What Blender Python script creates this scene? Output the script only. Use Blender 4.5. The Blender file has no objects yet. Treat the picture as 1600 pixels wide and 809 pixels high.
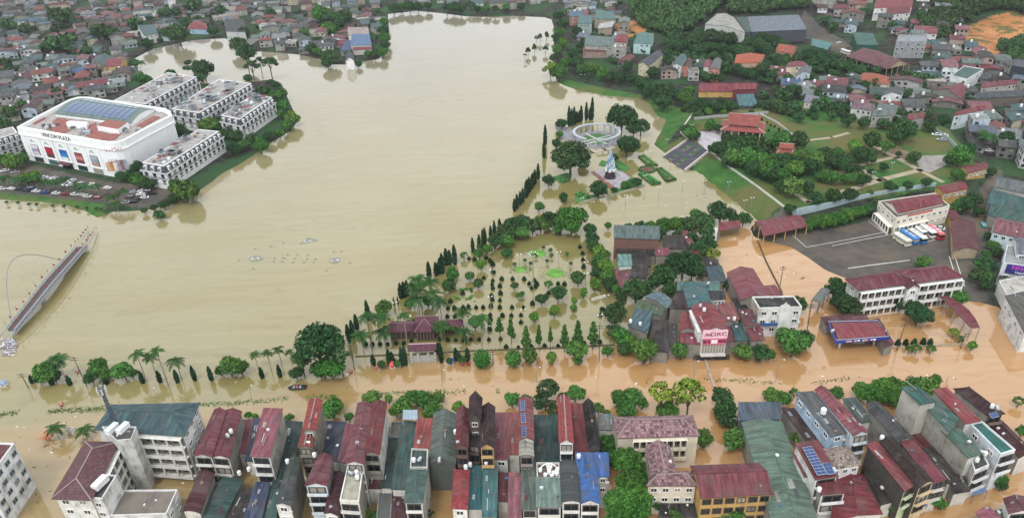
import bpy, math, random
import numpy as np
from mathutils import Vector, Matrix
R = random.Random(7)
S = bpy.context.scene
COL = S.collection
rad = math.radians
# ---------------------------------------------------------------- camera, sky, sun, exposure
F_PX, PITCH, ROLL, CH = 1111.0, rad(30.0), rad(2.2), 150.0
_f = Vector((0, math.cos(PITCH), -math.sin(PITCH)))
_r0 = Vector((1, 0, 0)); _u0 = Vector((0, math.sin(PITCH), math.cos(PITCH)))
_r = _r0*math.cos(ROLL) - _u0*math.sin(ROLL)
_u = _r0*math.sin(ROLL) + _u0*math.cos(ROLL)
cd = bpy.data.cameras.new('camera'); cam = bpy.data.objects.new('camera', cd); COL.objects.link(cam)
cd.sensor_width = 36; cd.lens = 36*F_PX/1600; cd.clip_start = 1; cd.clip_end = 20000
m = Matrix((( _r.x,_u.x,-_f.x,0),(_r.y,_u.y,-_f.y,0),(_r.z,_u.z,-_f.z,CH),(0,0,0,1)))
cam.matrix_world = m; S.camera = cam
W = bpy.data.worlds.new('World'); S.world = W; W.use_nodes = True
nt = W.node_tree; bg = nt.nodes['Background']
sky = nt.nodes.new('ShaderNodeTexSky'); sky.sky_type = 'NISHITA'; sky.sun_disc = False
sky.sun_elevation = rad(58); sky.sun_rotation = rad(200); sky.air_density = 1.0; sky.dust_density = 4.0; sky.ozone_density = 1.0
hs = nt.nodes.new('ShaderNodeHueSaturation'); hs.inputs['Saturation'].default_value = 0.22; hs.inputs['Value'].default_value = 1.0
nt.links.new(sky.outputs[0], hs.inputs['Color']); 
tcw = nt.nodes.new('ShaderNodeTexCoord'); cn = nt.nodes.new('ShaderNodeTexNoise'); cn.inputs['Scale'].default_value = 1.6; cn.inputs['Detail'].default_value = 5
nt.links.new(tcw.outputs['Generated'], cn.inputs['Vector']); mr_ = nt.nodes.new('ShaderNodeMapRange'); nt.links.new(cn.outputs[0], mr_.inputs[0]); mr_.inputs[1].default_value = .36; mr_.inputs[2].default_value = .64
cl = nt.nodes.new('ShaderNodeMix'); cl.data_type = 'RGBA'; nt.links.new(mr_.outputs[0], cl.inputs[0]); cl.inputs[6].default_value = (5.2, 5.7, 6.4, 1); cl.inputs[7].default_value = (8.6, 8.5, 8.3, 1)
ov = nt.nodes.new('ShaderNodeMix'); ov.data_type = 'RGBA'; ov.inputs[0].default_value = .78; nt.links.new(hs.outputs[0], ov.inputs[6]); nt.links.new(cl.outputs[2], ov.inputs[7])   # cloud deck over the sky
nt.links.new(ov.outputs[2], bg.inputs[0]); bg.inputs[1].default_value = 0.13
sd = bpy.data.lights.new('sun', 'SUN'); sd.energy = 0.95; sd.angle = rad(12); sd.color = (1, 0.985, 0.96)
sun = bpy.data.objects.new('sun', sd); COL.objects.link(sun)
# Nishita: rotation is clockwise from +Y seen from above
_a = rad(200); _e = rad(58)
_sd = Vector((math.sin(_a)*math.cos(_e), math.cos(_a)*math.cos(_e), math.sin(_e)))
sun.rotation_euler = _sd.to_track_quat('Z', 'Y').to_euler()
S.view_settings.view_transform = 'Standard'; S.view_settings.look = 'None'
S.view_settings.gamma = 1.0; S.view_settings.exposure = 0.6; S.view_settings.use_curve_mapping = False
S.cycles.max_bounces = 5; S.cycles.diffuse_bounces = 2; S.cycles.glossy_bounces = 2; S.cycles.transparent_max_bounces = 4

# ---------------------------------------------------------------- pixel rays -> world points
def ray(px, py):
    return _f + _r*((px-800)/F_PX) + _u*((404.5-py)/F_PX)
def P(px, py, z=0.0):
    d = ray(px, py); t = (z-CH)/d.z
    return Vector((d.x*t, d.y*t, z))
def pix(v):
    d = Vector(v) - Vector((0, 0, CH)); k = d.dot(_f)
    return (800+F_PX*d.dot(_r)/k, 404.5-F_PX*d.dot(_u)/k, k)
def mpp(px, py, z=0.0):                       # metres per photo pixel there
    return pix(P(px, py, z))[2]/F_PX
# ---------------------------------------------------------------- terrain function
def poly_w(pts, z=0.0): return np.array([[*P(x, y, z)[:2]] for x, y in pts])
def sdf(poly, X, Y):
    d = np.full(X.shape, 1e18); ins = np.zeros(X.shape, bool); n = len(poly)
    for i in range(n):
        ax, ay = poly[i]; bx, by = poly[(i+1) % n]
        ex, ey = bx-ax, by-ay; L = ex*ex+ey*ey+1e-9
        t = np.clip(((X-ax)*ex+(Y-ay)*ey)/L, 0, 1)
        d = np.minimum(d, (X-ax-ex*t)**2+(Y-ay-ey*t)**2)
        c = ((ay > Y) != (by > Y))
        with np.errstate(divide='ignore', invalid='ignore'):
            xi = ax+(Y-ay)*ex/(ey if abs(ey) > 1e-9 else 1e-9)
        ins ^= c & (X < xi)
    d = np.sqrt(d); return np.where(ins, d, -d)
LAND_PX = [(-700,300),(-300,306),(0,312),(60,315),(100,320),(130,328),(152,340),(166,336),(178,330),(205,330),(240,326),(275,318),(300,305),(330,285),(345,272),(372,258),(400,240),(425,222),(455,204),(464,190),(458,172),(448,150),(440,131),(425,124),(400,128),(370,131),(320,132),(280,130),(245,131),(212,120),(205,105),(210,92),(240,76),(270,70),(300,63),(350,60),(372,66),(385,80),(430,82),(470,86),(500,93),(508,101),(540,101),(562,98),(592,92),(606,80),(608,50),(606,22),(650,17),(700,22),(728,26),(770,27),(800,25),(850,27),(862,31),(866,45),(864,60),(870,90),(866,112),(870,128),(882,134),(905,142),(950,150),(1000,154),(1016,162),(1020,172),(1030,184),(1041,186),(1036,200),(1022,226),(1040,240),(1072,266),(1100,266),(1150,300),(1190,335),(1185,345),(1172,356),(1178,370),(1200,377),(1236,386),(1262,402),(1290,422),(1325,436),(1400,450),(1480,468),(1530,472),(1562,480),(1600,497),(1700,520),(2300,560),(2300,-90),(800,-120),(-900,-90)]
LAND = poly_w(LAND_PX)
PLAT_PX = [(1225,322),(1109,237),(1075,218),(1063,206),(1082,176),(1180,170),(1290,152),(1480,200),(1530,262),(1482,292),(1240,325)]
PLAT = poly_w(PLAT_PX, 5.0)
HILLS = [(1090,8,90,26),(1180,-6,90,24),(1500,8,75,26),(1590,5,90,34),(1130,62,45,8),(1380,-30,120,20),(300,-40,160,14)]
HILLW = [(P(x, y), r, z) for x, y, r, z in HILLS]
def height(X, Y):
    s = sdf(LAND, X, Y)
    h = np.clip(s*0.33, -1.6, 0.9)
    land = np.clip(s/12, 0, 1)
    for c, r, z in HILLW:
        h = h + land*z*np.exp(-((X-c.x)**2+(Y-c.y)**2)/(r*r))
    q = sdf(PLAT, X, Y)
    k = np.clip(1+q/13.0, -0.4, 1)
    w = np.clip(1-np.maximum(-q, 0)/14, 0, 1)
    return np.where(w > 0, np.maximum(h*(q < 0)*1.0, 5.0*k) if True else h, h)
_gx, _gy = np.arange(-900, 1200, 3.0), np.arange(0, 1400, 3.0)
_GX, _GY = np.meshgrid(_gx, _gy); _GH = height(_GX, _GY); _GL = sdf(LAND, _GX, _GY)
def _bil(A, x, y):
    u = min(max((x+900)/3, 0), len(_gx)-1.001); v = min(max(y/3, 0), len(_gy)-1.001); i, j = int(u), int(v); f, g = u-i, v-j
    return float((A[j, i]*(1-f)+A[j, i+1]*f)*(1-g)+(A[j+1, i]*(1-f)+A[j+1, i+1]*f)*g)
def hz(x, y): return _bil(_GH, x, y)
def shore(x, y): return _bil(_GL, x, y)
def inpoly(pw, x, y):
    r = False; n = len(pw)
    for i in range(n):
        ax, ay = pw[i]; bx, by = pw[(i+1) % n]
        if (ay > y) != (by > y) and x < ax+(y-ay)*(bx-ax)/(by-ay): r = not r
    return r
def G(px, py):                                  # the pixel's point on the ground (or on the water above it)
    z = 0.5
    for _ in range(6):
        p = P(px, py, z); z = 0.5*z+0.5*max(hz(p.x, p.y), 0.0)
    p = P(px, py, z); return Vector((p.x, p.y, max(hz(p.x, p.y), 0.0)))
def bed(p): return hz(p[0], p[1])
# ---------------------------------------------------------------- colours and materials
def lin(c): return c/12.92 if c <= .04045 else ((c+.055)/1.055)**2.4
def hexc(h): return tuple(lin(int(h[i:i+2], 16)/255) for i in (0, 2, 4))
_M = {}
def base_mat(name):
    mt = bpy.data.materials.new(name); mt.use_nodes = True
    n = mt.node_tree; b = n.nodes['Principled BSDF']; return mt, n, b
def N(n, t, **k):
    x = n.nodes.new(t)
    for a, v in k.items():
        if a in x.inputs: x.inputs[a].default_value = v
        else: setattr(x, a, v)
    return x
def mixc(n, fac, a, b, mode='MIX'):
    x = n.nodes.new('ShaderNodeMix'); x.data_type = 'RGBA'; x.blend_type = mode
    for s, v in ((0, fac), (6, a), (7, b)):
        if isinstance(v, (int, float)): x.inputs[s].default_value = v
        elif isinstance(v, tuple): x.inputs[s].default_value = (*v, 1) if len(v) == 3 else v
        else: n.links.new(v, x.inputs[s])
    return x.outputs[2]
def ramp(n, src, a, b):
    x = n.nodes.new('ShaderNodeMapRange'); n.links.new(src, x.inputs[0])
    x.inputs[1].default_value = a; x.inputs[2].default_value = b; return x.outputs[0]
def math_(n, op, a, b=None):
    x = n.nodes.new('ShaderNodeMath'); x.operation = op
    for i, v in enumerate((a, b)):
        if v is None: continue
        if isinstance(v, (int, float)): x.inputs[i].default_value = v
        else: n.links.new(v, x.inputs[i])
    return x.outputs[0]
def mapped(n, scale, kind='UV'):
    tc = n.nodes.new('ShaderNodeTexCoord'); mp = n.nodes.new('ShaderNodeMapping')
    n.links.new(tc.outputs[kind], mp.inputs[0]); mp.inputs['Scale'].default_value = scale
    oi = n.nodes.new('ShaderNodeObjectInfo')
    cb = n.nodes.new('ShaderNodeCombineXYZ')
    mu = math_(n, 'MULTIPLY', oi.outputs['Random'], 97.0)
    n.links.new(mu, cb.inputs[0]); n.links.new(mu, cb.inputs[1]); n.links.new(cb.outputs[0], mp.inputs['Location'])
    return mp.outputs[0]
def noise(n, vec, scale, detail=3):
    x = N(n, 'ShaderNodeTexNoise'); x.inputs['Scale'].default_value = scale; x.inputs['Detail'].default_value = detail
    n.links.new(vec, x.inputs['Vector']); return x.outputs[0]
def metal(h):
    k = 'metal'+h
    if k in _M: return _M[k]
    c = hexc(h); l_ = sum(c)/3; c = tuple((x*.82+l_*.18)*.64 for x in c); mt, n, b = base_mat('sheet_metal_'+h)
    uv = mapped(n, (1, 1, 1))
    # lengthwise ribs and lapped sheets
    w = N(n, 'ShaderNodeTexWave'); w.bands_direction = 'X'; w.inputs['Scale'].default_value = 0.33; w.inputs['Distortion'].default_value = 0.25
    n.links.new(uv, w.inputs['Vector'])
    rib = ramp(n, w.outputs['Fac'], 0.0, 0.35)
    st = noise(n, mapped(n, (1.1, .18, 1)), 0.9, 4)
    bl = noise(n, uv, 0.22, 3)
    c1 = mixc(n, ramp(n, st, .38, .66), tuple(x*.66 for x in c), tuple(min(1, x*1.18+.012) for x in c))
    c2 = mixc(n, ramp(n, bl, .46, .68), c1, mixc(n, .35, c1, (.14, .13, .12)))
    rn = N(n, 'ShaderNodeTexNoise'); rn.inputs['Scale'].default_value = 1.7; rn.inputs['Detail'].default_value = 6
    n.links.new(uv, rn.inputs['Vector'])
    c3 = mixc(n, ramp(n, rn.outputs[0], .55, .68), c2, mixc(n, .6, c2, (.09, .045, .03)))
    bt = N(n, 'ShaderNodeTexBrick'); bt.offset = 0.5
    bt.inputs['Color1'].default_value = (1, 1, 1, 1); bt.inputs['Color2'].default_value = (.82, .82, .82, 1); bt.inputs['Mortar'].default_value = (.68, .68, .68, 1)
    bt.inputs['Scale'].default_value = 1.0; bt.inputs['Brick Width'].default_value = 1.05; bt.inputs['Row Height'].default_value = 6.0; bt.inputs['Mortar Size'].default_value = 0.05
    n.links.new(uv, bt.inputs['Vector'])
    c3 = mixc(n, 1.0, c3, bt.outputs[0], 'MULTIPLY')
    oi = n.nodes.new('ShaderNodeObjectInfo')
    hsv = N(n, 'ShaderNodeHueSaturation'); n.links.new(c3, hsv.inputs['Color'])
    v = ramp(n, oi.outputs['Random'], 0, 1); mr = v.node; mr.inputs[3].default_value = .84; mr.inputs[4].default_value = 1.14
    n.links.new(v, hsv.inputs['Value']); n.links.new(hsv.outputs[0], b.inputs['Base Color'])
    bp = N(n, 'ShaderNodeBump'); bp.inputs['Strength'].default_value = .35; bp.inputs['Distance'].default_value = .05
    n.links.new(rib, bp.inputs['Height']); n.links.new(bp.outputs[0], b.inputs['Normal'])
    b.inputs['Roughness'].default_value = .6; b.inputs['Specular IOR Level'].default_value = .2
    _M[k] = mt; return mt
def tile(h, h2=None):
    k = 'tile'+h
    if k in _M: return _M[k]
    c = hexc(h); c2 = hexc(h2) if h2 else tuple(x*.55 for x in c); mt, n, b = base_mat('clay_tile_'+h)
    uv = mapped(n, (1, 1, 1))
    bt = N(n, 'ShaderNodeTexBrick'); bt.inputs['Color1'].default_value = (*c, 1); bt.inputs['Color2'].default_value = (*c2, 1)
    bt.inputs['Mortar'].default_value = (*[x*.35 for x in c], 1); bt.inputs['Scale'].default_value = 1; bt.inputs['Brick Width'].default_value = .62
    bt.inputs['Row Height'].default_value = .75; bt.inputs['Mortar Size'].default_value = .06; n.links.new(uv, bt.inputs['Vector'])
    st = noise(n, uv, .35, 4)
    cc = mixc(n, ramp(n, st, .45, .8), bt.outputs[0], mixc(n, .5, bt.outputs[0], (.06, .055, .05)))
    n.links.new(cc, b.inputs['Base Color']); b.inputs['Roughness'].default_value = .75
    bp = N(n, 'ShaderNodeBump'); bp.inputs['Strength'].default_value = .4; bp.inputs['Distance'].default_value = .08
    n.links.new(bt.outputs['Fac'], bp.inputs['Height']); n.links.new(bp.outputs[0], b.inputs['Normal'])
    _M[k] = mt; return mt
def wall(h, dirt=.5):
    k = 'wall%s%s' % (h, dirt)
    if k in _M: return _M[k]
    c = hexc(h); mt, n, b = base_mat('plaster_'+h)
    uv = mapped(n, (1, 1, 1))
    s1 = noise(n, mapped(n, (1.1, .16, 1)), 1.0, 6); s2 = noise(n, uv, .3, 4); s3 = noise(n, uv, 2.2, 5)
    cc = mixc(n, math_(n, 'MULTIPLY', ramp(n, s1, .46, .72), ramp(n, s2, .36, .62)), c, tuple(x*(1-.62*dirt) for x in c))
    cc = mixc(n, ramp(n, s2, .45, .75), cc, mixc(n, .6*dirt, cc, (.12, .11, .10)))
    cc = mixc(n, ramp(n, s3, .55, .66), cc, mixc(n, .3*dirt, cc, (.09, .085, .07)))
    n.links.new(cc, b.inputs['Base Color']); b.inputs['Roughness'].default_value = .85; b.inputs['Specular IOR Level'].default_value = .2
    _M[k] = mt; return mt
def plain(h, rough=.6, metallic=0.0, var=.12, scale=.6):
    k = 'plain%s%s%s' % (h, rough, metallic)
    if k in _M: return _M[k]
    c = hexc(h); mt, n, b = base_mat('paint_'+h)
    tc = n.nodes.new('ShaderNodeTexCoord'); s = noise(n, tc.outputs['Object'], scale, 4)
    n.links.new(mixc(n, ramp(n, s, .3, .7), tuple(x*(1-var) for x in c), tuple(min(1, x*(1+var)) for x in c)), b.inputs['Base Color'])
    b.inputs['Roughness'].default_value = rough; b.inputs['Metallic'].default_value = metallic
    _M[k] = mt; return mt
def glass(h='1a2024'):
    k = 'glass'+h
    if k in _M: return _M[k]
    mt, n, b = base_mat('window_glass_'+h); c = hexc(h)
    oi = n.nodes.new('ShaderNodeObjectInfo')
    n.links.new(mixc(n, ramp(n, math_(n, 'FRACT', math_(n, 'MULTIPLY', oi.outputs['Random'], 13.7)), .8, .84), mixc(n, oi.outputs['Random'], tuple(x*.4 for x in c), tuple(x*2.6 for x in c)), (.32, .30, .26)), b.inputs['Base Color'])
    b.inputs['Roughness'].default_value = .12; _M[k] = mt; return mt
def leaf(h):
    k = 'leaf'+h
    if k in _M: return _M[k]
    c = hexc(h); mt, n, b = base_mat('foliage_'+h)
    g = n.nodes.new('ShaderNodeNewGeometry'); oi = n.nodes.new('ShaderNodeObjectInfo')
    tc = n.nodes.new('ShaderNodeTexCoord'); s = noise(n, tc.outputs['Object'], 1.6, 2)
    f = math_(n, 'ADD', math_(n, 'MULTIPLY', g.outputs['Random Per Island'], .55), math_(n, 'MULTIPLY', s, .45))
    cc = mixc(n, ramp(n, f, .2, .85), tuple(x*.2 for x in c), tuple(min(1, x*1.45) for x in c))  # random leaf tone; its dark end paints in shade among the leaves
    hsv = N(n, 'ShaderNodeHueSaturation'); n.links.new(cc, hsv.inputs['Color'])
    v = ramp(n, oi.outputs['Random'], 0, 1); v.node.inputs[3].default_value = .78; v.node.inputs[4].default_value = 1.25
    n.links.new(v, hsv.inputs['Value'])
    h2 = math_(n, 'FRACT', math_(n, 'MULTIPLY', oi.outputs['Random'], 7.31)); v2 = ramp(n, h2, 0, 1); v2.node.inputs[3].default_value = .475; v2.node.inputs[4].default_value = .515
    n.links.new(v2, hsv.inputs['Hue'])
    n.links.new(hsv.outputs[0], b.inputs['Base Color']); b.inputs['Roughness'].default_value = .7; b.inputs['Specular IOR Level'].default_value = .08
    _M[k] = mt; return mt
WHITE = 'dedfda'
# ---------------------------------------------------------------- mesh building
class MB:
    def __init__(s): s.v = []; s.f = []; s.uv = []; s.mi = []; s.mats = []
    def mat(s, m):
        if m not in s.mats: s.mats.append(m)
        return s.mats.index(m)
    def face(s, pts, m, uv=None):
        i = len(s.v); s.v += [tuple(p) for p in pts]; s.f.append(tuple(range(i, i+len(pts)))); s.mi.append(s.mat(m))
        if uv is None:
            p0 = Vector(pts[0]); e = (Vector(pts[1])-p0)
            e = e.normalized() if e.length > 1e-6 else Vector((1, 0, 0))
            nrm = (Vector(pts[1])-p0).cross(Vector(pts[-1])-p0)
            w = nrm.normalized().cross(e) if nrm.length > 1e-9 else Vector((0, 0, 1))
            uv = [((Vector(p)-p0).dot(e), (Vector(p)-p0).dot(w)) for p in pts]
        s.uv += uv
    def prism(s, poly, z0, z1, m, top=None, bottom=False):
        """poly: list of (x,y) or points CCW; z0/z1 numbers."""
        n = len(poly); u = 0
        for i in range(n):
            a, b = poly[i], poly[(i+1) % n]; L = math.hypot(b[0]-a[0], b[1]-a[1])
            s.face([(a[0], a[1], z0), (b[0], b[1], z0), (b[0], b[1], z1), (a[0], a[1], z1)], m, [(u, z0), (u+L, z0), (u+L, z1), (u, z1)]); u += L
        if top is not False: s.face([(p[0], p[1], z1) for p in poly], top or m)
        if bottom: s.face([(p[0], p[1], z0) for p in reversed(poly)], m)
    def box(s, c, d, sx, sy, z0, z1, m, top=None):
        """c: centre xy, d: unit direction of local x, full sizes."""
        n = (-d[1], d[0]); hx, hy = sx/2, sy/2
        q = [(c[0]+d[0]*a*hx+n[0]*b*hy, c[1]+d[1]*a*hx+n[1]*b*hy) for a, b in ((-1, -1), (1, -1), (1, 1), (-1, 1))]
        s.prism(q, z0, z1, m, top, True)
    def beam(s, a, b, w, m, h=None):
        """square bar between two 3d points"""
        a = Vector(a); b = Vector(b); d = (b-a)
        if d.length < 1e-6: return
        d.normalize(); up = Vector((0, 0, 1)) if abs(d.z) < .95 else Vector((1, 0, 0))
        x = d.cross(up).normalized()*w/2; y = d.cross(x).normalized()*(h or w)/2
        A = [a-x-y, a+x-y, a+x+y, a-x+y]; B = [b-x-y, b+x-y, b+x+y, b-x+y]
        for i in range(4):
            j = (i+1) % 4; s.face([A[i], A[j], B[j], B[i]], m)
        s.face(A[::-1], m); s.face(B, m)
    def tube(s, pts, radii, m, seg=6, cap=True):
        rings = []
        for i, p in enumerate(pts):
            p = Vector(p); a = Vector(pts[max(0, i-1)]); b = Vector(pts[min(len(pts)-1, i+1)])
            d = (b-a).normalized(); up = Vector((0, 0, 1)) if abs(d.z) < .9 else Vector((1, 0, 0))
            x = d.cross(up).normalized(); y = d.cross(x); r = radii[i] if isinstance(radii, (list, tuple)) else radii
            rings.append([p+x*r*math.cos(t*2*math.pi/seg)+y*r*math.sin(t*2*math.pi/seg) for t in range(seg)])
        for i in range(len(rings)-1):
            for t in range(seg):
                u = (t+1) % seg; s.face([rings[i][u], rings[i][t], rings[i+1][t], rings[i+1][u]], m)
        if cap: s.face(rings[-1][::-1], m); s.face(rings[0], m)
    def lathe(s, c, prof, m, seg=12):
        c = Vector(c)
        for (r0, z0), (r1, z1) in zip(prof, prof[1:]):
            for t in range(seg):
                a0, a1 = t*2*math.pi/seg, (t+1)*2*math.pi/seg
                q = [c+Vector((r*math.cos(a), r*math.sin(a), z)) for r, z, a in ((r0, z0, a0), (r0, z0, a1), (r1, z1, a1), (r1, z1, a0))]
                if r0 < 1e-5: q = q[1:]
                elif r1 < 1e-5: q = q[:3]
                s.face(q, m)
    def mesh(s, name, smooth=False):
        me = bpy.data.meshes.new(name); me.from_pydata(s.v, [], s.f)
        for m_ in s.mats: me.materials.append(m_)
        me.polygons.foreach_set('material_index', s.mi)
        ul = me.uv_layers.new(name='UVMap'); ul.data.foreach_set('uv', [c for q in s.uv for c in q])
        if smooth: me.polygons.foreach_set('use_smooth', [True]*len(s.f))
        me.update(); return me
    def obj(s, name, parent=None, org=None, smooth=False):
        if not s.f: return None
        if org is not None: s.v = [(a-org[0], b-org[1], c-org[2]) for a, b, c in s.v]
        o = bpy.data.objects.new(name, s.mesh(name, smooth)); COL.objects.link(o)
        if parent is not None:
            o.parent = parent
            if org is None: o.location = [-c for c in parent.location]
        elif org is not None: o.location = org
        return o
THINGS = []
def tag(o, label, cat, group=None):
    o['label'] = label; o['category'] = cat
    if group: o['group'] = group
    THINGS.append(o); return o
def thing(name, loc, label, cat, group=None):
    o = bpy.data.objects.new(name, None); COL.objects.link(o); o.location = loc; o.empty_display_size = .5
    return tag(o, label, cat, group)
def struct(o, kind='structure'): o['kind'] = kind; return o
def clone(o, parent, **k):
    c = o.copy(); COL.objects.link(c); c.parent = parent
    for a, v in k.items(): setattr(c, a, v)
    return c
def inst(name, me, parent=None, mat=None, loc=None, scale=None, rz=None):
    o = bpy.data.objects.new(name, me); COL.objects.link(o)
    if parent is not None: o.parent = parent
    if mat is not None: o.matrix_local = mat
    if loc is not None: o.location = loc
    if scale is not None: o.scale = scale
    if rz is not None: o.rotation_euler = (0, 0, rz)
    return o
# ---------------------------------------------------------------- ground and water sheets
def axis(lo, hi, step, far, k=1.35):
    a = list(np.arange(lo, hi+step, step)); s = step; x = a[-1]
    while x < far: s *= k; x += s; a.append(x)
    s = step; x = a[0]; left = []
    while x > -far: s *= k; x -= s; left.append(x)
    return np.array(left[::-1]+a)
def sheet(name, xs, ys, zf, attrs, mat):
    X, Y = np.meshgrid(xs, ys); Z = zf(X, Y); nx, ny = len(xs), len(ys)
    v = np.stack([X.ravel(), Y.ravel(), Z.ravel()], 1).astype(np.float32)
    i = np.arange(nx*ny).reshape(ny, nx); f = np.stack([i[:-1, :-1], i[:-1, 1:], i[1:, 1:], i[1:, :-1]], -1).reshape(-1, 4)
    me = bpy.data.meshes.new(name); me.vertices.add(len(v)); me.vertices.foreach_set('co', v.ravel())
    me.loops.add(f.size); me.loops.foreach_set('vertex_index', f.ravel().astype(np.int32))
    me.polygons.add(len(f)); me.polygons.foreach_set('loop_start', np.arange(0, f.size, 4, dtype=np.int32)); me.polygons.foreach_set('loop_total', np.full(len(f), 4, np.int32))
    me.update(calc_edges=True); me.polygons.foreach_set('use_smooth', [True]*len(f))
    for an, fn in attrs.items():
        at = me.attributes.new(an, 'FLOAT_COLOR', 'POINT'); at.data.foreach_set('color', fn(X, Y).reshape(-1, 4).astype(np.float32).ravel())
    me.materials.append(mat); o = bpy.data.objects.new(name, me); COL.objects.link(o); return struct(o)
def sm(x, a, b): t = np.clip((x-a)/(b-a), 0, 1); return t*t*(3-2*t)
GRASS = [poly_w(p, z) for p, z in (
    ([(-60,300),(0,299),(60,303),(120,309),(163,314),(168,325),(155,345),(100,326),(0,318),(-60,318)], .5),
    ([(868,122),(905,130),(950,140),(1010,150),(1045,165),(1080,176),(1120,180),(1060,210),(1030,240),(1010,170),(940,155),(860,140)], .5),
    ([(1075,266),(1110,240),(1225,325),(1190,345)], 2),
    ([(1022,228),(1075,219),(1063,206),(1085,175),(1120,180),(1045,262)], 2),
    (PLAT_PX, 5))]
EARTH = [np.array([[*G(x, y)[:2]] for x, y in p]) for p in ([(1488,52),(1520,40),(1550,26),(1590,18),(1650,20),(1650,48),(1592,52),(1572,66),(1552,92),(1538,96),(1522,80)],
    [(960,38),(1000,30),(1010,50),(975,60)])]
HARD = [poly_w(p, .9) for p in ([(1190,370),(1180,352),(1225,335),(1255,362),(1340,350),(1400,320),(1480,310),(1500,340),(1530,300),(1560,260),(1580,300),(1550,400),(1545,470),(1500,468),(1325,438),(1262,404)],
    [(-100,240),(0,250),(50,258),(175,286),(230,288),(270,300),(235,325),(165,318),(0,300),(-100,300)],
    [(1255,30),(1290,50),(1320,65),(1340,80),(1310,85),(1270,65),(1235,62)])]
def zones(X, Y):
    g = np.zeros(X.shape); e = np.zeros(X.shape); a = np.zeros(X.shape)
    for p in GRASS: g = np.maximum(g, sm(sdf(p, X, Y), -2, 2))
    for p in EARTH: e = np.maximum(e, sm(sdf(p, X, Y), -5, 3))
    for p in HARD: a = np.maximum(a, sm(sdf(p, X, Y), -2, 2))
    return np.stack([g, a, e, np.ones(X.shape)], -1)
def ground_mat():
    mt, n, b = base_mat('ground_cover'); tc = n.nodes.new('ShaderNodeTexCoord'); o = tc.outputs['Object']
    at = N(n, 'ShaderNodeAttribute'); at.attribute_name = 'zone'; sp = n.nodes.new('ShaderNodeSeparateColor'); n.links.new(at.outputs['Color'], sp.inputs[0])
    n1 = noise(n, o, .035, 5); n2 = noise(n, o, .25, 5); n3 = noise(n, o, 1.3, 4)
    city = mixc(n, ramp(n, n2, .38, .62), hexc('44423d'), hexc('211f1c'))
    weed = mixc(n, ramp(n, n3, .35, .65), hexc('26402a'), hexc('3a5833'))
    c = mixc(n, ramp(n, n1, .45, .58), city, weed)
    gr = mixc(n, ramp(n, n2, .3, .7), hexc('30592a'), hexc('4a7236'))
    gr = mixc(n, ramp(n, n1, .44, .62), gr, hexc('66633c'))
    gr = mixc(n, ramp(n, n3, .3, .8), gr, mixc(n, .3, gr, hexc('23401c')))
    rag = math_(n, 'MULTIPLY', math_(n, 'SUBTRACT', noise(n, o, .5, 5), .5), 1.6)
    msk = lambda k_: ramp(n, math_(n, 'ADD', sp.outputs[k_], rag), .35, .65)
    c = mixc(n, msk(0), c, gr)
    hd = mixc(n, ramp(n, n2, .3, .7), hexc('5b5853'), hexc('474441')); hd = mixc(n, ramp(n, n1, .45, .65), hd, hexc('6b6154'))
    c = mixc(n, msk(1), c, hd)
    er = mixc(n, ramp(n, n2, .3, .7), hexc('a8683c'), hexc('855536')); er = mixc(n, ramp(n, n1, .3, .6), er, hexc('c08a5c'))
    er = mixc(n, ramp(n, noise(n, o, .12, 4), .5, .6), er, hexc('4f6238'))
    er = mixc(n, ramp(n, noise(n, o, .9, 5), .45, .7), er, hexc('8a5a38')); c = mixc(n, msk(2), c, er)
    n.links.new(c, b.inputs['Base Color']); b.inputs['Roughness'].default_value = .95; b.inputs['Specular IOR Level'].default_value = .15
    return mt
xs = axis(-520, 760, 2.6, 9000); ys = axis(60, 1000, 2.6, 9000)
sheet('ground', xs, ys, height, {'zone': zones}, ground_mat())
SILT = poly_w([(300,640),(470,600),(560,572),(640,562),(720,551),(960,541),(1010,540),(1110,520),(1118,372),(1172,350),(1350,420),(1600,460),(2300,520),(2300,1600),(-900,1600),(-300,720),(0,668),(200,640)])
def silt(X, Y):
    s = sdf(SILT, X, Y)
    k = sm(s, -3, 5)
    # streets carry red earth, thicker to the east; the lake stays olive
    e = np.clip(.42+(X+60)/160, .30, 1.0)
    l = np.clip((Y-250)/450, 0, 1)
    pk = sm(sdf(PARKW, X, Y), -8, 6)
    return np.stack([k*e, l, pk, np.ones(X.shape)], -1)
PARKW = poly_w([(560,555),(720,549),(960,540),(950,440),(930,350),(980,350),(1110,335),(1150,300),(1040,240),(1000,170),(900,160),(850,220),(800,330),(720,400),(640,440),(560,510)])
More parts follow.
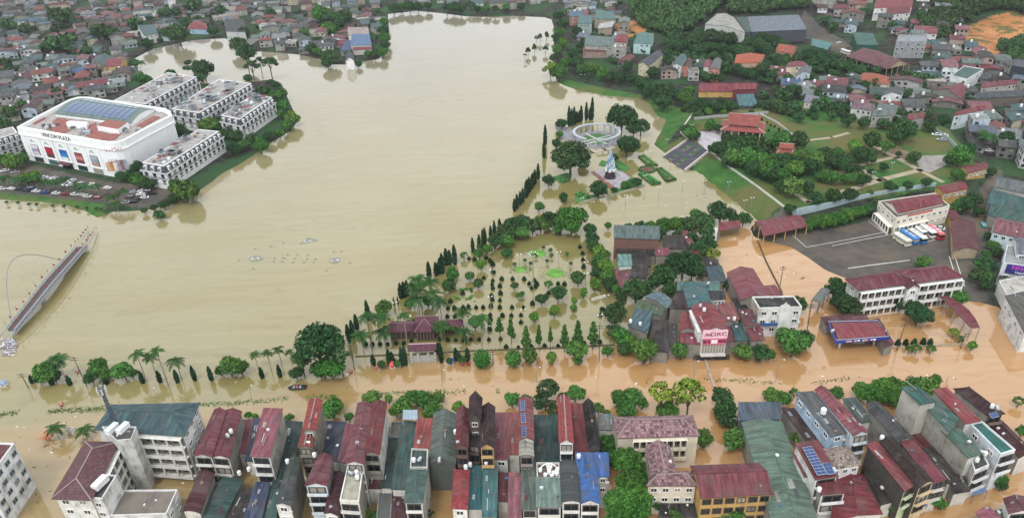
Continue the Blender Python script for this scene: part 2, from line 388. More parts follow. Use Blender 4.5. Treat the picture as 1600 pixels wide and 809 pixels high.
def water_mat():
    mt, n, b = base_mat('flood_water'); tc = n.nodes.new('ShaderNodeTexCoord'); o = tc.outputs['Object']
    at = N(n, 'ShaderNodeAttribute'); at.attribute_name = 'silt'; sp = n.nodes.new('ShaderNodeSeparateColor'); n.links.new(at.outputs['Color'], sp.inputs[0])
    mp = N(n, 'ShaderNodeMapping'); mp.inputs['Scale'].default_value = (.6, 1.6, 1); n.links.new(o, mp.inputs[0])
    nz = N(n, 'ShaderNodeTexNoise'); nz.inputs['Scale'].default_value = .012; nz.inputs['Detail'].default_value = 6; nz.inputs['Distortion'].default_value = 1.5; n.links.new(mp.outputs[0], nz.inputs['Vector'])
    fine = N(n, 'ShaderNodeTexNoise'); fine.inputs['Scale'].default_value = .07; fine.inputs['Detail'].default_value = 5; fine.inputs['Distortion'].default_value = 2.5; n.links.new(mp.outputs[0], fine.inputs['Vector'])
    lake = mixc(n, ramp(n, nz.outputs[0], .38, .62), hexc('8a7e4e'), hexc('8e855c'))
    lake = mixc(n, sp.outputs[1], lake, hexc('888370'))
    lake = mixc(n, sp.outputs[2], lake, hexc('80784a'))
    st = mixc(n, ramp(n, fine.outputs[0], .35, .65), hexc('aa7f50'), hexc('b88f62'))
    k = math_(n, 'ADD', sp.outputs[0], math_(n, 'MULTIPLY', math_(n, 'SUBTRACT', nz.outputs[0], .5), .35)); k.node.use_clamp = True
    k2 = math_(n, 'MULTIPLY', k, ramp(n, sp.outputs[0], 0, .12))
    mp3 = N(n, 'ShaderNodeMapping'); mp3.inputs['Scale'].default_value = (.02, .22, 1); mp3.inputs['Rotation'].default_value = (0, 0, .05); n.links.new(o, mp3.inputs[0])
    sk = N(n, 'ShaderNodeTexNoise'); sk.inputs['Scale'].default_value = 1.0; sk.inputs['Detail'].default_value = 6; sk.inputs['Distortion'].default_value = .8; n.links.new(mp3.outputs[0], sk.inputs['Vector'])
    wc = mixc(n, k2, lake, st); wc = mixc(n, ramp(n, sk.outputs[0], .5, .72), wc, mixc(n, .09, wc, hexc('c8b590'))); wc = mixc(n, ramp(n, fine.outputs[0], .52, .75), wc, mixc(n, .3, wc, hexc('6a5a38')))
    n.links.new(wc, b.inputs['Base Color'])
    b.inputs['Roughness'].default_value = .085; b.inputs['IOR'].default_value = 1.6; b.inputs['Specular IOR Level'].default_value = 1.0
    w = N(n, 'ShaderNodeTexNoise'); w.inputs['Scale'].default_value = .55; w.inputs['Detail'].default_value = 3; n.links.new(o, w.inputs['Vector'])
    w2 = N(n, 'ShaderNodeTexNoise'); w2.inputs['Scale'].default_value = .09; w2.inputs['Detail'].default_value = 3; n.links.new(o, w2.inputs['Vector'])
    hgt = math_(n, 'ADD', w.outputs[0], math_(n, 'MULTIPLY', w2.outputs[0], .7))
    bp = N(n, 'ShaderNodeBump'); bp.inputs['Strength'].default_value = .13; bp.inputs['Distance'].default_value = .05
    n.links.new(hgt, bp.inputs['Height']); n.links.new(bp.outputs[0], b.inputs['Normal'])
    return mt
xw = axis(-420, 420, 4, 9000); yw = axis(70, 760, 4, 9000)
sheet('water', xw, yw, lambda X, Y: X*0, {'silt': silt}, water_mat())
# ---------------------------------------------------------------- shared small meshes
def unit_window(frame_hex, pane_m=None, double=True):
    """frame in XZ, 1 x 1, outward is -Y"""
    a = MB(); fm = plain(frame_hex, .5)
    for x0, x1, z0, z1 in ((-.5, .5, -.5, -.42), (-.5, .5, .42, .5), (-.5, -.42, -.42, .42), (.42, .5, -.42, .42), (-.03, .03, -.42, .42)):
        if (x0, x1) == (-.03, .03) and not double: continue
        a.box(((x0+x1)/2, -.06), (1, 0), x1-x0, .12, z0, z1, fm)
    b = MB(); b.face([(-.44, -.03, -.44), (.44, -.03, -.44), (.44, -.03, .44), (-.44, -.03, .44)], pane_m or glass())
    return a.mesh('window_frame'), b.mesh('window_pane')
WIN = {k: unit_window(c) for k, c in (('w', 'e6e6e2'), ('d', '4a4440'), ('b', '8a98a4'))}
FAR = {}
for k, c in (('w', 'e6e6e2'), ('d', '4a4440')):
    a = MB(); fm = plain(c, .5); a.box((0, -.04), (1, 0), 1, .08, -.5, .5, fm)
    a.face([(-.42, -.09, -.42), (.42, -.09, -.42), (.42, -.09, .42), (-.42, -.09, .42)], glass()); FAR[k] = a.mesh('window')
def wall_matrix(a, b, t, z, w, h, org, depth=1.0, off=0.0):
    a = Vector((a[0], a[1], 0)); b = Vector((b[0], b[1], 0)); d = (b-a).normalized(); n = Vector((d.y, -d.x, 0))
    p = a+(b-a)*t+n*off+Vector((0, 0, z))-Vector(org)
    return Matrix(((d.x*w, -n.x*depth, 0, p.x), (d.y*w, -n.y*depth, 0, p.y), (0, 0, h, p.z), (0, 0, 0, 1)))
def window(root, a, b, t, z, w, h, kind='w', near=True):
    M_ = wall_matrix(a, b, t, z, w, h, root.location, 1.6)
    if near:
        o = inst('window', WIN[kind][0], root, M_); inst('pane', WIN[kind][1], o)
    else: inst('window', FAR['w' if kind == 'w' else 'd'], root, M_)
def balcony(root, a, b, t0, t1, z, mrail, depth=1.0, solid=True):
    a = Vector((a[0], a[1])); b = Vector((b[0], b[1])); d = (b-a).normalized(); n = Vector((d.y, -d.x))
    p, q = a+(b-a)*t0, a+(b-a)*t1; L = (q-p).length; mb = MB()
    c = (p+q)/2+n*depth/2; mb.box(c, d, L, depth, z-.16, z, mrail)
    e = (p+q)/2+n*(depth-.06)
    if solid: mb.box(e, d, L, .1, z, z+.85, mrail)
    else:
        mb.box(e, d, L, .06, z+.85, z+.95, mrail)
        k = max(2, int(L/.5))
        for i in range(k+1): mb.box(p+(q-p)*(i/k)+n*(depth-.06), d, .06, .06, z, z+.85, mrail)
    return mb.obj('balcony', root)
def inset(Q, d):
    c = sum((Vector((q[0], q[1])) for q in Q), Vector((0, 0)))/len(Q); out = []
    n = len(Q)
    for i in range(n):
        p, a, b = (Vector((Q[j][0], Q[j][1])) for j in (i, i-1, (i+1) % n))
        e1 = (p-a).normalized(); e2 = (b-p).normalized(); n1 = Vector((-e1.y, e1.x)); n2 = Vector((-e2.y, e2.x))
        bis = n1+n2; k = bis.length
        bis = bis/k if k > 1e-6 else n1
        out.append(p+bis*d/max(.4, bis.dot(n1)))
    return out
def slab(mb, faces, m, th=.2):
    """roof faces with a skirt of depth th round the outer edge"""
    cnt = {}
    key = lambda p: (round(p[0], 3), round(p[1], 3), round(p[2], 3))
    for f in faces:
        mb.face(f, m)
        for i in range(len(f)):
            a, b = f[i], f[(i+1) % len(f)]; cnt.setdefault(frozenset((key(a), key(b))), []).append((a, b))
    for k, v in cnt.items():
        if len(v) == 1:
            a, b = v[0]; mb.face([(a[0], a[1], a[2]-th), (b[0], b[1], b[2]-th), b, a], m)
        elif len(v) == 2:
            pass
def roofgeo(mb, wb, Q, z, kind, rh, m, wm, ov=.35, cap=None, seg=6):
    O = inset(Q, -ov) if ov else [Vector(q[:2]) for q in Q]
    I = [Vector(q[:2]) for q in Q]
    T = lambda v, zz: (v[0], v[1], zz)
    if kind in ('x', 'bx', 'sx'): O = O[1:]+O[:1]; I = I[1:]+I[:1]; kind = {'x': 'g', 'bx': 'b', 'sx': 's'}[kind]
    FL, FR, BR, BL = O; caps = []
    if kind == 'g':
        f, b = (FL+FR)/2, (BL+BR)/2
        slab(mb, [[T(BL, z), T(FL, z), T(f, z+rh), T(b, z+rh)], [T(FR, z), T(BR, z), T(b, z+rh), T(f, z+rh)]], m)
        caps = [(T(f, z+rh), T(b, z+rh))]
        k = rh*.93
        for p, q in ((I[0], I[1]), (I[2], I[3])):
            wb.face([T(p, z-.01), T(q, z-.01), T((p+q)/2, z+k)], wm)
    elif kind == 'b':
        n = seg; pr = []
        for i in range(n+1):
            t = i/n; zz = z+rh*math.sin(math.pi*t)**.8 if 0 < t < 1 else z
            pr.append((T(FL.lerp(FR, t), zz), T(BL.lerp(BR, t), zz)))
        slab(mb, [[pr[i][1], pr[i][0], pr[i+1][0], pr[i+1][1]] for i in range(n)], m)
        for a, b, s in ((I[0], I[1], 1), (I[2], I[3], 1)):
            pts = [T(a, z-.01), T(b, z-.01)]+[T(b.lerp(a, i/n), z+rh*.95*math.sin(math.pi*i/n)**.8) for i in range(1, n)]
            wb.face(pts, wm)
    elif kind == 'hip':
        w = ((FL-FR).length+(BL-BR).length)/2; d = ((FL-BL).length+(FR-BR).length)/2
        if w > d:
            FL, FR, BR, BL = FR, BR, BL, FL; w, d = d, w
        f = (FL+FR)/2; b = (BL+BR)/2; k = min(.5, .5*w/d*.95); r0 = f.lerp(b, k); r1 = b.lerp(f, k)
        slab(mb, [[T(FL, z), T(FR, z), T(r0, z+rh)], [T(FR, z), T(BR, z), T(r1, z+rh), T(r0, z+rh)], [T(BR, z), T(BL, z), T(r1, z+rh)], [T(BL, z), T(FL, z), T(r0, z+rh), T(r1, z+rh)]], m)
        caps = [(T(r0, z+rh), T(r1, z+rh)), (T(r0, z+rh), T(FL, z)), (T(r0, z+rh), T(FR, z)), (T(r1, z+rh), T(BR, z)), (T(r1, z+rh), T(BL, z))]
    elif kind == 'pyr':
        c = (FL+FR+BL+BR)/4
        slab(mb, [[T(a, z), T(b, z), T(c, z+rh)] for a, b in ((FL, FR), (FR, BR), (BR, BL), (BL, FL))], m)
    elif kind == 's':
        slab(mb, [[T(FL, z), T(FR, z), T(BR, z+rh), T(BL, z+rh)]], m)
        a, b, c, d = I; wb.face([T(b, z-.01), T(c, z-.01), T(c, z+rh*.96)], wm); wb.face([T(d, z-.01), T(a, z-.01), T(d, z+rh*.96)], wm)
        wb.face([T(c, z-.01), T(d, z-.01), T(d, z+rh*.96), T(c, z+rh*.96)], wm)
    elif kind == 'flat':
        In = inset(Q, .28)
        wb2 = [T(q, 0) for q in I]
        wb.prism(wb2, z-.02, z+.55, wm, top=False)
        for i in range(4):
            j = (i+1) % 4; wb.face([T(I[i], z+.55), T(I[j], z+.55), T(In[j], z+.55), T(In[i], z+.55)], wm)
            wb.face([T(In[j], z+.02), T(In[i], z+.02), T(In[i], z+.55), T(In[j], z+.55)], wm)
        mb.face([T(q, z+.03) for q in In], m)
    if cap:
        for a, b in caps: mb.beam(Vector(a)+Vector((0, 0, .02)), Vector(b)+Vector((0, 0, .02)), .34, cap, .12)
HOUSES = []
def world_quad(q, z): return [P(x, y, z) if len(q[0]) == 2 else Vector(x) for x, y in q]
def house(label, q, z, roof='g', rc='metal:8e3f49', wc='d9d9d2', side=None, rh=None, F=None, R_=None, L=None, cat='house', group=None,
          name='house', near=True, base=None, world=False, cap=True, ov=.35, wk='w', dirt=.6, fstyle='w', patches=0, openv=False, rail=None, sh=3.4):
    Q = [Vector((a[0], a[1])) for a in q] if world else [P(x, y, z).to_2d() for x, y in q]
    # keep anticlockwise
    ar = sum(Q[i].x*Q[(i+1) % 4].y-Q[(i+1) % 4].x*Q[i].y for i in range(4))
    if ar < 0: Q = [Q[1], Q[0], Q[3], Q[2]]
    c = sum(Q, Vector((0, 0)))/4
    g0 = hz(c.x, c.y); b0 = base if base is not None else min(g0, .9)-.3 if g0 < 1 else g0-2.0
    wl = max(g0, 0)
    if name == 'house' and group is None: group = 'houses of the flooded town'
    root = thing(name, (c.x, c.y, wl), label, cat, group)
    w = min((Q[0]-Q[1]).length, (Q[1]-Q[2]).length)
    if rh is None: rh = {'g': .17, 'x': .17, 'hip': .2, 'b': .13, 'bx': .13, 's': .1, 'sx': .1, 'pyr': .35, 'flat': 0}[roof]*w+.25
    kind, col = rc.split(':'); rm = {'metal': metal, 'tile': tile, 'plain': lambda h: plain(h, .85), 'wall': lambda h: wall(h, .8)}[kind](*col.split('/'))
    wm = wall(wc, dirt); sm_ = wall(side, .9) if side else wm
    mb, wb = MB(), MB()
    u = 0
    if openv:
        for i in range(4):
            a, b = Q[i], Q[(i+1) % 4]; k = max(1, int((b-a).length/5))
            for j in range(k): wb.box(a.lerp(b, j/k), (1, 0), .3, .3, b0, z, wm)
        nm = 'post'
    else:
        for i in range(4):
            a, b = Q[i], Q[(i+1) % 4]; Lq = (b-a).length; mm = wm if i in (0, 2) else sm_
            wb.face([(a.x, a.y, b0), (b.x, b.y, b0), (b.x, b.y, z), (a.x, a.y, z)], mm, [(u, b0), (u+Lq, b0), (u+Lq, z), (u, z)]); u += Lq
        nm = 'wall'
    capm = None
    if cap and near: capm = plain('8a7a78', .8) if kind == 'tile' else rm
    tri = MB() if openv else wb
    roofgeo(mb, tri, Q, z, roof, rh, rm, wm, ov if roof != 'flat' else 0, capm)
    if patches and roof in ('g', 'x', 's', 'sx', 'b'):
        QQ = Q if roof in ('g', 's', 'b') else Q[1:]+Q[:1]
        for _ in range(patches):
            t0 = R.uniform(.1, .8); s0 = R.uniform(.08, .3); side_ = R.random() < .5
            pm = metal(R.choice(['c9cfce', '9db0b5', '7c3a40', '5f6b6c', 'b9a9a0'])); f = lambda s, t: QQ[0].lerp(QQ[1], s).lerp(QQ[3].lerp(QQ[2], s), t)
            def zz(s): return z+rh*(1-abs(2*s-1))+.05 if roof == 'g' or roof == 'x' else z+.05
            if roof in ('s', 'sx'): mb.face([(*f(s, t), z+rh*t+.05) for s, t in ((s0, t0), (s0+.2, t0), (s0+.2, t0+.12), (s0, t0+.12))], pm); continue
            if roof not in ('g', 'x'): continue
            s1 = s0+.16; (sa, sb) = (s0, s1) if side_ else (1-s1, 1-s0)
            pts = [(s, t) for s, t in ((sa, t0), (sb, t0), (sb, t0+.1), (sa, t0+.1))]
            mb.face([(*f(s, t), zz(s)) for s, t in pts], pm)
    if near and not openv and roof != 'hip' and Q[0].y < 260:
        QQ = Q if roof in ('g', 's', 'b', 'flat') else Q[1:]+Q[:1]
        for _ in range(R.choice([0, 1, 2, 3])):          # vents, pipes and boxes fixed to the roof
            s, t = R.uniform(.1, .9), R.uniform(.04, .96); p = QQ[0].lerp(QQ[1], s).lerp(QQ[3].lerp(QQ[2], s), t)
            zz = z+(rh*(1-abs(2*s-1)) if roof in ('g', 'x') else rh*math.sin(math.pi*s)**.8 if roof in ('b', 'bx') else rh*t if roof in ('s', 'sx') else 0); vb = MB(); d_ = (QQ[1]-QQ[0]).normalized()
            if R.random() < .4: vb.beam((*p, zz+.15), (*(p+(QQ[3]-QQ[0]).normalized()*R.uniform(1, 4)), zz+.2), .16, plain(R.choice(['b9bcc0', '8a8c8e', '6a5a50']), .5))
            else: vb.box(p, d_, R.uniform(.3, 1.0), R.uniform(.3, .8), zz-.3, zz+R.uniform(.2, .6), plain(R.choice(['c9ccd0', '8f9294', '5e5a56', '7a6a60', 'd9d9d6', '4a6a88']), .6))
            vb.obj('roof_fitting', root)
    wb.obj(nm, root); mb.obj('roof', root)
    if openv: tri.obj('gable', root)
    for face, i in (('F', 0), ('R', 1), ('L', 3)):
        spec = {'F': F, 'R': R_, 'L': L}[face]
        if not spec: continue
        a, b = Q[i], Q[(i+1) % 4]; cols, rows = spec[:2]; st = spec[2] if len(spec) > 2 else fstyle
        ww = (b-a).length/cols
        for r in range(rows):
            zc = z-1.75-sh*r
            if zc < wl+.6: break
            if st == 'b':
                window(root, a, b, .5, zc-.1, (b-a).length*.86, 2.2, 'd', near)
                if near: balcony(root, a, b, .02, .98, zc-1.3, wall(rail or wc, .4), .9, R.random() < .6)
            else:
                for k in range(cols):
                    if near and face == 'F' and wk != 'b' and R.random() < .22:
                        ab = MB(); d_ = (b-a).normalized(); ab.box(a.lerp(b, (k+.95)/cols)+Vector((d_.y, -d_.x))*.25, d_, .9, .4, zc-.9, zc-.3, plain('d0d2d2', .5)); ab.obj('air_conditioner', root)
                    if not near and R.random() < .3: continue
                    window(root, a, b, (k+.5)/cols, zc, min(ww*.55, 1.9) if st == 'w' else ww*.8, 1.5 if st == 'w' else 1.9, wk, near)
    HOUSES.append((root, Q, z, rh, label))
    return root, Q
OCC = []
def occ(Q, pad=0): OCC.append((sum(Q, Vector((0, 0)))/len(Q), max((Q[0]-Q[2]).length, (Q[1]-Q[3]).length)/2+pad))
def H(label, q, z, roof='g', rc='metal:8e3f49', wc='d9d9d2', **k):
    r, Q = house(label, q, z, roof, rc, wc, **k); occ(Q, 0); return r
# ---------------------------------------------------------------- front block, west part
G1 = 'tube houses along the flooded street'
RED, MAR, PNK, BRD, TL, DTL, GRN, DGR, GRY, BLK, BLU = 'metal:8c3c48', 'metal:5f2f38', 'metal:9d5260', 'metal:a83238', 'metal:3f6f70', 'metal:2c5150', 'metal:5d7a6c', 'metal:4e5a56', 'metal:6c7070', 'metal:35332f', 'metal:3d4d68'
def T_(label, q, z, roof='g', rc=RED, wc='d6d4cb', **k):
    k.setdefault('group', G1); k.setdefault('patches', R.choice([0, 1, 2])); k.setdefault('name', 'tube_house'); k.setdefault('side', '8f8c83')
    return H(label, q, z*1.2, roof, rc, wc, **k)
T_('long maroon gable house beside the white four-storey office', [(304,711),(330,712),(352,642),(336,640)], 10, F=(1,3,'b'), patches=1)
T_('lower maroon roof with a balcony, second from the white office', [(332,712),(357,714),(376,643),(354,641)], 9.5, F=(1,3,'b'))
T_('low pink shed roof in the gap after the maroon pair', [(367,706),(384,707),(396,658),(381,658)], 4.5, 's', PNK)
T_('narrow blue sheet roof beside the pink shed', [(385,718),(398,719),(410,656),(399,655)], 4.8, 's', BLU)
T_('wide pinkish red roof above three white balcony floors', [(393,711),(421,712),(441,642),(414,641)], 11.5, 's', PNK, rh=.8, F=(2,3,'b'), wc='e4e4e0', side='b5b2aa', patches=1)
T_('dark maroon barrel roof at the bottom beside the office yard', [(287,797),(312,800),(333,740),(313,737)], 6.5, 'b', MAR)
T_('low dull green sheet roof at the bottom edge, west end', [(314,812),(346,812),(378,750),(350,748)], 4.2, 'sx', 'metal:3a6560')
T_('black flat sheet roof between two bottom green sheds', [(356,812),(382,812),(402,768),(381,764)], 4.0, 's', BLK)
T_('low steel blue roof at the bottom edge', [(382,812),(407,812),(421,757),(402,756)], 4.4, 's', 'metal:4a5c82')
T_('long dark teal valley roof behind the white gable house', [(426,760),(449,760),(472,662),(447,660)], 4.2, 's', DTL)
T_('small pale teal shed roof at the bottom, left of the long grey gable', [(409,812),(428,812),(441,763),(424,762)], 3.6, 's', 'metal:4f8178')
T_('tall narrow house with striped red tile roof by the street trees', [(474,671),(492,671),(502,626),(485,624)], 14, 'g', 'tile:9c4038/6f2c2a', wc='8f8b80', side='8a8479', F=(1,3))
T_('stepped lower end of the tall striped tile house', [(467,697),(486,697),(491,673),(474,672)], 12, 'g', 'tile:8c3c38/6a2c2a', wc='857f74', side='7c776c', F=(1,3,'b'))
T_('blue black sheet roof behind the maroon white-fronted house', [(499,711),(528,720),(541,662),(510,660)], 5, 's', BLU, rh=.6)
T_('long grey green gable with a white front at the bottom', [(431,786),(453,788),(468,717),(454,716)], 9.5, 'g', DGR, wc='e3e3df', side='77766f', F=(1,2))
T_('maroon gable over a blue white balcony front', [(478,757),(510,757),(519,714),(498,712)], 11, 'g', 'metal:7f3845', wc='d5e2e8', F=(2,3,'b'), side='8a8a86', cap=True)
T_('small dull pink lean-to beside the long rose gable', [(529,720),(541,721),(552,665),(542,664)], 6, 's', PNK)
T_('long rose gable with an antenna frame on its roof', [(542,722),(567,723),(581,632),(560,630)], 13, 'g', 'metal:99525c', wc='dcdcd6', F=(2,3,'b'), patches=2)
T_('long brick red gable with a tall white side wall', [(569,707),(592,708),(603,629),(583,629)], 13, 'g', 'metal:8e2f33', wc='8f8a80', side='cfcfc8', F=(1,2,'b'), patches=1)
T_('low rusty roof in the courtyard behind the brick red gable', [(572,761),(594,761),(596,736),(575,736)], 4.8, 's', MAR)
T_('stained concrete flat roof over a white front with a wide dark window', [(531,783),(561,785),(568,731),(543,730)], 10, 'flat', 'wall:a8a595', wc='e2e2dc', side='8d8a80', F=(1,2,'b'))
T_('dark red gable with a silver front, at the bottom by the concrete roof', [(508,800),(527,803),(537,740),(522,738)], 7.5, 'g', MAR, wc='e0e0dc', F=(1,1))
T_('dark teal shed roof running beside the white side wall', [(595,760),(612,760),(626,686),(610,682)], 5, 's', 'metal:35534f')
T_('grey concrete back roof near the solar rack', [(608,683),(626,684),(629,660),(611,660)], 5.5, 'flat', 'wall:6d6c66', wc='8d8b84')
T_('teal sheet roof with lapped sections under the solar rack', [(613,762),(640,763),(654,662),(629,661)], 6, 's', 'metal:3d6a63', rh=.7, patches=0)
T_('low grey slab roof at the bottom beside the courtyard water', [(588,812),(611,812),(614,764),(593,764)], 3, 'flat', 'wall:5e6261', wc='8d8b84')
T_('low patched maroon roof at the bottom', [(612,812),(633,812),(636,765),(615,765)], 3.2, 's', 'metal:6e3c46')
T_('orange red roof in two steps by the street', [(648,698),(671,699),(676,657),(653,657)], 7, 's', 'metal:b04a48', rh=.7)
T_('teal hipped roof over a white house front', [(633,783),(659,783),(667,733),(640,733)], 10, 'hip', 'metal:4b6f6a', wc='e6e6e2', side='b9b9b2', F=(2,3,'b'))
T_('flat grey green terrace behind the teal hipped house', [(641,732),(668,732),(669,703),(643,702)], 10.4, 'flat', 'metal:54736e', wc='bdbdb4')
T_('long grey green ridge roof with dark cross bands', [(672,723),(711,723),(713,648),(679,646)], 8.5, 'g', 'metal:6b7b72', rh=2.1, wc='5d625e', side='7c7c74')
T_('narrow crimson gable beside the grey green hall', [(713,697),(730,698),(732,640),(715,639)], 13, 'g', 'metal:86303a', rh=1.3, wc='6f5a50', side='877c72', F=(1,2,'b'))
T_('dark maroon tower house, tallest of the row', [(733,655),(750,655),(752,622),(735,621)], 15.5, 'g', 'metal:4c2f35', rh=2.4, wc='5c5049', side='6f655c', F=(1,2))
T_('sooty back wing of the dark maroon tower house', [(733,693),(749,694),(751,657),(734,657)], 11, 's', 'metal:3c3638', wc='665c55', F=(1,2,'b'))
T_('dark maroon gable with a yellow balcony front', [(751,698),(771,698),(772,636),(755,635)], 14, 'g', 'metal:46292f', rh=1.5, wc='c9a66f', side='6f655c', F=(2,3,'b'))
T_('wide flat pink roof right of the dark gables', [(773,716),(793,716),(793,647),(773,647)], 8, 's', 'metal:a85a66', rh=.5, F=(1,1))
T_('plain red roof left of the solar narrow house', [(794,708),(811,708),(812,647),(794,647)], 8, 's', 'metal:b25a58', rh=.5)
T_('bright red narrow hip roof over a white house at the bottom', [(707,792),(729,793),(732,735),(711,734)], 9, 'hip', 'metal:b0343a', wc='ebebe8', side='d0cfc9', F=(1,2), rh=1.2)
T_('turquoise flat shed beside the bright red hip roof', [(732,793),(753,793),(754,730),(734,730)], 6.6, 's', 'metal:2f7d83', rh=.5)
T_('pale turquoise shed with a dark rim at the bottom', [(755,805),(775,805),(776,731),(757,731)], 7.5, 's', 'metal:3d8283', rh=.6, wc='b9b08c')
T_('small rusty roof left of the rose shed at the bottom edge', [(778,781),(793,781),(795,741),(781,741)], 5.5, 's', 'metal:8d4650')
T_('rose shed roof at the bottom edge', [(795,812),(813,812),(814,742),(797,741)], 7.5, 's', 'metal:b36a76', rh=.6)
T_('narrow tall house with a pale barrel roof end', [(813,711),(833,711),(831,689),(813,688)], 12.6, 'b', 'metal:b9b6a6', wc='8f8a80', F=(1,2,'b'))
T_('narrow tall red gable carrying two solar arrays', [(812,687),(833,687),(831,625),(812,624)], 13.4, 'g', 'metal:9a4a50', rh=1.3, side='8a8479')
T_('deep teal sheds between the solar house and the red tile house', [(836,724),(872,724),(870,652),(836,652)], 6, 's', 'metal:2a5450', rh=.8)
T_('red tile gable with a small white arched front', [(875,691),(895,691),(889,623),(873,622)], 13, 'g', 'tile:a8484a/7c3236', rh=1.5, wc='e8e8e6', side='74706a', F=(2,2,'b'))
T_('plain red roof right of the red tile gable', [(898,706),(920,706),(912,633),(893,632)], 8, 's', 'metal:a04248', rh=.5)
T_('black steep gable by the camphor trees', [(921,698),(937,698),(926,630),(912,631)], 11, 'g', 'metal:2b2a2c', rh=2.0, wc='4c4a48')
T_('small grey roof between the black gable and the tiled school', [(934,669),(957,670),(957,650),(935,650)], 5, 's', 'metal:7c8886')
T_('long sage green gable at the bottom by the ornamental terrace', [(817,794),(838,794),(836,723),(816,722)], 8, 's', 'metal:6a7b6f', rh=.8, wc='d9d9d4', F=(1,2,'b'))
T_('pale mint sheet roof below the ornamental terrace', [(840,790),(876,790),(875,751),(839,750)], 8.6, 's', 'metal:84a597', rh=1.0, wc='dcdcd6', F=(2,2,'b'))
T_('roof terrace with white ornamental pots', [(839,748),(875,748),(874,724),(838,724)], 8.6, 'flat', 'wall:6f5d58', wc='d9d9d4')
T_('dark grey barrel roof with a white front', [(879,783),(906,783),(902,723),(876,722)], 10, 'b', 'metal:565e60', wc='e6e6e4', F=(2,3,'b'))
T_('vivid blue gable roof with a white front', [(908,785),(936,785),(932,744),(905,744)], 9.7, 'g', 'metal:2c78cc', wc='e6e6e4', F=(1,2,'b'), rh=1.4)
T_('vivid blue flat sheet roof above the blue gable', [(903,742),(950,742),(949,710),(901,710)], 10, 's', 'metal:2f6fbe', rh=.6, wc='b8b8b2', F=(3,2))
# tiled public buildings
G2 = 'tiled public buildings by the camphor trees'
TILE = 'tile:a58084/452c31'
def pub(label, q, z, roof, rc, **k):
    k.setdefault('wc', 'd8d0bd'); wc = k.pop('wc'); return H(label, q, z, roof, rc, wc, group=G2, name='public_building', dirt=.35, **k)
sc_ = pub('long mottled tile roof of the cream two-storey school', [(966,683),(1091,679),(1081,649),(960,652)], 12, 'hip', TILE, F=None, R_=(1,2), rh=2.6, cat='school')
pub('mottled tile middle wing with black gutters behind the cream school', [(1019,742),(1056,738),(1045,697),(1011,697)], 10.5, 'g', TILE, rh=2.2, cat='school wing')
pub('cream front block with mottled tile roof and stained wall', [(1013,757),(1087,757),(1081,736),(1019,740)], 10.5, 'hip', TILE, F=(4,2), rh=1.8, R_=(1,2), cat='school block')
pub('low black sheet roof at the foot of the cream front block', [(1030,806),(1086,806),(1086,786),(1036,786)], 3.4, 's', BLK, cat='shed')
yb = pub('yellow two-storey hall with a plum red roof and arched windows', [(1096,776),(1205,770),(1184,724),(1080,728)], 10.8, 'x', 'metal:94404c', wc='bd9d62', F=(6,3,'W'), wk='d', rh=2.6, cat='hall')
H('huge grey green warehouse roof right of the yellow hall', [(1207,812),(1277,812),(1221,660),(1161,660)], 8, 'g', 'metal:6c8f7c', '8f9288', name='warehouse', cat='warehouse', group='sheds of the front block', rh=1.4, patches=3)
H('blue grey sheet roof at the street side of the green warehouse', [(1155,655),(1219,653),(1219,632),(1155,632)], 7, 's', 'metal:5b7385', '6f6f6a', name='shed', cat='shed', group='sheds of the front block')
H('low maroon roof at the bottom edge beside the solar house', [(1212,814),(1262,814),(1247,793),(1216,790)], 5.5, 'g', 'metal:8a4a55', '8d8b84', name='shed', cat='shed', group='sheds of the front block')
# ---------------------------------------------------------------- front block, east part
G3 = 'houses of the east block'
def E_(label, q, z, roof='g', rc=RED, wc='d6d4cb', **k):
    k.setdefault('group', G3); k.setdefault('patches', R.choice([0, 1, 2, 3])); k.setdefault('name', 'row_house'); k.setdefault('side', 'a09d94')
    return H(label, q, z*1.15, roof, rc, wc, **k)
E_('dark brown strip roof between the green warehouse and the light blue house', [(1270,700),(1297,697),(1247,641),(1223,641)], 6, 's', 'metal:4a3536')
E_('grey roofed house with a light blue side wall', [(1299,680),(1321,675),(1270,614),(1246,616)], 11, 's', 'metal:676c6e', wc='aac3d8', side='aac3d8', rh=.6, F=(1,2), L=(4,1))
E_('rose gable with white walls and a front balcony, next to the light blue house', [(1334,679),(1356,675),(1290,606),(1275,609)], 12, 'g', 'metal:a04a58', wc='d5dde4', side='d5dde4', rh=1.2, F=(1,3,'b'), patches=3)
E_('short grey green roof behind the rose gable', [(1346,659),(1361,656),(1337,623),(1318,625)], 8, 's', 'metal:57706a')
E_('slate grey roof over a bare concrete side wall', [(1404,689),(1425,683),(1373,629),(1355,634)], 10.5, 'g', 'metal:5d6164', side='8f8c84', wc='8f8c84', rh=1.1, F=(1,2), patches=1)
E_('low brick red roof in the middle of the east block', [(1437,700),(1458,697),(1426,651),(1402,650)], 5.5, 's', 'metal:7c3234')
E_('tall green roof at the street end of the long concrete wall', [(1439,630),(1462,626),(1432,606),(1410,607)], 15.5, 's', 'metal:3a7a72', wc='b5b3a8', side='b5b3a8', rh=.6)
E_('middle green roof on the long concrete wall', [(1482,671),(1496,653),(1464,629),(1441,631)], 13, 's', 'metal:41766c', wc='a5a398', side='a5a398', rh=.5)
E_('lowest green roof on the long concrete wall, with tanks on its terrace', [(1514,713),(1533,707),(1498,671),(1473,675)], 11, 's', 'metal:4f7d6b', wc='c9c9c3', side='a5a398', rh=.5)
E_('white terrace house below the lowest green roof', [(1522,738),(1545,728),(1534,708),(1515,714)], 8.4, 'flat', 'wall:4c4a48', wc='dfe1e0', side='c6c6c0', F=(2,2,'b'))
E_('long crimson roof behind the white box house', [(1509,660),(1530,656),(1478,608),(1459,612)], 12, 's', 'metal:a23a42', rh=.6, patches=1)
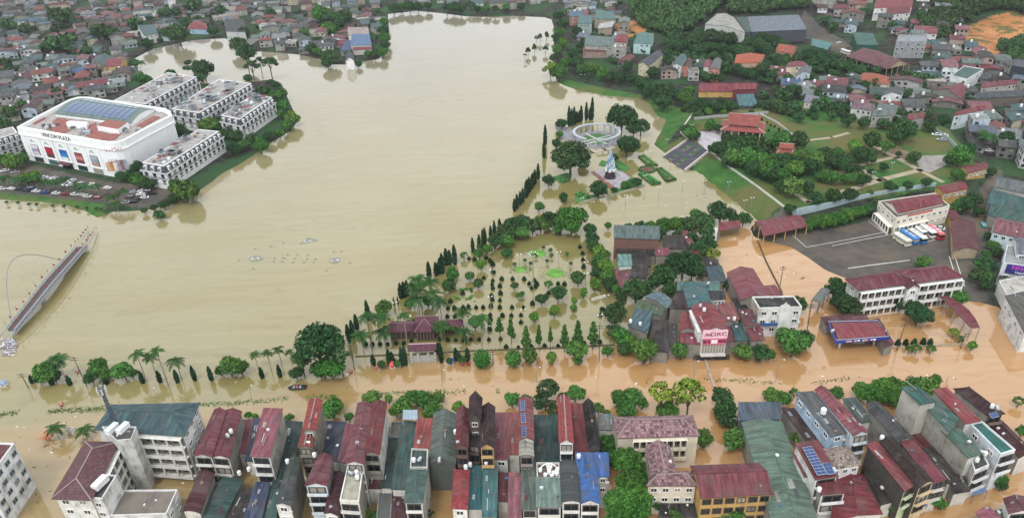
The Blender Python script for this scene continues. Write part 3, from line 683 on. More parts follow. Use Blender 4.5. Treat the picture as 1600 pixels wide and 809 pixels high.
E_('white box house with a turquoise roof and balcony', [(1563,711),(1586,704),(1533,659),(1515,663)], 11, 'flat', 'metal:2f8a80', wc='e2e7ea', side='d3dbe2', F=(1,2,'b'), L=(2,1))
E_('dark maroon corner house with rooftop machines by the street', [(1544,648),(1567,645),(1514,605),(1493,608)], 10, 'hip', 'metal:52303a', wc='7a6a5c', rh=1.8, F=(2,2,'b'))
E_('low maroon strip roof at the right edge of the east block', [(1593,713),(1615,706),(1566,658),(1547,661)], 6, 'g', 'metal:643238')
E_('red lower roof of the solar panel house, left side', [(1258,743),(1271,740),(1252,709),(1240,710)], 9, 's', 'metal:97424c', wc='e0e0de', side='dcdcd8')
E_('white house whose red roof carries a long solar array', [(1275,747),(1308,742),(1276,692),(1244,697)], 11.5, 's', 'metal:8f4048', wc='e4e4e2', side='dcdcd8', rh=.9, F=(2,2,'b'))
E_('grey brown tiled hip roof beside the solar array', [(1301,731),(1343,724),(1324,697),(1281,702)], 9.5, 'hip', 'tile:a39488/4e4540', wc='e8e8e6', F=(3,1), rh=1.8)
E_('wide crimson sheet roof in front of the solar house', [(1300,814),(1377,801),(1347,742),(1309,748)], 5.6, 'g', 'metal:93323c', rh=1.2)
E_('dark red awning roof over a white balcony', [(1284,771),(1320,768),(1306,746),(1275,750)], 9.6, 's', 'metal:8c3a42', wc='e4e4e2', F=(1,2,'b'), rh=.5)
E_('black flat sheet roof in the alley left of the twin red roofs', [(1378,786),(1397,781),(1371,731),(1351,736)], 4.8, 's', BLK)
E_('long red roof over a mouldy dark side wall', [(1414,764),(1429,755),(1369,691),(1356,697)], 10.5, 's', 'metal:9a4246', wc='c9d4b4', side='4c4944', rh=.5, F=(1,2,'b'))
E_('long dark brown ribbed roof in the middle of the twin red roofs', [(1437,759),(1457,750),(1391,683),(1377,689)], 11.6, 'g', 'metal:3e2d2c', wc='d3bf9a', side='4c4944', rh=1.0, F=(1,3,'b'))
E_('long crimson roof right of the dark brown ribbed roof', [(1457,752),(1476,747),(1425,689),(1408,692)], 9.8, 's', 'metal:95404c', rh=.5, F=(1,2,'b'))
E_('low grey brown alley roof beside the concrete wall', [(1481,753),(1499,748),(1458,700),(1441,703)], 5.2, 's', 'metal:4a433e')
E_('black low roof near the blue awnings', [(1491,769),(1514,765),(1503,743),(1481,746)], 4.4, 's', BLK)
E_('maroon gable at the bottom right corner', [(1578,800),(1615,797),(1600,776),(1570,779)], 8, 'g', 'metal:7a3a44', wc='e0e0de', side='d8d8d4', F=(2,2,'b'))
E_('small rose roof left of the bottom right corner house', [(1536,812),(1562,808),(1546,793),(1527,800)], 6.5, 'g', 'metal:a4566a', wc='d8d8d4')
E_('dull green roof between the two bottom right houses', [(1562,812),(1590,812),(1575,797),(1556,800)], 5.0, 's', 'metal:4f6f66')
for lab, q in (('blue awning on the flooded lane below the dark brown ribbed roof', [(1432,796),(1449,788),(1441,780),(1426,784)]), ('pale blue awning at the foot of the white terrace house', [(1522,773),(1543,767),(1534,754),(1515,761)])):
    Q = [P(x, y, 3.2) for x, y in q]; c = sum(Q, Vector())/4; r = thing('awning', (c.x, c.y, 0), lab, 'awning', 'blue awnings')
    a = MB(); slab(a, [[tuple(v) for v in Q]], metal('6f92bf'), .1); a.obj('roof', r)
    b = MB(); [b.beam(v, (v.x, v.y, -1.6), .12, plain('6b6b6b')) for v in Q]; b.obj('post', r)
# ---------------------------------------------------------------- white four-storey office complex
GO = 'white office complex at the lower left'
def gallery(root, a, b, z0, z1, nb, nf, depth=1.8, mt=None, rail=1.0):
    """open corridors in front of a wall: floor slabs, columns, parapets"""
    mt = mt or wall('dddcd6', .45); a = Vector(a[:2]); b = Vector(b[:2]); d = (b-a).normalized(); n = Vector((d.y, -d.x)); L = (b-a).length
    mb = MB(); c = (a+b)/2+n*depth/2
    for f in range(nf+1):
        z = z0+(z1-z0)*f/nf; mb.box(c, d, L, depth, z-.16, z, mt)
        if f < nf: mb.box((a+b)/2+n*(depth-.08), d, L, .14, z+.004, z+rail, mt)
    mb.obj('gallery_floor', root); mb = MB()
    for k in range(nb+1):
        p = a.lerp(b, k/nb)+n*(depth-.2); mb.box(p, d, .34, .45, z0+.004, z1-.17, mt)
    mb.obj('column', root)
    mb = MB(); cw = (a+b)/2+n*.03; mb.box(cw, d, L, .05, z0, z1-.2, wall('8f8a7c', .7)); mb.obj('shaded_corridor_wall', root); a = a+n*.04; b = b+n*.04  # darker board over the wall: recess shade painted in, along with grime
    for f in range(nf):
        z = z0+(z1-z0)*(f+.5)/nf
        for k in range(nb):
            window(root, a, b, (k+.32)/nb, z+.1, L/nb*.28, 1.7, 'd', True); window(root, a, b, (k+.72)/nb, z-.15, L/nb*.26, 2.2, 'd', True)
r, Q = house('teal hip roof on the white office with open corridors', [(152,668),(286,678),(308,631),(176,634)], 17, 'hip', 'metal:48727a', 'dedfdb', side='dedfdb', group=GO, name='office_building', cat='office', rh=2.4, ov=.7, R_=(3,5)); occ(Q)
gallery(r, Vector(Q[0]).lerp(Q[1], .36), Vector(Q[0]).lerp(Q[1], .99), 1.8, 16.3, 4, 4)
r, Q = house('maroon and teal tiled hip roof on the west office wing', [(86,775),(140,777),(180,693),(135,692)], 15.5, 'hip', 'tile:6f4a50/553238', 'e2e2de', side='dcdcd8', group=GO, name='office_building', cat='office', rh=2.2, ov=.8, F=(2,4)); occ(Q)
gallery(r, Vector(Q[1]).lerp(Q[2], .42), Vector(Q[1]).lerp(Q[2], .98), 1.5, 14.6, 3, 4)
H('white stair and lift tower of the office with two tank housings', [(183,690),(206,688),(214,668),(160,668)], 18.5, 'flat', 'wall:5a5856', 'cfcfc9', side='cfcfc9', group=GO, name='stair_tower', cat='tower', dirt=.9)
H('flat topped white block beside the tiled wing', [(142,779),(160,781),(183,744),(163,742)], 14.4, 'flat', 'wall:4f5350', 'dcdcd8', side='e0e0dc', group=GO, name='office_block', cat='office block', F=(1,3))
H('low flat roofed annex of the office at the bottom edge', [(173,807),(261,804),(278,766),(192,767)], 8.5, 'flat', 'wall:7b736a', 'd9dad6', side='d9dad6', group=GO, name='office_annex', cat='annex', F=(5,2), R_=(2,2))
r, Q = house('white office block at the left edge with rows of grey windows', [(-150,790),(-22,755),(23,694),(-90,690)], 16, 'flat', 'metal:8f4a4a', 'e4e6e6', side='e4e6e6', group=GO, name='office_building', cat='office', R_=(4,4), F=(6,4), dirt=.3, wk='b'); occ(Q)
# ---------------------------------------------------------------- middle cluster by the flooded park
G4 = 'houses between the park and the bus station'
def C_(label, q, z, roof='g', rc=RED, wc='8f8b82', **k):
    k.setdefault('group', G4); k.setdefault('name', 'house'); return H(label, q, z, roof, rc, wc, **k)
C_('long grey green roof over a brown brick upper floor', [(960,371),(1030,373),(1029,359),(960,357)], 10, 's', 'metal:6f8a88', '7a5a50', rh=1.6, side='b5b0a8')
C_('dark sheet roof below the brown brick floor', [(965,394),(1024,399),(1022,386),(963,384)], 4.5, 's', BLK)
C_('wide black roof left of the big dark tree', [(968,414),(1016,416),(1016,398),(966,396)], 4.2, 's', BLK)
C_('small mint and teal roof by the lime trees', [(968,415),(987,414),(985,400),(966,400)], 6.5, 's', 'metal:6fa79e', 'c8dccb')
C_('black roof patch with an orange tarpaulin', [(975,432),(1008,434),(1010,417),(972,416)], 4, 's', 'metal:3a3634')
C_('small rose roof beside the lime trees', [(966,448),(978,450),(984,424),(962,422)], 4, 's', 'metal:94505c')
C_('small rose roof left of the big dark tree', [(1025,398),(1044,398),(1044,390),(1024,389)], 5, 's', 'metal:a5495a')
C_('dark scrap roof behind the big dark tree', [(1038,388),(1072,388),(1066,370),(1036,372)], 4.2, 's', 'metal:3c3836')
C_('narrow red strip roof running down beside the dark trees', [(1085,396),(1093,395),(1072,362),(1063,362)], 5, 's', 'metal:963c46')
C_('black roof at the edge of the orange yard', [(1100,430),(1128,430),(1120,408),(1092,404)], 4.3, 's', BLK)
C_('dark roof with a teal panel near the orange yard', [(1112,442),(1134,438),(1126,418),(1104,420)], 5, 's', 'metal:3f6670')
C_('pale teal and blue tent roof', [(1042,481),(1050,470),(1024,456),(1009,463)], 6.5, 'x', 'metal:7396a0')
C_('moss green gable on a low shed', [(992,481),(1031,492),(1040,484),(1002,468)], 6.5, 'x', 'metal:5a7d58')
C_('teal blue flat roof by the willow trees', [(982,508),(1011,519),(1018,490),(993,487)], 6.5, 's', 'metal:557e8c')
C_('wide black roof with tile rows near the street', [(1017,546),(1043,549),(1043,505),(1021,502)], 5, 's', 'metal:33312f')
C_('grey low roof between the black roof and the crimson house', [(1044,545),(1058,545),(1058,508),(1044,506)], 4, 's', 'metal:55504c')
C_('big teal gable at the centre of the cluster', [(1077,480),(1111,473),(1100,444),(1067,446)], 10, 'g', 'metal:437e82', '6f5a5e', rh=1.6)
C_('pale green cross roof behind the big teal gable', [(1060,453),(1124,455),(1120,441),(1058,443)], 8, 'x', 'metal:5d938c', '7a5a50', rh=2.0)
C_('dark brown slope left of the big teal gable', [(1047,481),(1074,481),(1066,455),(1058,457)], 6.5, 's', 'metal:4c3c40')
C_('charcoal roof above a white parapet beside the teal gable', [(1110,467),(1133,466),(1129,454),(1102,454)], 8, 'x', 'metal:45434a', 'd4d4d0', F=(4,1))
C_('small crimson roof left of the white side wall', [(1064,514),(1085,514),(1077,491),(1065,490)], 8.5, 'g', 'metal:a83a44')
C_('lower crimson roof at the street corner', [(1064,534),(1095,537),(1087,516),(1063,516)], 6.5, 's', 'metal:9c4550')
C_('salmon roof with a grey strip right of the shop', [(1131,501),(1155,498),(1144,476),(1123,478)], 8.5, 's', 'metal:a45a58')
C_('dull red slope between the shop and the teal shed', [(1134,532),(1152,532),(1146,502),(1133,503)], 5.5, 's', 'metal:8a4048')
C_('teal shed roof on the street right of the shop', [(1150,531),(1169,530),(1159,508),(1144,509)], 6, 's', 'metal:3a6c70')
C_('upper dark rose roof left of the white balconied house', [(1166,508),(1183,507),(1174,486),(1154,486)], 9, 's', 'metal:7d4048')
C_('lower dark rose roof on the street', [(1175,531),(1194,530),(1186,509),(1166,510)], 7.5, 's', 'metal:8f3f48')
C_('large rose gable beside the orange yard', [(1158,468),(1202,463),(1176,420),(1137,426)], 7.5, 'g', 'metal:9c4a56', rh=1.8)
C_('rose roof wing beside the white balconied house', [(1200,463),(1222,460),(1210,448),(1192,450)], 6.5, 's', 'metal:a04c58')
C_('charcoal scrap roof near the white balconied house', [(1152,484),(1168,482),(1158,466),(1144,468)], 5, 's', 'metal:494644')
r, Q = house('white two-storey house with a black flat roof and curved gable', [(1186,483),(1253,481),(1240,464),(1175,465)], 11.5, 'flat', 'metal:3a3a3c', 'e4e4e0', side='c9b8a8', group=G4, name='house', cat='house', F=(4,3)); occ(Q)
a = MB(); f0, f1 = Q[0], Q[1]; p = f0.lerp(f1, .60); d = (f1-f0).normalized(); n_ = Vector((d.y, -d.x))
a.box(p+n_*.25, d, 3.2, .5, 3.0, 11.9, wall('e8e8e4', .3)); prof = [(-2.0, 11.9), (2.0, 11.9), (1.4, 13.0), (.5, 13.3), (0, 14.2), (-.5, 13.3), (-1.4, 13.0)]
for s, off in ((1, .55), (-1, .05)):
    pts = [tuple((p+d*x+n_*off).to_3d()+Vector((0, 0, z))) for x, z in prof]; a.face(pts if s == 1 else pts[::-1], wall('e8e8e4', .3))
a.obj('pediment', r); a = MB(); a.box(f0.lerp(f1, .16)+n_*1.0, d, 9, .3, 5.2, 6.3, plain('35609c')); a.obj('shop_sign', r)
# shop with the pink and white front
r, Q = house('crimson gabled shop with a white and pink sign across its front', [(1098,517),(1137,516),(1117,477),(1081,480)], 12, 'g', 'metal:a03a42', 'e6e4e2', side='dcdbd6', group=G4, name='shop', cat='shop', rh=1.7); occ(Q)
def text(s, root, a, b, t, z, size, mt, off=.12, ext=.03, sx=1.0, al='CENTER', tilt=0):
    cu = bpy.data.curves.new('lettering', 'FONT'); cu.body = s; cu.size = size; cu.extrude = ext; cu.align_x = al; cu.align_y = 'CENTER'; cu.materials.append(mt)
    o = bpy.data.objects.new('lettering', cu); COL.objects.link(o); o.parent = root
    a = Vector((a[0], a[1], 0)); b = Vector((b[0], b[1], 0)); d = (b-a).normalized(); n = Vector((d.y, -d.x, 0)); p = a+(b-a)*t+n*off+Vector((0, 0, z))-root.location
    o.matrix_local = Matrix(((d.x*sx, 0, n.x, p.x), (d.y*sx, 0, n.y, p.y), (0, 1, 0, p.z), (0, 0, 0, 1))); cu2 = o; bpy.context.view_layer.update(); me = bpy.data.meshes.new_from_object(cu2); o2 = bpy.data.objects.new('lettering', me); COL.objects.link(o2); o2.parent = root; o2.matrix_local = cu2.matrix_local; bpy.data.objects.remove(cu2); return o2
def board(root, name, a, b, t0, t1, z0, z1, mt, off=.1, th=.12):
    mb = MB(); a = Vector(a[:2]); b = Vector(b[:2]); d = (b-a).normalized(); n = Vector((d.y, -d.x)); c = a.lerp(b, (t0+t1)/2)+n*off; mb.box(c, d, (b-a).length*(t1-t0), th, z0, z1, mt); return mb.obj(name, root)
f0, f1 = Q[0], Q[1]
board(r, 'upper_sign', f0, f1, 0.0, 1.0, 9.4, 12.6, plain('eec3cf'), .5, .3); board(r, 'banner', f0, f1, 0.03, .97, 6.9, 9.3, plain('cf6d8c'), .5, .25)
text('DRC', r, f0, f1, .64, 11.0, 2.0, plain('6a1630'), .68, sx=1.35); 
a = MB(); cc = f0.lerp(f1, .2); d = (f1-f0).normalized(); n_ = Vector((d.y, -d.x))
for u_, v_ in (((-.9, 10.4), (-.3, 11.5)), ((-.3, 11.5), (.3, 10.4)), ((.1, 10.8), (.5, 11.3)), ((.5, 11.3), (1.0, 10.4))): a.beam((cc+n_*.7+d*u_[0]).to_3d()+Vector((0, 0, u_[1])), (cc+n_*.7+d*v_[0]).to_3d()+Vector((0, 0, v_[1])), .2, plain('6a1630'))
a.obj('emblem', r)
for t, w in ((.12, .14), (.28, .1), (.5, .24), (.74, .16), (.9, .12)): board(r, 'banner_strip', f0, f1, t-w/2, t+w/2, 7.4+.3*(t > .5), 8.8, plain('f1ebee' if .3 < t < .7 else '7a1f4a'), .66, .06)
board(r, 'window_band', f0, f1, .03, .97, 3.2, 6.5, glass('2a2024'), .12, .1)
for k in range(9): board(r, 'mullion', f0, f1, .03+k*.115, .045+k*.115, 3.2, 6.5, plain('d8d8d4'), .22, .12)
balcony(r, f0, f1, 0, 1, 2.7, wall('d8d6d2', .4), 1.4); window(r, f0, f1, .5, 1.2, 12, 2.2, 'd')
H('narrow white slab wall house left of the sign', [(1092,518),(1098,517),(1083,485),(1078,487)], 11, 's', 'plain:d8d8d4', 'e2e2de', group=G4, name='wall_house', cat='annex', rh=.4)
# ---------------------------------------------------------------- three-storey school by the yard
g5 = 'buildings around the flooded yard'
r, Q = house('white three-storey building, west wing with open corridors', [(1343,452),(1417,442),(1400,424),(1325,437)], 11, 'hip', 'metal:8f3b4a', 'e2e3e1', group=g5, name='office_building', cat='office', rh=2.2, ov=.8, side='cfd0cc', L=(1,3)); occ(Q)
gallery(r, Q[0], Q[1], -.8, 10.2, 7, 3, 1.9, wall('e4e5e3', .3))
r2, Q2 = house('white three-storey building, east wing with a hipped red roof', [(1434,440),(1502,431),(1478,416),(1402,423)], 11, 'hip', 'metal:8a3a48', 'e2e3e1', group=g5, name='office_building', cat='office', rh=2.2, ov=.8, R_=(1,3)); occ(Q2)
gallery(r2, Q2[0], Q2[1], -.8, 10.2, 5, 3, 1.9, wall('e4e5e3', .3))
r, Q = house('projecting middle bay of the white three-storey building', [(1419,451),(1436,449),(1426,438),(1410,440)], 10.6, 'g', 'metal:7c3644', 'e6e7e5', group=g5, name='stair_bay', cat='stair bay', F=(1,3), rh=1.6); occ(Q)
# petrol station
r = thing('petrol_station', P(1345,515,0), 'red topped petrol station canopy with a blue edge in the flood', 'petrol station'); Q = [P(x, y, 5.6) for x, y in ((1308,530),(1387,524),(1370,501),(1296,503))]; occ([q.to_2d() for q in Q])
I_ = inset(Q, .0); O_ = inset(Q, -.5); a = MB(); a.prism(O_, 4.2, 5.4, plain('2b3f9a', .4), top=False, bottom=True); a.prism(inset(Q, -.3), 5.4, 5.75, plain('c9ccd8', .4), top=False); a.obj('fascia', r)
a = MB(); roofgeo(a, MB(), inset(Q, .3), 5.5, 'x', .7, metal('a8404c'), None, 0); a.obj('roof', r)
for k, (s, t) in enumerate(((.15, .3), (.85, .3), (.15, .7), (.85, .7))):
    p = Q[0].lerp(Q[1], s).lerp(Q[3].lerp(Q[2], s), t); a = MB(); a.box(p, (1, 0), .6, .6, -1.6, 4.3, plain('d8d8d8')); a.obj('column', r)
for t in (.2, .35, .5, .65): board(r, 'sign_panel', O_[0], O_[1], t, t+.1, 4.5, 5.1, plain('f0f0f0'), .05, .06)
a = MB(); p0, p1 = O_[0], O_[1]; [a.box(p0.lerp(p1, t)+Vector((0, -.12)), (p1-p0).normalized(), .35, .08, 4.6, 5.0, plain('c23a3a')) for t in (.22, .25, .28, .38, .41, .53, .56, .59, .68)]; a.obj('sign_marks', r)
C_('dark maroon roof joined behind the petrol station canopy', [(1290,506),(1357,500),(1345,490),(1283,495)], 4.6, 'x', 'metal:6f3340')
C_('maroon walkway roof leaning off the right end of the petrol station', [(1383,541),(1396,536),(1372,500),(1361,502)], 4.2, 's', 'metal:6f4048')
C_('small corrugated shelter on posts near the school trees', [(1269,469),(1281,473),(1296,454),(1284,451)], 5, 'b', 'metal:8b958f', '8a8a86', openv=True)
# curved red canopy
r = thing('walkway_canopy', P(1500,490,0), 'curved crimson walkway canopy sweeping over the flooded yard', 'canopy')
pts = [((1468,462),(1483,463)),((1478,473),(1499,472)),((1492,486),(1514,484)),((1506,500),(1524,497)),((1517,512),(1531,511))]
a = MB(); F_ = [[tuple(P(*pts[i][0], 5)), tuple(P(*pts[i+1][0], 5)), tuple(P(*pts[i+1][1], 5.6)), tuple(P(*pts[i][1], 5.6))] for i in range(4)]; slab(a, F_, metal('9a3a46'), .25); a.obj('roof', r)
a = MB(); [a.beam(P(*q, 5), P(*q, 5)-Vector((0, 0, 6.6)), .25, plain('9a9a98')) for pr in pts for q in pr]; a.obj('post', r)
H('white walled grey roofed house at the right edge of the flood', [(1602,520),(1690,505),(1650,448),(1570,468)], 8, 's', 'metal:6f6d68', 'e4e6e6', side='e4e6e6', group=g5, name='house', L=(4,1), rh=1.5)
C_('pale grey concrete roof behind the right edge white house', [(1572,462),(1640,448),(1610,430),(1560,440)], 6, 'flat', 'wall:b5b2aa', 'd8d8d4')
C_('teal roofs by the narrow lane at the right edge', [(1563,432),(1600,432),(1600,412),(1558,414)], 5, 's', 'metal:38665f')
C_('small rose roof beside the narrow lane at the right edge', [(1566,453),(1596,452),(1590,440),(1564,441)], 5, 's', 'metal:9a4656')
# ---------------------------------------------------------------- bus station
g6 = 'bus station buildings'
r, Q = house('cream bus station with a crimson roof behind a white parapet', [(1400,342),(1484,323),(1460,303),(1372,316)], 8.8, 'flat', 'metal:8d8780', 'e2dccb', side='e2dccb', group=g6, name='bus_station', cat='bus station', dirt=.25, F=(9,2), L=(4,2), R_=(2,2)); occ(Q)
a = MB(); w_ = MB(); I2 = inset(Q, 2.2); roofgeo(a, w_, I2, 9.9, 'x', 1.8, metal('a23a4c'), wall('e2dccb', .2), .3); w_.prism([tuple(v) for v in I2], 8.9, 9.9, wall('e2dccb', .2), top=False); a.obj('crimson_roof', r); w_.obj('roof_wall', r)
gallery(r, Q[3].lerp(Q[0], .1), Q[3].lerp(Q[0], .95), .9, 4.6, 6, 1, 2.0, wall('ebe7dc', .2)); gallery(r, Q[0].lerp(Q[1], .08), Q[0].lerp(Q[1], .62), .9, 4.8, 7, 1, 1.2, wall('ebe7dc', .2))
board(r, 'name_sign', Q[0], Q[1], .2, .66, 8.9, 9.6, plain('b83a32'), .3)
def shed(label, q, z, roof, rc, **k): return H(label, q, z, roof, rc, k.pop('wc', 'c9a765'), group=g6, name='shed', cat='shed', **k)
shed('wide open crimson shelter left of the clipped hedge', [(1194,368),(1261,353),(1246,336),(1180,346)], 5, 'x', 'metal:96404a', openv=True, rh=1.2)
shed('long dark red shed standing right of the parked buses', [(1491,391),(1528,389),(1522,347),(1487,346)], 5, 'g', 'metal:7c3a40', wc='b5a58a', rh=1.4)
shed('small red shelter at the corner of the orange yard', [(1124,360),(1156,355),(1155,347),(1124,350)], 4.5, 's', 'metal:9c3a46', openv=True, wc='8a8a86')
shed('white kiosk box by the dark trees', [(1113,364),(1121,364),(1122,356),(1113,356)], 4, 'flat', 'plain:dcdcdc', wc='dcdcdc')
shed('yellow gatehouse with a crimson roof beside the long grey shed', [(1474,302),(1512,294),(1500,284),(1462,292)], 8, 'x', 'metal:9a3a42', F=(5,1), rh=1.2)
shed('yellow lodge with a red roof near the upper gate', [(1513,270),(1543,263),(1537,254),(1502,261)], 8, 'x', 'metal:9c4446', F=(4,1), rh=1.2)
shed('low dark red roof behind the bus station', [(1486,343),(1500,340),(1492,330),(1480,332)], 4.5, 's', 'metal:7c3038')
for lab, q, z, rc, wc, kw in (
    ('teal ridge roof at the right edge above the white hotel', [(1543,318),(1600,330),(1612,312),(1552,296)], 7, 'metal:3f7474', '8d8b84', {}),
    ('pale grey long roof at the right edge by the lane', [(1556,292),(1612,304),(1612,286),(1558,277)], 8, 'metal:7f8b8d', 'b5b2aa', {}),
    ('teal and rust roof of the lane market', [(1545,335),(1602,352),(1605,330),(1548,318)], 6.5, 'metal:4c7c74', '8d8b84', {}),
    ('pink roofed white hotel front on the lane', [(1552,362),(1612,375),(1620,352),(1556,340)], 8, 'metal:a06068', 'cfe0e6', dict(F=(5,2))),
    ('blue grey flat roof at the far right edge', [(1590,395),(1640,400),(1640,372),(1585,372)], 12, 'metal:73838f', 'd8d8d8', dict(F=(3,3)))):
    H(lab, q, z, 'x', rc, wc, group='lane houses at the right edge', **kw)
Q = [P(x, y, 9) for x, y in ((1573,414),(1640,420),(1640,395),(1576,388))]
r, Q = house('white building with a magenta lettered purple sign', [(1567,412),(1650,424),(1650,392),(1573,384)], 10, 'flat', 'wall:8f9494', 'd6d9dc', group='lane houses at the right edge', name='hotel', cat='hotel', F=(4,2)); occ(Q)
board(r, 'sign_board', Q[0], Q[1], .08, .9, 6.6, 10.4, plain('2c2a72', .4), .35, .3)
text('NHÀ N', r, Q[0], Q[1], .40, 9.3, 2.3, plain('d64ccf', .4), .55); text('khách', r, Q[0], Q[1], .36, 7.4, 1.3, plain('e8e8f0', .4), .55)
# ---------------------------------------------------------------- shopping mall
mz = 21.0
MP = [(26,199),(60,181),(108,156),(122,152),(137,152),(190,160),(240,167),(258,170),(266,174),(269,181),(235,198),(205,214),(196,219),(187,222),(177,224),(167,223.5),(158,222)]
MW = [P(x, y, mz).to_2d() for x, y in MP][::-1]      # photo order is clockwise seen from above
_ar = sum(MW[i].x*MW[(i+1) % len(MW)].y-MW[(i+1) % len(MW)].x*MW[i].y for i in range(len(MW)))
if _ar < 0: MW = MW[::-1]
mall = thing('shopping_mall', P(150, 275, .9), 'large white shopping mall with solar vault and lettered parapet by the lake', 'shopping mall')
wm = wall('f4f5f6', .1); a = MB(); a.prism(MW, -.5, mz-4.2, wm, top=False); a.obj('wall', mall)
a = MB(); O1 = inset(MW, -.55); a.prism(O1, mz-4.2, mz-3.7, wm, bottom=True); I1 = inset(MW, .0); a.prism(I1, mz-3.7, mz+.2, wm, top=False)
I2 = inset(MW, 1.6); n_ = len(MW)
for i in range(n_):
    j = (i+1) % n_; a.face([(*I1[i], mz+.2), (*I1[j], mz+.2), (*I2[j], mz+.2), (*I2[i], mz+.2)], wm); a.face([(*I2[j], mz-1.9), (*I2[i], mz-1.9), (*I2[i], mz+.2), (*I2[j], mz+.2)], wm)
O3 = inset(MW, -.3); a.prism(O3, 4.4, 4.9, wm); a.obj('parapet', mall)
a = MB(); a.face([(*q, mz-1.9) for q in I2], wall('a9a39e', .8)); a.obj('roof_terrace', mall)
def slabpx(root, name, pts, z0, z1, mt, top=None):
    Qp = [P(x, y, z1).to_2d() for x, y in pts]
    ar = sum(Qp[i].x*Qp[(i+1) % len(Qp)].y-Qp[(i+1) % len(Qp)].x*Qp[i].y for i in range(len(Qp)))
    if ar < 0: Qp = Qp[::-1]
    mb = MB(); mb.prism(Qp, z0, z1, mt, top=top); return mb.obj(name, root)
TC = wall('965f58', .7)
for pts, z in (([(50,192),(68,183),(72,185),(55,194)], 19.4), ([(82,190),(90,184),(110,187),(112,194),(100,201),(84,198)], 19.4), ([(70,198),(85,195),(112,203),(98,209),(80,205)], 19.35), ([(133,212),(149,204),(175,210),(157,220)], 19.45), ([(213,196),(240,181),(250,183),(222,199)], 19.5), ([(136,196),(150,191),(152,203),(143,207)], 19.42), ([(160,219),(176,209),(190,208),(178,218)], 19.4)):
    slabpx(mall, 'terracotta_deck', pts, 19.15, z, TC)
slabpx(mall, 'stair_house', [(151,196),(168,187),(200,191),(184,202)], 19.15, 22.2, wm, TC)
slabpx(mall, 'stair_house', [(103,192),(108,189),(137,191),(134,196)], 19.15, 21.6, wm)
V = [P(x, y, 20.6).to_2d() for x, y in ((86,178),(205,193),(240,171),(131,154))]
a = MB(); w_ = MB(); roofgeo(a, w_, V, 20.6, 'bx', 2.4, metal('8fb0a8'), wm, .2, seg=8); w_.prism(V, 19.0, 20.6, wm, top=False); a.obj('vault_roof', mall); w_.obj('vault_wall', mall)
pv = MB(); pm = plain('51688a', .3); pf = plain('c3ccd6', .4); VV = V[1:]+V[:1]      # arc runs across VV[0]->VV[1]
def vault(s, t, dz=.18):
    p = V[0].lerp(V[1], t).lerp(V[3].lerp(V[2], t), s); return (p.x, p.y, 20.6+2.4*math.sin(math.pi*min(max(s, .02), .98))**.8+dz)
for i in range(11):
    t0, t1 = .07+i*.078, .07+i*.078+.068
    for j in range(5):
        s0, s1 = .10+j*.105, .10+(j+1)*.105-.006; pv.face([vault(s0, t0), vault(s0, t1), vault(s1, t1), vault(s1, t0)], pm)
pv.obj('solar_panels', mall)
pv = MB()
for i in range(10):
    t0, t1 = .10+i*.078, .10+i*.078+.06; pv.face([vault(.72, t0), vault(.72, t1), vault(.86, t1), vault(.86, t0)], plain('8fa9b8', .3))
pv.obj('skylight', mall)
for k in range(26):                                  # plant on the roof
    x, y = R.choice([(R.uniform(112, 142), R.uniform(196, 209)), (R.uniform(66, 92), R.uniform(194, 202)), (R.uniform(185, 222), R.uniform(198, 210))])
    p = P(x, y, 19.8); a = MB(); a.box(p, (.9, .43), R.uniform(1.2, 2.6), R.uniform(1, 1.8), 19.12, 19.1+R.uniform(.9, 2.0), plain(R.choice(['8a8f92', 'c9ccd0', '5e6468', 'a9b4bc']), .5)); a.obj('roof_unit', mall)
fa, fb = P(26, 199, mz).to_2d(), P(158, 222, mz).to_2d()
wx = glass('3b5a5c')
for k, t in enumerate((.14, .315, .49, .67, .85)):
    a = MB(); d = (fb-fa).normalized(); n2 = Vector((d.y, -d.x)); c = fa.lerp(fb, t)+n2*.12; rr = 2.0
    pts = [c+d*rr*math.cos(i*math.pi/12) for i in range(13)]; zs = [13.4+rr*.95*math.sin(i*math.pi/12) for i in range(13)]
    a.face([(p.x, p.y, z) for p, z in zip(pts, zs)], plain('9dbfae', .3))
    for i in range(12): a.beam((*(pts[i]+n2*.06), zs[i]), (*(pts[i+1]+n2*.06), zs[i+1]), .25, wm)
    for q in (3, 6, 9): a.beam((c.x, c.y, 13.4), (pts[q].x, pts[q].y, zs[q]), .12, wm)
    a.obj('arch_window', mall)
    cols = [('e2e0e6', 'a9a2bd', 'd8d6e0'), ('b02438', 'b02438', '5a4a3c'), ('1f66b8', '2e86cc', 'dfe8ee'), ('a04a50', 'c98a80', '7a4048'), ('a9b6bc', '8fa0a8', 'b98a80')][k]
    board(mall, 'poster_frame', fa, fb, t-.045, t+.045, 5.6, 11.8, plain('2e2c30'), .14, .12)
    for j, cc in enumerate(cols): board(mall, 'poster', fa, fb, t-.04, t+.04, 11.6-2*(j+1), 11.6-2*j-.02*0, plain(cc, .4, var=.25), .23, .08)
    board(mall, 'shop_window', fa, fb, t-.055, t+.055, 1.2, 4.0, glass('2c4a4e'), .1, .1)
    for s in (-.083, .083): board(mall, 'pilaster', fa, fb, t+s-.012, t+s+.012, 4.9, 16.2, wm, .2, .4)
board(mall, 'entrance_canopy', fa, fb, .42, .56, 4.0, 4.6, plain('5a3038'), 1.6, 3.2); board(mall, 'entrance', fa, fb, .43, .55, .9, 3.9, glass('20262a'), .3, .5)
text('VINCOM PLAZA', mall, fa, fb, .47, 19.1, 3.3, plain('1c1a1c'), .1, sx=1.0)
ca, cb = P(160, 222.5, mz).to_2d(), P(190, 221.5, mz).to_2d()
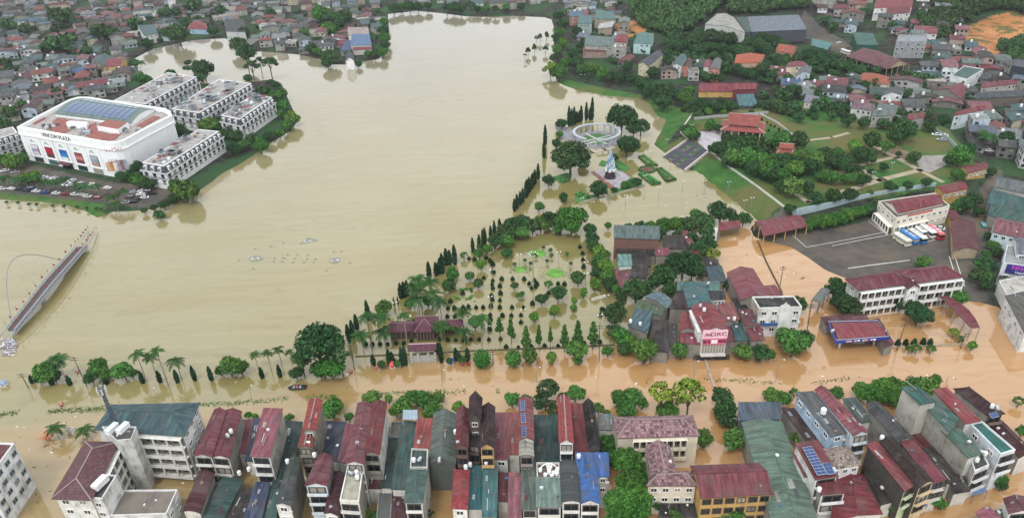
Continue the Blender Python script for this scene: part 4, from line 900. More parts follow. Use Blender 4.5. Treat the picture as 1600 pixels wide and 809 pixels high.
def textpt(s, root, px, py, z, size, mt, dirn, push=.5, sx=1.0):
    p = P(px, py, z).to_2d(); d = Vector(dirn).normalized(); return text(s, root, p, p+d, 0, z, size, mt, push, sx=sx)
dcurve = (P(193, 220, mz)-P(166, 223.5, mz)).to_2d()
textpt('VinMart', mall, 178, 231.5, 18.9, 2.6, plain('8c1f2c'), dcurve, 2.4); textpt('CGV', mall, 177, 249, 12.6, 2.2, plain('7a1a24'), dcurve, 2.4); textpt('CINEMAS', mall, 188, 248, 12.8, 1.0, plain('5a4044'), dcurve, 2.8)
a = MB(); d = dcurve.normalized(); n2 = Vector((d.y, -d.x)); p0 = P(168, 263, 7.5).to_2d()+n2*1.6
for k, cc in enumerate(('cbb29a', 'c98a4a', 'e2dcd2', 'a9a0a8', '8a6a78', '9fa8b0')):
    a.box(p0+d*(1.0+k*1.75), d, 1.7, .25, 6.0+.15*(k % 2), 11.4, plain(cc, .4, var=.35))
a.obj('billboard', mall)
OCC.append((P(150, 200, 15).to_2d(), 40)); OCC.append((P(80, 215, 15).to_2d(), 28)); OCC.append((P(220, 215, 15).to_2d(), 25))
# ---------------------------------------------------------------- mansard townhouse rows
def row(label, q, z, sides, nb, clutter, wallz=0.9):
    Q = [P(x, y, z).to_2d() for x, y in q]; c = sum(Q, Vector((0, 0)))/4; root = thing('townhouse_row', (c.x, c.y, .9), label, 'townhouse row', 'mansard townhouse rows by the lake')
    occ(Q, 2); wm = wall('e2e3e3', .3); out = inset(Q, -1.3); zm = z-3.4
    a = MB(); a.prism(inset(Q, -1.1), .2, zm-.35, wm, top=False); a.obj('wall', root)
    a = MB(); a.prism(inset(Q, -1.75), zm-.4, zm, wm, bottom=True); a.prism(inset(Q, -1.4), 4.3, 4.6, wm, bottom=True); a.obj('cornice', root)
    a = MB(); sl = tile('4a4e5c', '3c404c')
    for i in range(4):
        j = (i+1) % 4; a.face([(*out[i], zm), (*out[j], zm), (*Q[j], z), (*Q[i], z)], sl)
    a.obj('mansard', root)
    a = MB(); a.prism(inset(Q, -.12), z-.1, z+.35, wm, top=False)
    I_ = inset(Q, .5)
    for i in range(4):
        j = (i+1) % 4; o_ = inset(Q, -.12); a.face([(*o_[i], z+.35), (*o_[j], z+.35), (*I_[j], z+.35), (*I_[i], z+.35)], wm); a.face([(*I_[j], z), (*I_[i], z), (*I_[i], z+.35), (*I_[j], z+.35)], wm)
    a.obj('parapet', root); a = MB(); a.face([(*v, z+.02) for v in I_], wall('a3a1a0', .8))
    for k in range(1, 7):
        s = k/7; p, q2 = I_[0].lerp(I_[3], s), I_[1].lerp(I_[2], s); a.beam((*p, z+.15), (*q2, z+.15), .3, wall('c9c5bf', .6))
    a.obj('roof_deck', root)
    for si, nbx in sides:
        A, B = Q[si], Q[(si+1) % 4]; oa, ob = inset(Q, -1.1)[si], inset(Q, -1.1)[(si+1) % 4]
        for k in range(nbx):
            t = (k+.5)/nbx; L = (B-A).length/nbx
            m_ = wall_matrix(A, B, t, z-1.75, min(1.6, L*.5), 2.4, root.location, 1.0, .75); mm = MB()
            inst('dormer', DORM, root, m_)
            for f, (zc, hh) in enumerate(((zm-2.0, 2.3), (zm-5.4, 2.3), (zm-8.6, 2.4))):
                if zc < 1.6: continue
                window(root, oa, ob, t, zc, min(L*(.5 if f < 2 else .7), 2.2), hh, 'd', False)
        for f in (0, 1):
            zc = zm-3.25-3.4*f
            if zc > 4.8: balcony(root, oa, ob, .02, .98, zc, plain('8a8c90'), .5, False)
    for k in range(clutter):
        s, t = R.uniform(.1, .9), R.uniform(.05, .95); p = Q[0].lerp(Q[1], s).lerp(Q[3].lerp(Q[2], s), t); d = (Q[3]-Q[0]).normalized(); a = MB()
        if R.random() < .35:
            w1, h1 = R.uniform(3.0, 5), 2.4; cm = R.choice(['5f86ac', '4a8a80', 'a84a4a', '9aa4aa', '4a5a78', 'b9bcc0']); a.box(p, d, w1, w1*.8, z+h1-.15, z+h1, metal(cm))
            for u_, v_ in ((-1, -1), (1, -1), (1, 1), (-1, 1)): a.box(p+d*u_*w1*.45+Vector((-d.y, d.x))*v_*w1*.36, d, .15, .15, z+.03, z+h1-.16, plain('9a9a98'))
            a.obj('roof_shelter', root)
        else:
            a.box(p, d, R.uniform(.8, 2.2), R.uniform(.8, 1.6), z+.03, z+R.uniform(.6, 1.6), plain(R.choice(['d8dadb', 'b9bcc0', '7c8084', 'e6e6e6', '8a6a60']), .5)); a.obj('roof_unit', root)
    return root
a = MB(); dm = plain('e6e6e4', .5); a.box((0, 0), (1, 0), 1, 1.6, -.5, .5, dm); a.face([(-.3, -.83, -.38), (.3, -.83, -.38), (.3, -.83, .32), (-.3, -.83, .32)], glass()); DORM = a.mesh('dormer')
row('white mansard townhouse row right of the mall by the lake wall', [(223,255),(256,260),(342,206),(311,203)], 13.5, ((0, 3), (1, 12), (3, 8)), 6, 32)
row('short white mansard townhouse row nearest the lake point', [(346,181),(374,187),(425,153),(397,148)], 13.5, ((0, 3), (1, 9)), 6, 40)
row('long mansard townhouse row with a cut corner in the middle of the rows', [(269,171),(311,177),(393,131),(342,125)], 13.5, ((0, 4), (1, 12)), 6, 40)
row('mansard townhouse row just behind the mall roof', [(178,158),(228,163),(307,121),(262,114)], 13.5, ((0, 3), (1, 11)), 6, 36)
row('mansard townhouse row cut by the left edge of the photo', [(-60,236),(27,208),(20,199),(-70,220)], 13.5, ((0, 10),), 6, 5)
# ---------------------------------------------------------------- buildings in the distance, picked out one by one
gd = 'houses on the far side of town'
def D_(label, q, z, roof, rc, wc='cfcdc6', **k):
    k.setdefault('group', gd); k.setdefault('name', 'house'); near = k.pop('near', False)
    g = .9
    for _ in range(6): v = sum((P(*t, z+g-.9) for t in q), Vector())/4; g = .5*g+.5*max(.9, hz(v.x, v.y))
    return H(label, q, z+g-.9, roof, rc, wc, near=near, **k)
D_('large blue grey warehouse roof below the wooded hill', [(1175,50),(1260,46),(1247,25),(1168,28)], 9, 's', 'metal:8497ab', '4a4d55', rh=.8, cat='warehouse', name='warehouse')
D_('long white vaulted warehouse beside the blue grey one', [(1102,38),(1164,51),(1147,28),(1121,22)], 9, 'g', 'metal:cfcdc2', 'c9c9c4', rh=2.0, cat='warehouse', name='warehouse')
D_('dark green strip roof between the white and blue warehouses', [(1166,50),(1174,50),(1166,28),(1149,28)], 8.6, 's', 'metal:2f6258', '4a4d55', cat='warehouse', name='warehouse')
D_('small bright orange roofed house in the trees', [(1213,79),(1238,84),(1245,73),(1221,69)], 7, 'x', 'metal:d4603c', 'b98a70', F=(3,1))
D_('turquoise flat shed beside the warehouse yard', [(1268,71),(1293,78),(1299,71),(1269,64)], 6, 's', 'metal:4b9a9a', '4a5a5c', cat='shed', name='shed')
D_('dark green clad box shed near the yard road', [(1340,70),(1372,71),(1362,56),(1332,54)], 9, 's', 'metal:2f7568', '2c5a50', cat='shed', name='shed')
D_('broad maroon carport roof on posts with cars beneath', [(1322,88),(1386,108),(1421,100),(1372,80)], 6, 'x', 'metal:93525e', 'b5a58a', openv=True, cat='carport', name='carport')
D_('bare grey concrete block in the upper right', [(1400,66),(1448,66),(1449,56),(1405,56)], 13, 'flat', 'wall:8c9094', '9a9da0', F=(6,3), L=(2,3), cat='block', name='apartment_block')
D_('pink red ridge roofs of a pale house below the upper right hill', [(1430,51),(1464,53),(1462,42),(1428,40)], 9, 'x', 'metal:a04856', 'd9d9d4', F=(4,2))
D_('wide white villa with a red roof at the top right', [(1366,13),(1425,10),(1424,2),(1370,3)], 10, 'x', 'metal:a84856', 'e6e6e2', F=(7,2), cat='villa', name='villa')
D_('lower white villa with a red roof at the top right', [(1385,23),(1421,20),(1422,13),(1386,15)], 8, 'x', 'metal:a24a55', 'e6e6e2', F=(5,2), cat='villa', name='villa')
D_('low hall with an orange tile hip roof among palms', [(1337,124),(1386,132),(1397,123),(1350,114)], 6, 'hip', 'tile:a85f48/8a4a3a', 'd8d4c8')
D_('crimson stepped roofs right of the tree clump', [(1458,140),(1500,154),(1512,142),(1490,132)], 6, 'g', 'metal:8f3c48', '8d8b84')
D_('white two-storey block with a teal flat roof at the upper right', [(1486,119),(1511,125),(1537,109),(1506,104)], 9, 'flat', 'metal:3f7a74', 'e6e8e8', F=(3,2), R_=(4,2), L=(1,1))
D_('dark glass hall at the right edge above the lanes', [(1580,104),(1640,112),(1640,96),(1584,92)], 15, 'flat', 'metal:55606c', '333c48', F=(6,1), L=(3,1), cat='hall', name='glass_hall')
D_('long pink roof over a grey gallery at the right edge', [(1535,137),(1588,131),(1587,125),(1535,130)], 8, 'x', 'metal:9c4c58', 'b5b2aa', F=(8,1))
D_('long slate gables under the pink gallery roof', [(1525,154),(1600,150),(1597,142),(1528,145)], 7, 'x', 'metal:5c6870', '6c655e')
D_('white three-storey house with a red roof and blue awning at the right', [(1491,181),(1538,172),(1535,165),(1499,175)], 9.5, 'x', 'metal:963c48', 'dfe8ee', F=(5,2), L=(1,2))
D_('pale blue fronted villa among trees at the right', [(1378,150),(1408,148),(1413,139),(1386,141)], 8, 'g', 'metal:5a5f60', 'dce6ea', F=(3,2))
D_('lilac and pink roofed house beside the grey green one', [(1330,168),(1362,173),(1368,163),(1341,158)], 7, 'x', 'metal:93707c', 'c9cfc9', F=(4,1))
D_('grey green roofed house above the memorial hill trees', [(1362,181),(1393,181),(1402,169),(1374,165)], 8, 's', 'metal:71867f', 'a9aaa2', F=(4,2))
D_('red roofed narrow block above the memorial hill trees', [(1418,188),(1444,183),(1443,176),(1420,178)], 8, 'x', 'metal:95454f', 'a9a8a0')
D_('cream villa with a pink red roof behind the grass slope', [(1229,104),(1263,103),(1256,97),(1233,98)], 9, 'hip', 'metal:9a5058', 'd8cbb0', F=(3,2))
D_('grey gabled light blue house with a blue tarpaulin in front', [(1244,120),(1266,114),(1268,106),(1250,108)], 7.5, 'g', 'metal:7c868c', 'c6d8e2', F=(2,1))
D_('small lilac roofed cottage in the palm garden', [(1257,159),(1276,161),(1281,151),(1260,148)], 5, 'x', 'metal:8d8798', 'cfcac4', F=(2,1))
D_('cream villa with dark double gables facing the park', [(998,99),(1013,104),(1036,85),(1025,81)], 9.5, 'g', 'metal:4e5262', 'd9cfae', F=(2,2), R_=(4,2), near=True)
D_('tall thin white house with a teal ridge roof', [(1052,101),(1064,103),(1073,89),(1064,85)], 10, 'g', 'metal:4b7f7c', 'e0e4e6', F=(2,2), R_=(2,2), near=True)
D_('narrow house with a dull maroon roof and salmon walls', [(1065,104),(1078,106),(1082,94),(1073,92)], 8, 'g', 'metal:6b444c', 'c98a7c', F=(2,2))
D_('orange walled house with a grey ridge roof', [(1109,108),(1124,110),(1127,94),(1117,92)], 9.5, 'g', 'metal:6f757a', 'c9876a', F=(2,2))
D_('little red roofed house beside the orange walled house', [(1099,105),(1108,106),(1112,96),(1104,94)], 8, 'g', 'metal:a8404a', 'd9d9d4', F=(1,1))
D_('long low crimson roof with yellow walls by the park road', [(1092,143),(1146,143),(1146,132),(1093,131)], 5, 'x', 'metal:ae4250', 'cda766', near=True)
D_('crimson roofed hall with maroon walls by the park road', [(1147,140),(1181,139),(1181,131),(1148,131)], 7.5, 'x', 'metal:ae4450', '7a3a44', near=True)
D_('orange tiled villa with many hips above the road', [(1148,99),(1186,98),(1195,86),(1151,86)], 8.5, 'hip', 'tile:b9603f/9a4c34', 'c6a58c', F=(4,2))
D_('turquoise low roof with a blue sheet in the palm grove', [(1155,165),(1184,166),(1176,150),(1151,151)], 5, 's', 'metal:3c8a92', '5a5a56')
D_('grey teal flat block above the lakeside trees', [(914,71),(959,73),(959,63),(915,60)], 10, 's', 'metal:74908c', 'a9a8a0', F=(4,2))
D_('pink red awning fronts of the lakeside block', [(911,80),(946,80),(946,74),(913,73)], 6.5, 's', 'metal:a04c56', 'a08a80')
D_('long teal roof on a stone coloured hall at the top', [(929,29),(962,31),(958,23),(932,19)], 9, 's', 'metal:5a9a96', 'a59a88')
D_('white flat roofed canopy house at the top', [(935,45),(956,42),(960,36),(937,40)], 8, 's', 'metal:d4d6d4', 'a59a88')
D_('bright red roofed villa near the earth cut in the centre top', [(960,65),(978,67),(982,56),(965,54)], 7, 'hip', 'metal:b03c48', 'd8d0c0', F=(2,1))
D_('pale turquoise two-storey house near the centre top', [(990,67),(1016,69),(1022,53),(1003,50)], 9, 'x', 'metal:5c9c94', 'bcd9dc', F=(3,2))
D_('blue sheet roofed house at the head of the lake road', [(890,26),(912,25),(909,15),(892,16)], 9, 'x', 'metal:5886a4', 'a97c70', F=(2,2))
D_('rose roofed house at the head of the lake road', [(898,24),(919,24),(918,16),(900,16)], 8.5, 'x', 'metal:aa5c66', 'c7b9b0', F=(2,2))
D_('teal boxy house on the lake road', [(903,37),(925,37),(925,27),(905,27)], 9, 's', 'metal:548a90', '9fb0b0', F=(2,2))
D_('white fronted teal house on the pond shore', [(226,56),(246,52),(242,41),(215,42)], 9, 's', 'metal:4e8084', 'e2e4e4', F=(3,2))
D_('red pavilion roof on a blue white boathouse at the pond', [(293,45),(324,46),(322,37),(297,37)], 6, 'hip', 'metal:a4404a', 'a8c0d8', F=(4,1))
D_('charcoal sloped block beside the pond', [(353,49),(383,50),(381,34),(353,34)], 9, 's', 'metal:4b5258', 'b9bcbe')
D_('broad grey teal gable near the pond palms', [(141,102),(166,104),(180,91),(150,88)], 8, 'g', 'metal:55747c', 'a59a88')
D_('crimson double gable joined to the grey teal roof', [(160,105),(188,103),(196,92),(178,91)], 7.5, 'x', 'metal:a03c48', 'd4b070', F=(2,1))
D_('pinkish white shrine roof at the tip of the peninsula', [(544,55),(577,56),(574,43),(545,44)], 8, 'x', 'metal:d6c2bd', 'e0dcd4')
D_('sky blue roofed hall at the tip of the peninsula', [(548,71),(580,70),(577,57),(551,57)], 8, 's', 'metal:5e8fc4', 'b9bcbe')
D_('crimson porch roof below the sky blue hall', [(552,78),(579,77),(579,71),(553,71)], 5.5, 's', 'metal:aa404a', 'c9c4bc')
D_('little white chapel with a pointed gable by the lake', [(540,96),(553,95),(551,84),(541,84)], 7, 'g', 'metal:5a6470', 'e8e8ea', rh=3, F=(1,1))
D_('navy blue sail roof beside the sky blue hall', [(532,79),(548,78),(548,66),(541,64)], 6, 's', 'metal:3c5c92', '8a8a86')
# ---------------------------------------------------------------- districts filled house by house
PAL = [('crimson', 'metal:96434f', 5), ('rose', 'metal:a3606a', 3), ('maroon', 'metal:6a3a42', 4), ('teal', 'metal:427478', 4), ('dark green', 'metal:3b6156', 3), ('slate grey', 'metal:62696c', 5), ('blue grey', 'metal:74879a', 3), ('pale grey', 'metal:949b9e', 2), ('charcoal', 'metal:3c3c3c', 3), ('brick tile', 'tile:8c5046/6a3a34', 3), ('sage', 'metal:7d958a', 2), ('blue', 'metal:4a74a8', 1)]
WALLC = ['cfcfcc', 'e6eaec', 'bdb4a0', 'a5a49f', '8a8883', 'b8c8d4', 'b09e94', '908e86', 'b0afab', '7a7773']
DIST = [
 ('near the left edge above the mall', [(-60,120),(60,100),(110,150),(30,190),(-60,200)], 25, 34),
 ('between the mall and the pond', [(60,100),(200,90),(205,118),(165,150),(110,152)], 25, 26),
 ('in the far left corner', [(-70,-4),(110,-4),(100,60),(-60,60)], 18, 50),
 ('in the left quarter below the tree belt', [(-60,60),(100,60),(100,105),(-60,122)], 22, 30),
 ('behind the pond', [(110,-4),(240,-4),(225,66),(200,92),(110,100)], 25, 46),
 ('beyond the pond shore', [(240,-6),(400,-6),(375,55),(300,56),(240,70)], 20, 34),
 ('on the lake peninsula', [(385,24),(600,10),(590,80),(510,95),(470,78),(385,76)], 10, 44),
 ('at the root of the lake peninsula', [(400,-8),(600,-8),(600,8),(400,22)], 10, 20),
 ('along the far shore of the lake', [(620,-10),(880,-10),(872,12),(800,14),(700,10),(620,10)], 5, 22),
 ('along the right shore of the lake', [(890,0),(960,0),(1000,90),(1000,112),(930,95),(895,60)], -15, 16),
 ('on the slope behind the riverside lawn', [(1000,100),(1100,105),(1090,128),(1010,118)], -15, 8),
 ('in the valley beside the warehouses', [(1260,-6),(1370,-6),(1330,52),(1270,30)], -20, 24),
 ('below the villas at the top right', [(1370,24),(1470,14),(1500,60),(1560,100),(1470,110),(1440,80),(1370,50)], -25, 26),
 ('in the right quarter under the earth cut', [(1470,100),(1600,105),(1640,140),(1600,180),(1450,165),(1400,130)], -22, 22),
 ('among the trees behind the memorial garden', [(1200,110),(1330,130),(1440,180),(1330,185),(1250,150)], -15, 14),
 ('at the right edge near the palms', [(1490,185),(1640,180),(1640,275),(1560,250),(1500,215)], -25, 14),
 ('at the top between the two hills', [(1290,-14),(1460,-16),(1440,4),(1300,2)], -20, 12),
]
import itertools
procs = []
for di, (place, poly, ang, want) in enumerate(DIST):
    pw = poly_w(poly, 1.0).tolist(); xs_, ys_ = [p[0] for p in pw], [p[1] for p in pw]; got = 0; tries = 0; want = int(want*1.45)
    while got < want and tries < want*120:
        tries += 1; x, y = R.uniform(min(xs_), max(xs_)), R.uniform(min(ys_), max(ys_))
        if not inpoly(pw, x, y) or shore(x, y) < 6: continue
        w, d = R.uniform(7, 12.5), R.uniform(10, 22); r_ = math.hypot(w, d)/2
        if any((c.x-x)**2+(c.y-y)**2 < (r_*.66+q*.66)**2 for c, q in OCC): continue
        th = rad(ang+R.choice([0, 0, 90])+R.gauss(0, 6)); ca, sa = math.cos(th), math.sin(th)
        Qw = [(x+u*w/2*ca-v*d/2*sa, y+u*w/2*sa+v*d/2*ca) for u, v in ((-1, -1), (1, -1), (1, 1), (-1, 1))]
        k = min(range(4), key=lambda i: Qw[(i+1) % 4][1]+Qw[i][1]); Qw = Qw[k:]+Qw[:k]
        procs.append((place, Qw, x, y, w, d)); OCC.append((Vector((x, y)), r_)); got += 1
procs.sort(key=lambda p: p[3])
def pick():
    t = sum(p[2] for p in PAL); u = R.uniform(0, t)
    for p in PAL:
        u -= p[2]
        if u <= 0: return p
for i, (place, Qw, x, y, w, d) in enumerate(procs):
    g = hz(x, y); nst = R.choice([1, 1, 1, 1, 2, 2, 2, 3]) if w < 9.5 else R.choice([1, 1, 1, 2]); z = g+3.0*nst+.4
    cn, rc, _ = pick(); roof = R.choice(['g', 'g', 'x', 'x', 's', 'hip', 'flat']) if 'tile' not in rc else R.choice(['g', 'hip', 'x'])
    if roof == 'flat': rc = 'wall:'+R.choice(['8c8a84', '6f6d68', 'a5a29a'])
    if roof == 'flat': cn = 'concrete'
    fw = math.hypot(Qw[1][0]-Qw[0][0], Qw[1][1]-Qw[0][1]); sw = math.hypot(Qw[2][0]-Qw[1][0], Qw[2][1]-Qw[1][1])
    form = {'g': 'gable', 'x': 'ridge', 's': 'shed', 'hip': 'hip', 'flat': 'flat'}[roof]; size = ['low', 'two-storey', 'three-storey', 'tall'][nst-1]
    mx = .5*(Qw[0][0]+Qw[1][0])
    sideface = {'L': (max(1, int(sw/3.5)), nst)} if x > 0 else {'R_': (max(1, int(sw/3.5)), nst)}
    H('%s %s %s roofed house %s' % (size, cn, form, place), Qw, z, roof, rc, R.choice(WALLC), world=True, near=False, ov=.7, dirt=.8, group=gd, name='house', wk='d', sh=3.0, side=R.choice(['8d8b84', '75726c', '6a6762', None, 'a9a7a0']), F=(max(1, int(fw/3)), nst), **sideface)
# ---------------------------------------------------------------- foliage meshes
rng = np.random.default_rng(5)
def leafmesh(name, pts, nrm, size, mt, aspect=1.5, core=None):
    n = len(pts); a = rng.normal(size=(n, 3)); nn = nrm+rng.normal(scale=.5, size=(n, 3)); nn /= np.linalg.norm(nn, axis=1)[:, None]
    t = np.cross(nn, a); t /= np.linalg.norm(t, axis=1)[:, None]; b = np.cross(nn, t); s = size*rng.uniform(.6, 1.4, n)[:, None]
    t = t*s*aspect*.5; b = b*s*.5; k = nn*s*.22
    v = np.stack([pts-t, pts-b-k, pts+t, pts+b-k], 1).reshape(-1, 3); i = np.arange(n)[:, None]*4
    f = np.concatenate([i+[0, 1, 2], i+[0, 2, 3]], 1).reshape(-1, 3)
    if core is not None:
        cv, cf = core; f = np.concatenate([f, cf+len(v)]); v = np.concatenate([v, cv])
    me = bpy.data.meshes.new(name); me.vertices.add(len(v)); me.vertices.foreach_set('co', v.astype(np.float32).ravel())
    me.loops.add(f.size); me.loops.foreach_set('vertex_index', f.astype(np.int32).ravel()); me.polygons.add(len(f))
    me.polygons.foreach_set('loop_start', np.arange(0, f.size, 3, dtype=np.int32)); me.polygons.foreach_set('loop_total', np.full(len(f), 3, np.int32))
    me.update(calc_edges=True); me.materials.append(mt); return me
def sphere_pts(n):
    v = rng.normal(size=(n, 3)); return v/np.linalg.norm(v, axis=1)[:, None]
def icos(c, r, sq=1.0):
    t = (1+5**.5)/2; v = np.array([(-1,t,0),(1,t,0),(-1,-t,0),(1,-t,0),(0,-1,t),(0,1,t),(0,-1,-t),(0,1,-t),(t,0,-1),(t,0,1),(-t,0,-1),(-t,0,1)], float); v /= np.linalg.norm(v[0])
    f = np.array([(0,11,5),(0,5,1),(0,1,7),(0,7,10),(0,10,11),(1,5,9),(5,11,4),(11,10,2),(10,7,6),(7,1,8),(3,9,4),(3,4,2),(3,2,6),(3,6,8),(3,8,9),(4,9,5),(2,4,11),(6,2,10),(8,6,7),(9,8,1)])
    v = v*r*rng.uniform(.85, 1.1, (12, 1)); v[:, 2] *= sq; return v+np.array(c), f
def crown_pts(lumps, per, inner=.25):
    P_, N_ = [], []; tot = sum(r*r for _, r, _ in lumps)
    for c, r, sq in lumps:
        n = int(per*r*r/tot); u = sphere_pts(n); rr = r*rng.uniform(.74, 1.16, n)[:, None]; q = u*rr; q[:, 2] *= sq; P_.append(q+np.array(c)); u2 = u.copy(); u2[:, 2] = u2[:, 2]*.6+.5; N_.append(u2)
    p = np.concatenate(P_); q = np.concatenate(N_); keep = np.ones(len(p), bool)
    for c, r, sq in lumps:
        dd = (p-np.array(c)); dd[:, 2] /= sq; keep &= (np.linalg.norm(dd, axis=1) > r*.72)
    return p[keep], q[keep]
def cores(lumps, k=.7):
    V_, F_ = [], []; o = 0
    for c, r, sq in lumps:
        v, f = icos(c, r*k, sq); V_.append(v); F_.append(f+o); o += len(v)
    return np.concatenate(V_), np.concatenate(F_)
def lump_round(n, flat=.8, spread=.62, rr=(.3, .5)):
    L = [((0, 0, 0), .62, flat)]
    for i in range(n):
        u = sphere_pts(1)[0]; u[2] = abs(u[2])*.9-.25; L.append(((u[0]*spread, u[1]*spread, u[2]*spread*flat), rng.uniform(*rr), .85))
    return L
def lump_cone(n):
    L = []
    for i in range(n):
        t = i/n; a = i*2.4; r = (1-t)*.55; L.append(((math.cos(a)*r*.7, math.sin(a)*r*.7, -1.1+2.3*t), .42*(1-t*.55), .7))
    return L
def lump_loose(n):
    L = []
    for i in range(n):
        u = sphere_pts(1)[0]; L.append(((u[0]*.72, u[1]*.72, abs(u[2])*.6-.15), rng.uniform(.16, .32), .6))
    return L
PER = 1500; CR = {}
def kind(name, n, lumpf, colour, per=PER, size=.13, core=.62, asp=1.5):
    CR[name] = []
    for i in range(n):
        L = lumpf(); p, q = crown_pts(L, per); CR[name].append(leafmesh('crown_'+name, p, q, size, leaf(colour), asp, cores(L, core) if core else None))
kind('round', 7, lambda: lump_round(13, .9, .64, (.26, .44)), '4f7a38'); kind('dark', 7, lambda: lump_round(13, .85, .68, (.24, .44)), '3a5a32')
kind('lime', 4, lambda: lump_round(8, 1.0, .5, (.3, .42)), '638a36'); kind('big', 3, lambda: lump_round(22, .8, .78, (.2, .34)), '46742f', 3200, .1)
kind('bigdark', 3, lambda: lump_round(22, .85, .78, (.2, .36)), '34532f', 3200, .1)
kind('cone', 4, lambda: lump_cone(12), '487036', 1400, .16); kind('loose', 4, lambda: lump_loose(20), '567a3c', 900, .15, 0)
kind('limeloose', 3, lambda: lump_loose(22), '7d963a', 1100, .13, 0); kind('darkloose', 3, lambda: lump_loose(24), '3f5c38', 1100, .13, .45)
kind('far', 4, lambda: lump_round(8, .8, .6, (.34, .5)), '42643a', 420, .24); kind('ball', 2, lambda: [((0, 0, 0), .95, 1.0)], '4c7a34', 900, .16, .85)
kind('bush', 2, lambda: [((0, 0, 0), .9, .6), ((.3, .2, 0), .5, .6)], '3d6536', 380, .24, .85)
def spindle(n, w, pw=1.0, colour='24401f', size=.3, name='cypress', core=True):
    """unit height 1, radius 1 -> scaled per tree"""
    z = rng.uniform(0, 1, n); r = (np.sin(np.pi*np.clip(z, 0, 1)**pw)**.6)*rng.uniform(.75, 1.1, n); a = rng.uniform(0, 2*np.pi, n)
    p = np.stack([np.cos(a)*r, np.sin(a)*r, z*8], 1); q = np.stack([np.cos(a), np.sin(a), np.full(n, .5)], 1); zz = np.linspace(0, 1, 8); V_, F_ = [], []
    for i, t in enumerate(zz):
        rr = max(.02, math.sin(math.pi*t**pw)**.6*.7 if 0 < t < 1 else .02)
        for k in range(6): V_.append((math.cos(k*math.pi/3)*rr, math.sin(k*math.pi/3)*rr, t*8))
    for i in range(7):
        for k in range(6):
            j = (k+1) % 6; F_ += [(i*6+k, i*6+j, i*6+6+j), (i*6+k, i*6+6+j, i*6+6+k)]
    return leafmesh('crown_'+name, p, q, size, leaf(colour), 1.8, (np.array(V_), np.array(F_)))
CYP = [spindle(520, 1, .75, '25442a', .42) for _ in range(3)]
CON = []
for _ in range(3):                                    # clipped cone shrubs of the park
    n = 260; t = rng.uniform(0, 1, n)**.8; r = np.where(t < .35, .75+.7*t, 1.0*(1-(t-.35)/.65)**.8)*rng.uniform(.9, 1.05, n); a = rng.uniform(0, 2*np.pi, n)
    p = np.stack([np.cos(a)*r, np.sin(a)*r, t*2.2], 1); q = np.stack([np.cos(a), np.sin(a), np.full(n, .4)], 1); cv = []; cf = []
    for i, (tt, rr) in enumerate(((0, .7), (.35, .93), (.7, .55), (1, .05))):
        for k in range(8): cv.append((math.cos(k*math.pi/4)*rr*.95, math.sin(k*math.pi/4)*rr*.95, tt*2.2))
    for i in range(3):
        for k in range(8): j = (k+1) % 8; cf += [(i*8+k, i*8+j, i*8+8+j), (i*8+k, i*8+8+j, i*8+8+k)]
    CON.append(leafmesh('crown_cone_shrub', p, q, .3, leaf('22402a'), 1.3, (np.array(cv), np.array(cf))))
bark = plain('5c5248', .9)
def trunk_mesh(loose=False, seed=0):
    rr = random.Random(seed); mb = MB()
    mb.tube([(0, 0, -.35), (.02, .01, .4), (-.01, .03, .95)], [.07, .055, .045], bark, 6)
    for i in range(5 if loose else 4):
        a = i*1.6+rr.uniform(0, .8); h = rr.uniform(.6, .95); d = Vector((math.cos(a), math.sin(a), 0)); mb.tube([(0, .02, h*.85), tuple(d*.16+Vector((0, 0, h+.12))), tuple(d*.36+Vector((0, 0, h+.34)))], [.036, .026, .012], bark, 5)
    return mb.mesh('trunk')
TRK = [trunk_mesh(False, i) for i in range(3)]; TRKL = [trunk_mesh(True, i) for i in range(2)]
def palm_meshes(seed, fr=17, col='33592a'):
    rr = random.Random(seed); lf = leaf(col); V_, F_ = [], []
    for i in range(fr):
        a = i*2.399+rr.uniform(-.2, .2); up = rr.uniform(.15, 1.05); L = rr.uniform(.85, 1.1); d = np.array([math.cos(a), math.sin(a), 0]); s = np.array([-d[1], d[0], 0]); prev = None; seg = 7
        pts = []
        for k in range(seg+1):
            t = k/seg; pts.append(d*L*(t*.95*math.cos(up*(1-t)*.9))+np.array([0, 0, L*(math.sin(up)*t*1.0-.85*t*t)]))
        for k in range(seg*2):
            t0, t1 = k/(seg*2), (k+.8)/(seg*2)
            def at_(t): x = t*seg; i0 = min(int(x), seg-1); return pts[i0]*(1-(x-i0))+pts[i0+1]*(x-i0)
            A, B = at_(t0), at_(t1); w = .2*math.sin(math.pi*min(.98, .12+t0*.86))**.7
            for sg in (-1, 1):
                tip = s*sg*w+np.array([0, 0, -.45*w])+(B-A)*1.3; o = len(V_); V_ += [A, B, B+tip, A+tip]; F_ += [(o, o+1, o+2), (o, o+2, o+3)] if sg > 0 else [(o, o+2, o+1), (o, o+3, o+2)]
    v = np.array(V_); f = np.array(F_); me = bpy.data.meshes.new('crown_palm'); me.from_pydata(v.tolist(), [], f.tolist()); me.materials.append(lf); return me
PALM = [palm_meshes(i, 16 if i < 3 else 13) for i in range(5)]
mb = MB(); mb.tube([(0, 0, -.12), (0, 0, .05), (.004, 0, .45), (0, 0, .86)], [.022, .019, .016, .012], plain('8a8478', .9), 7, False); mb.tube([(0, 0, .85), (0, 0, 1.0)], [.014, .009], plain('5f8a4a', .6), 7, False); PTRK = mb.mesh('palm_trunk')
mb = MB(); mb.tube([(0, 0, -.3), (0, 0, 1)], [1, .7], bark, 5, False); STEM = mb.mesh('stem')
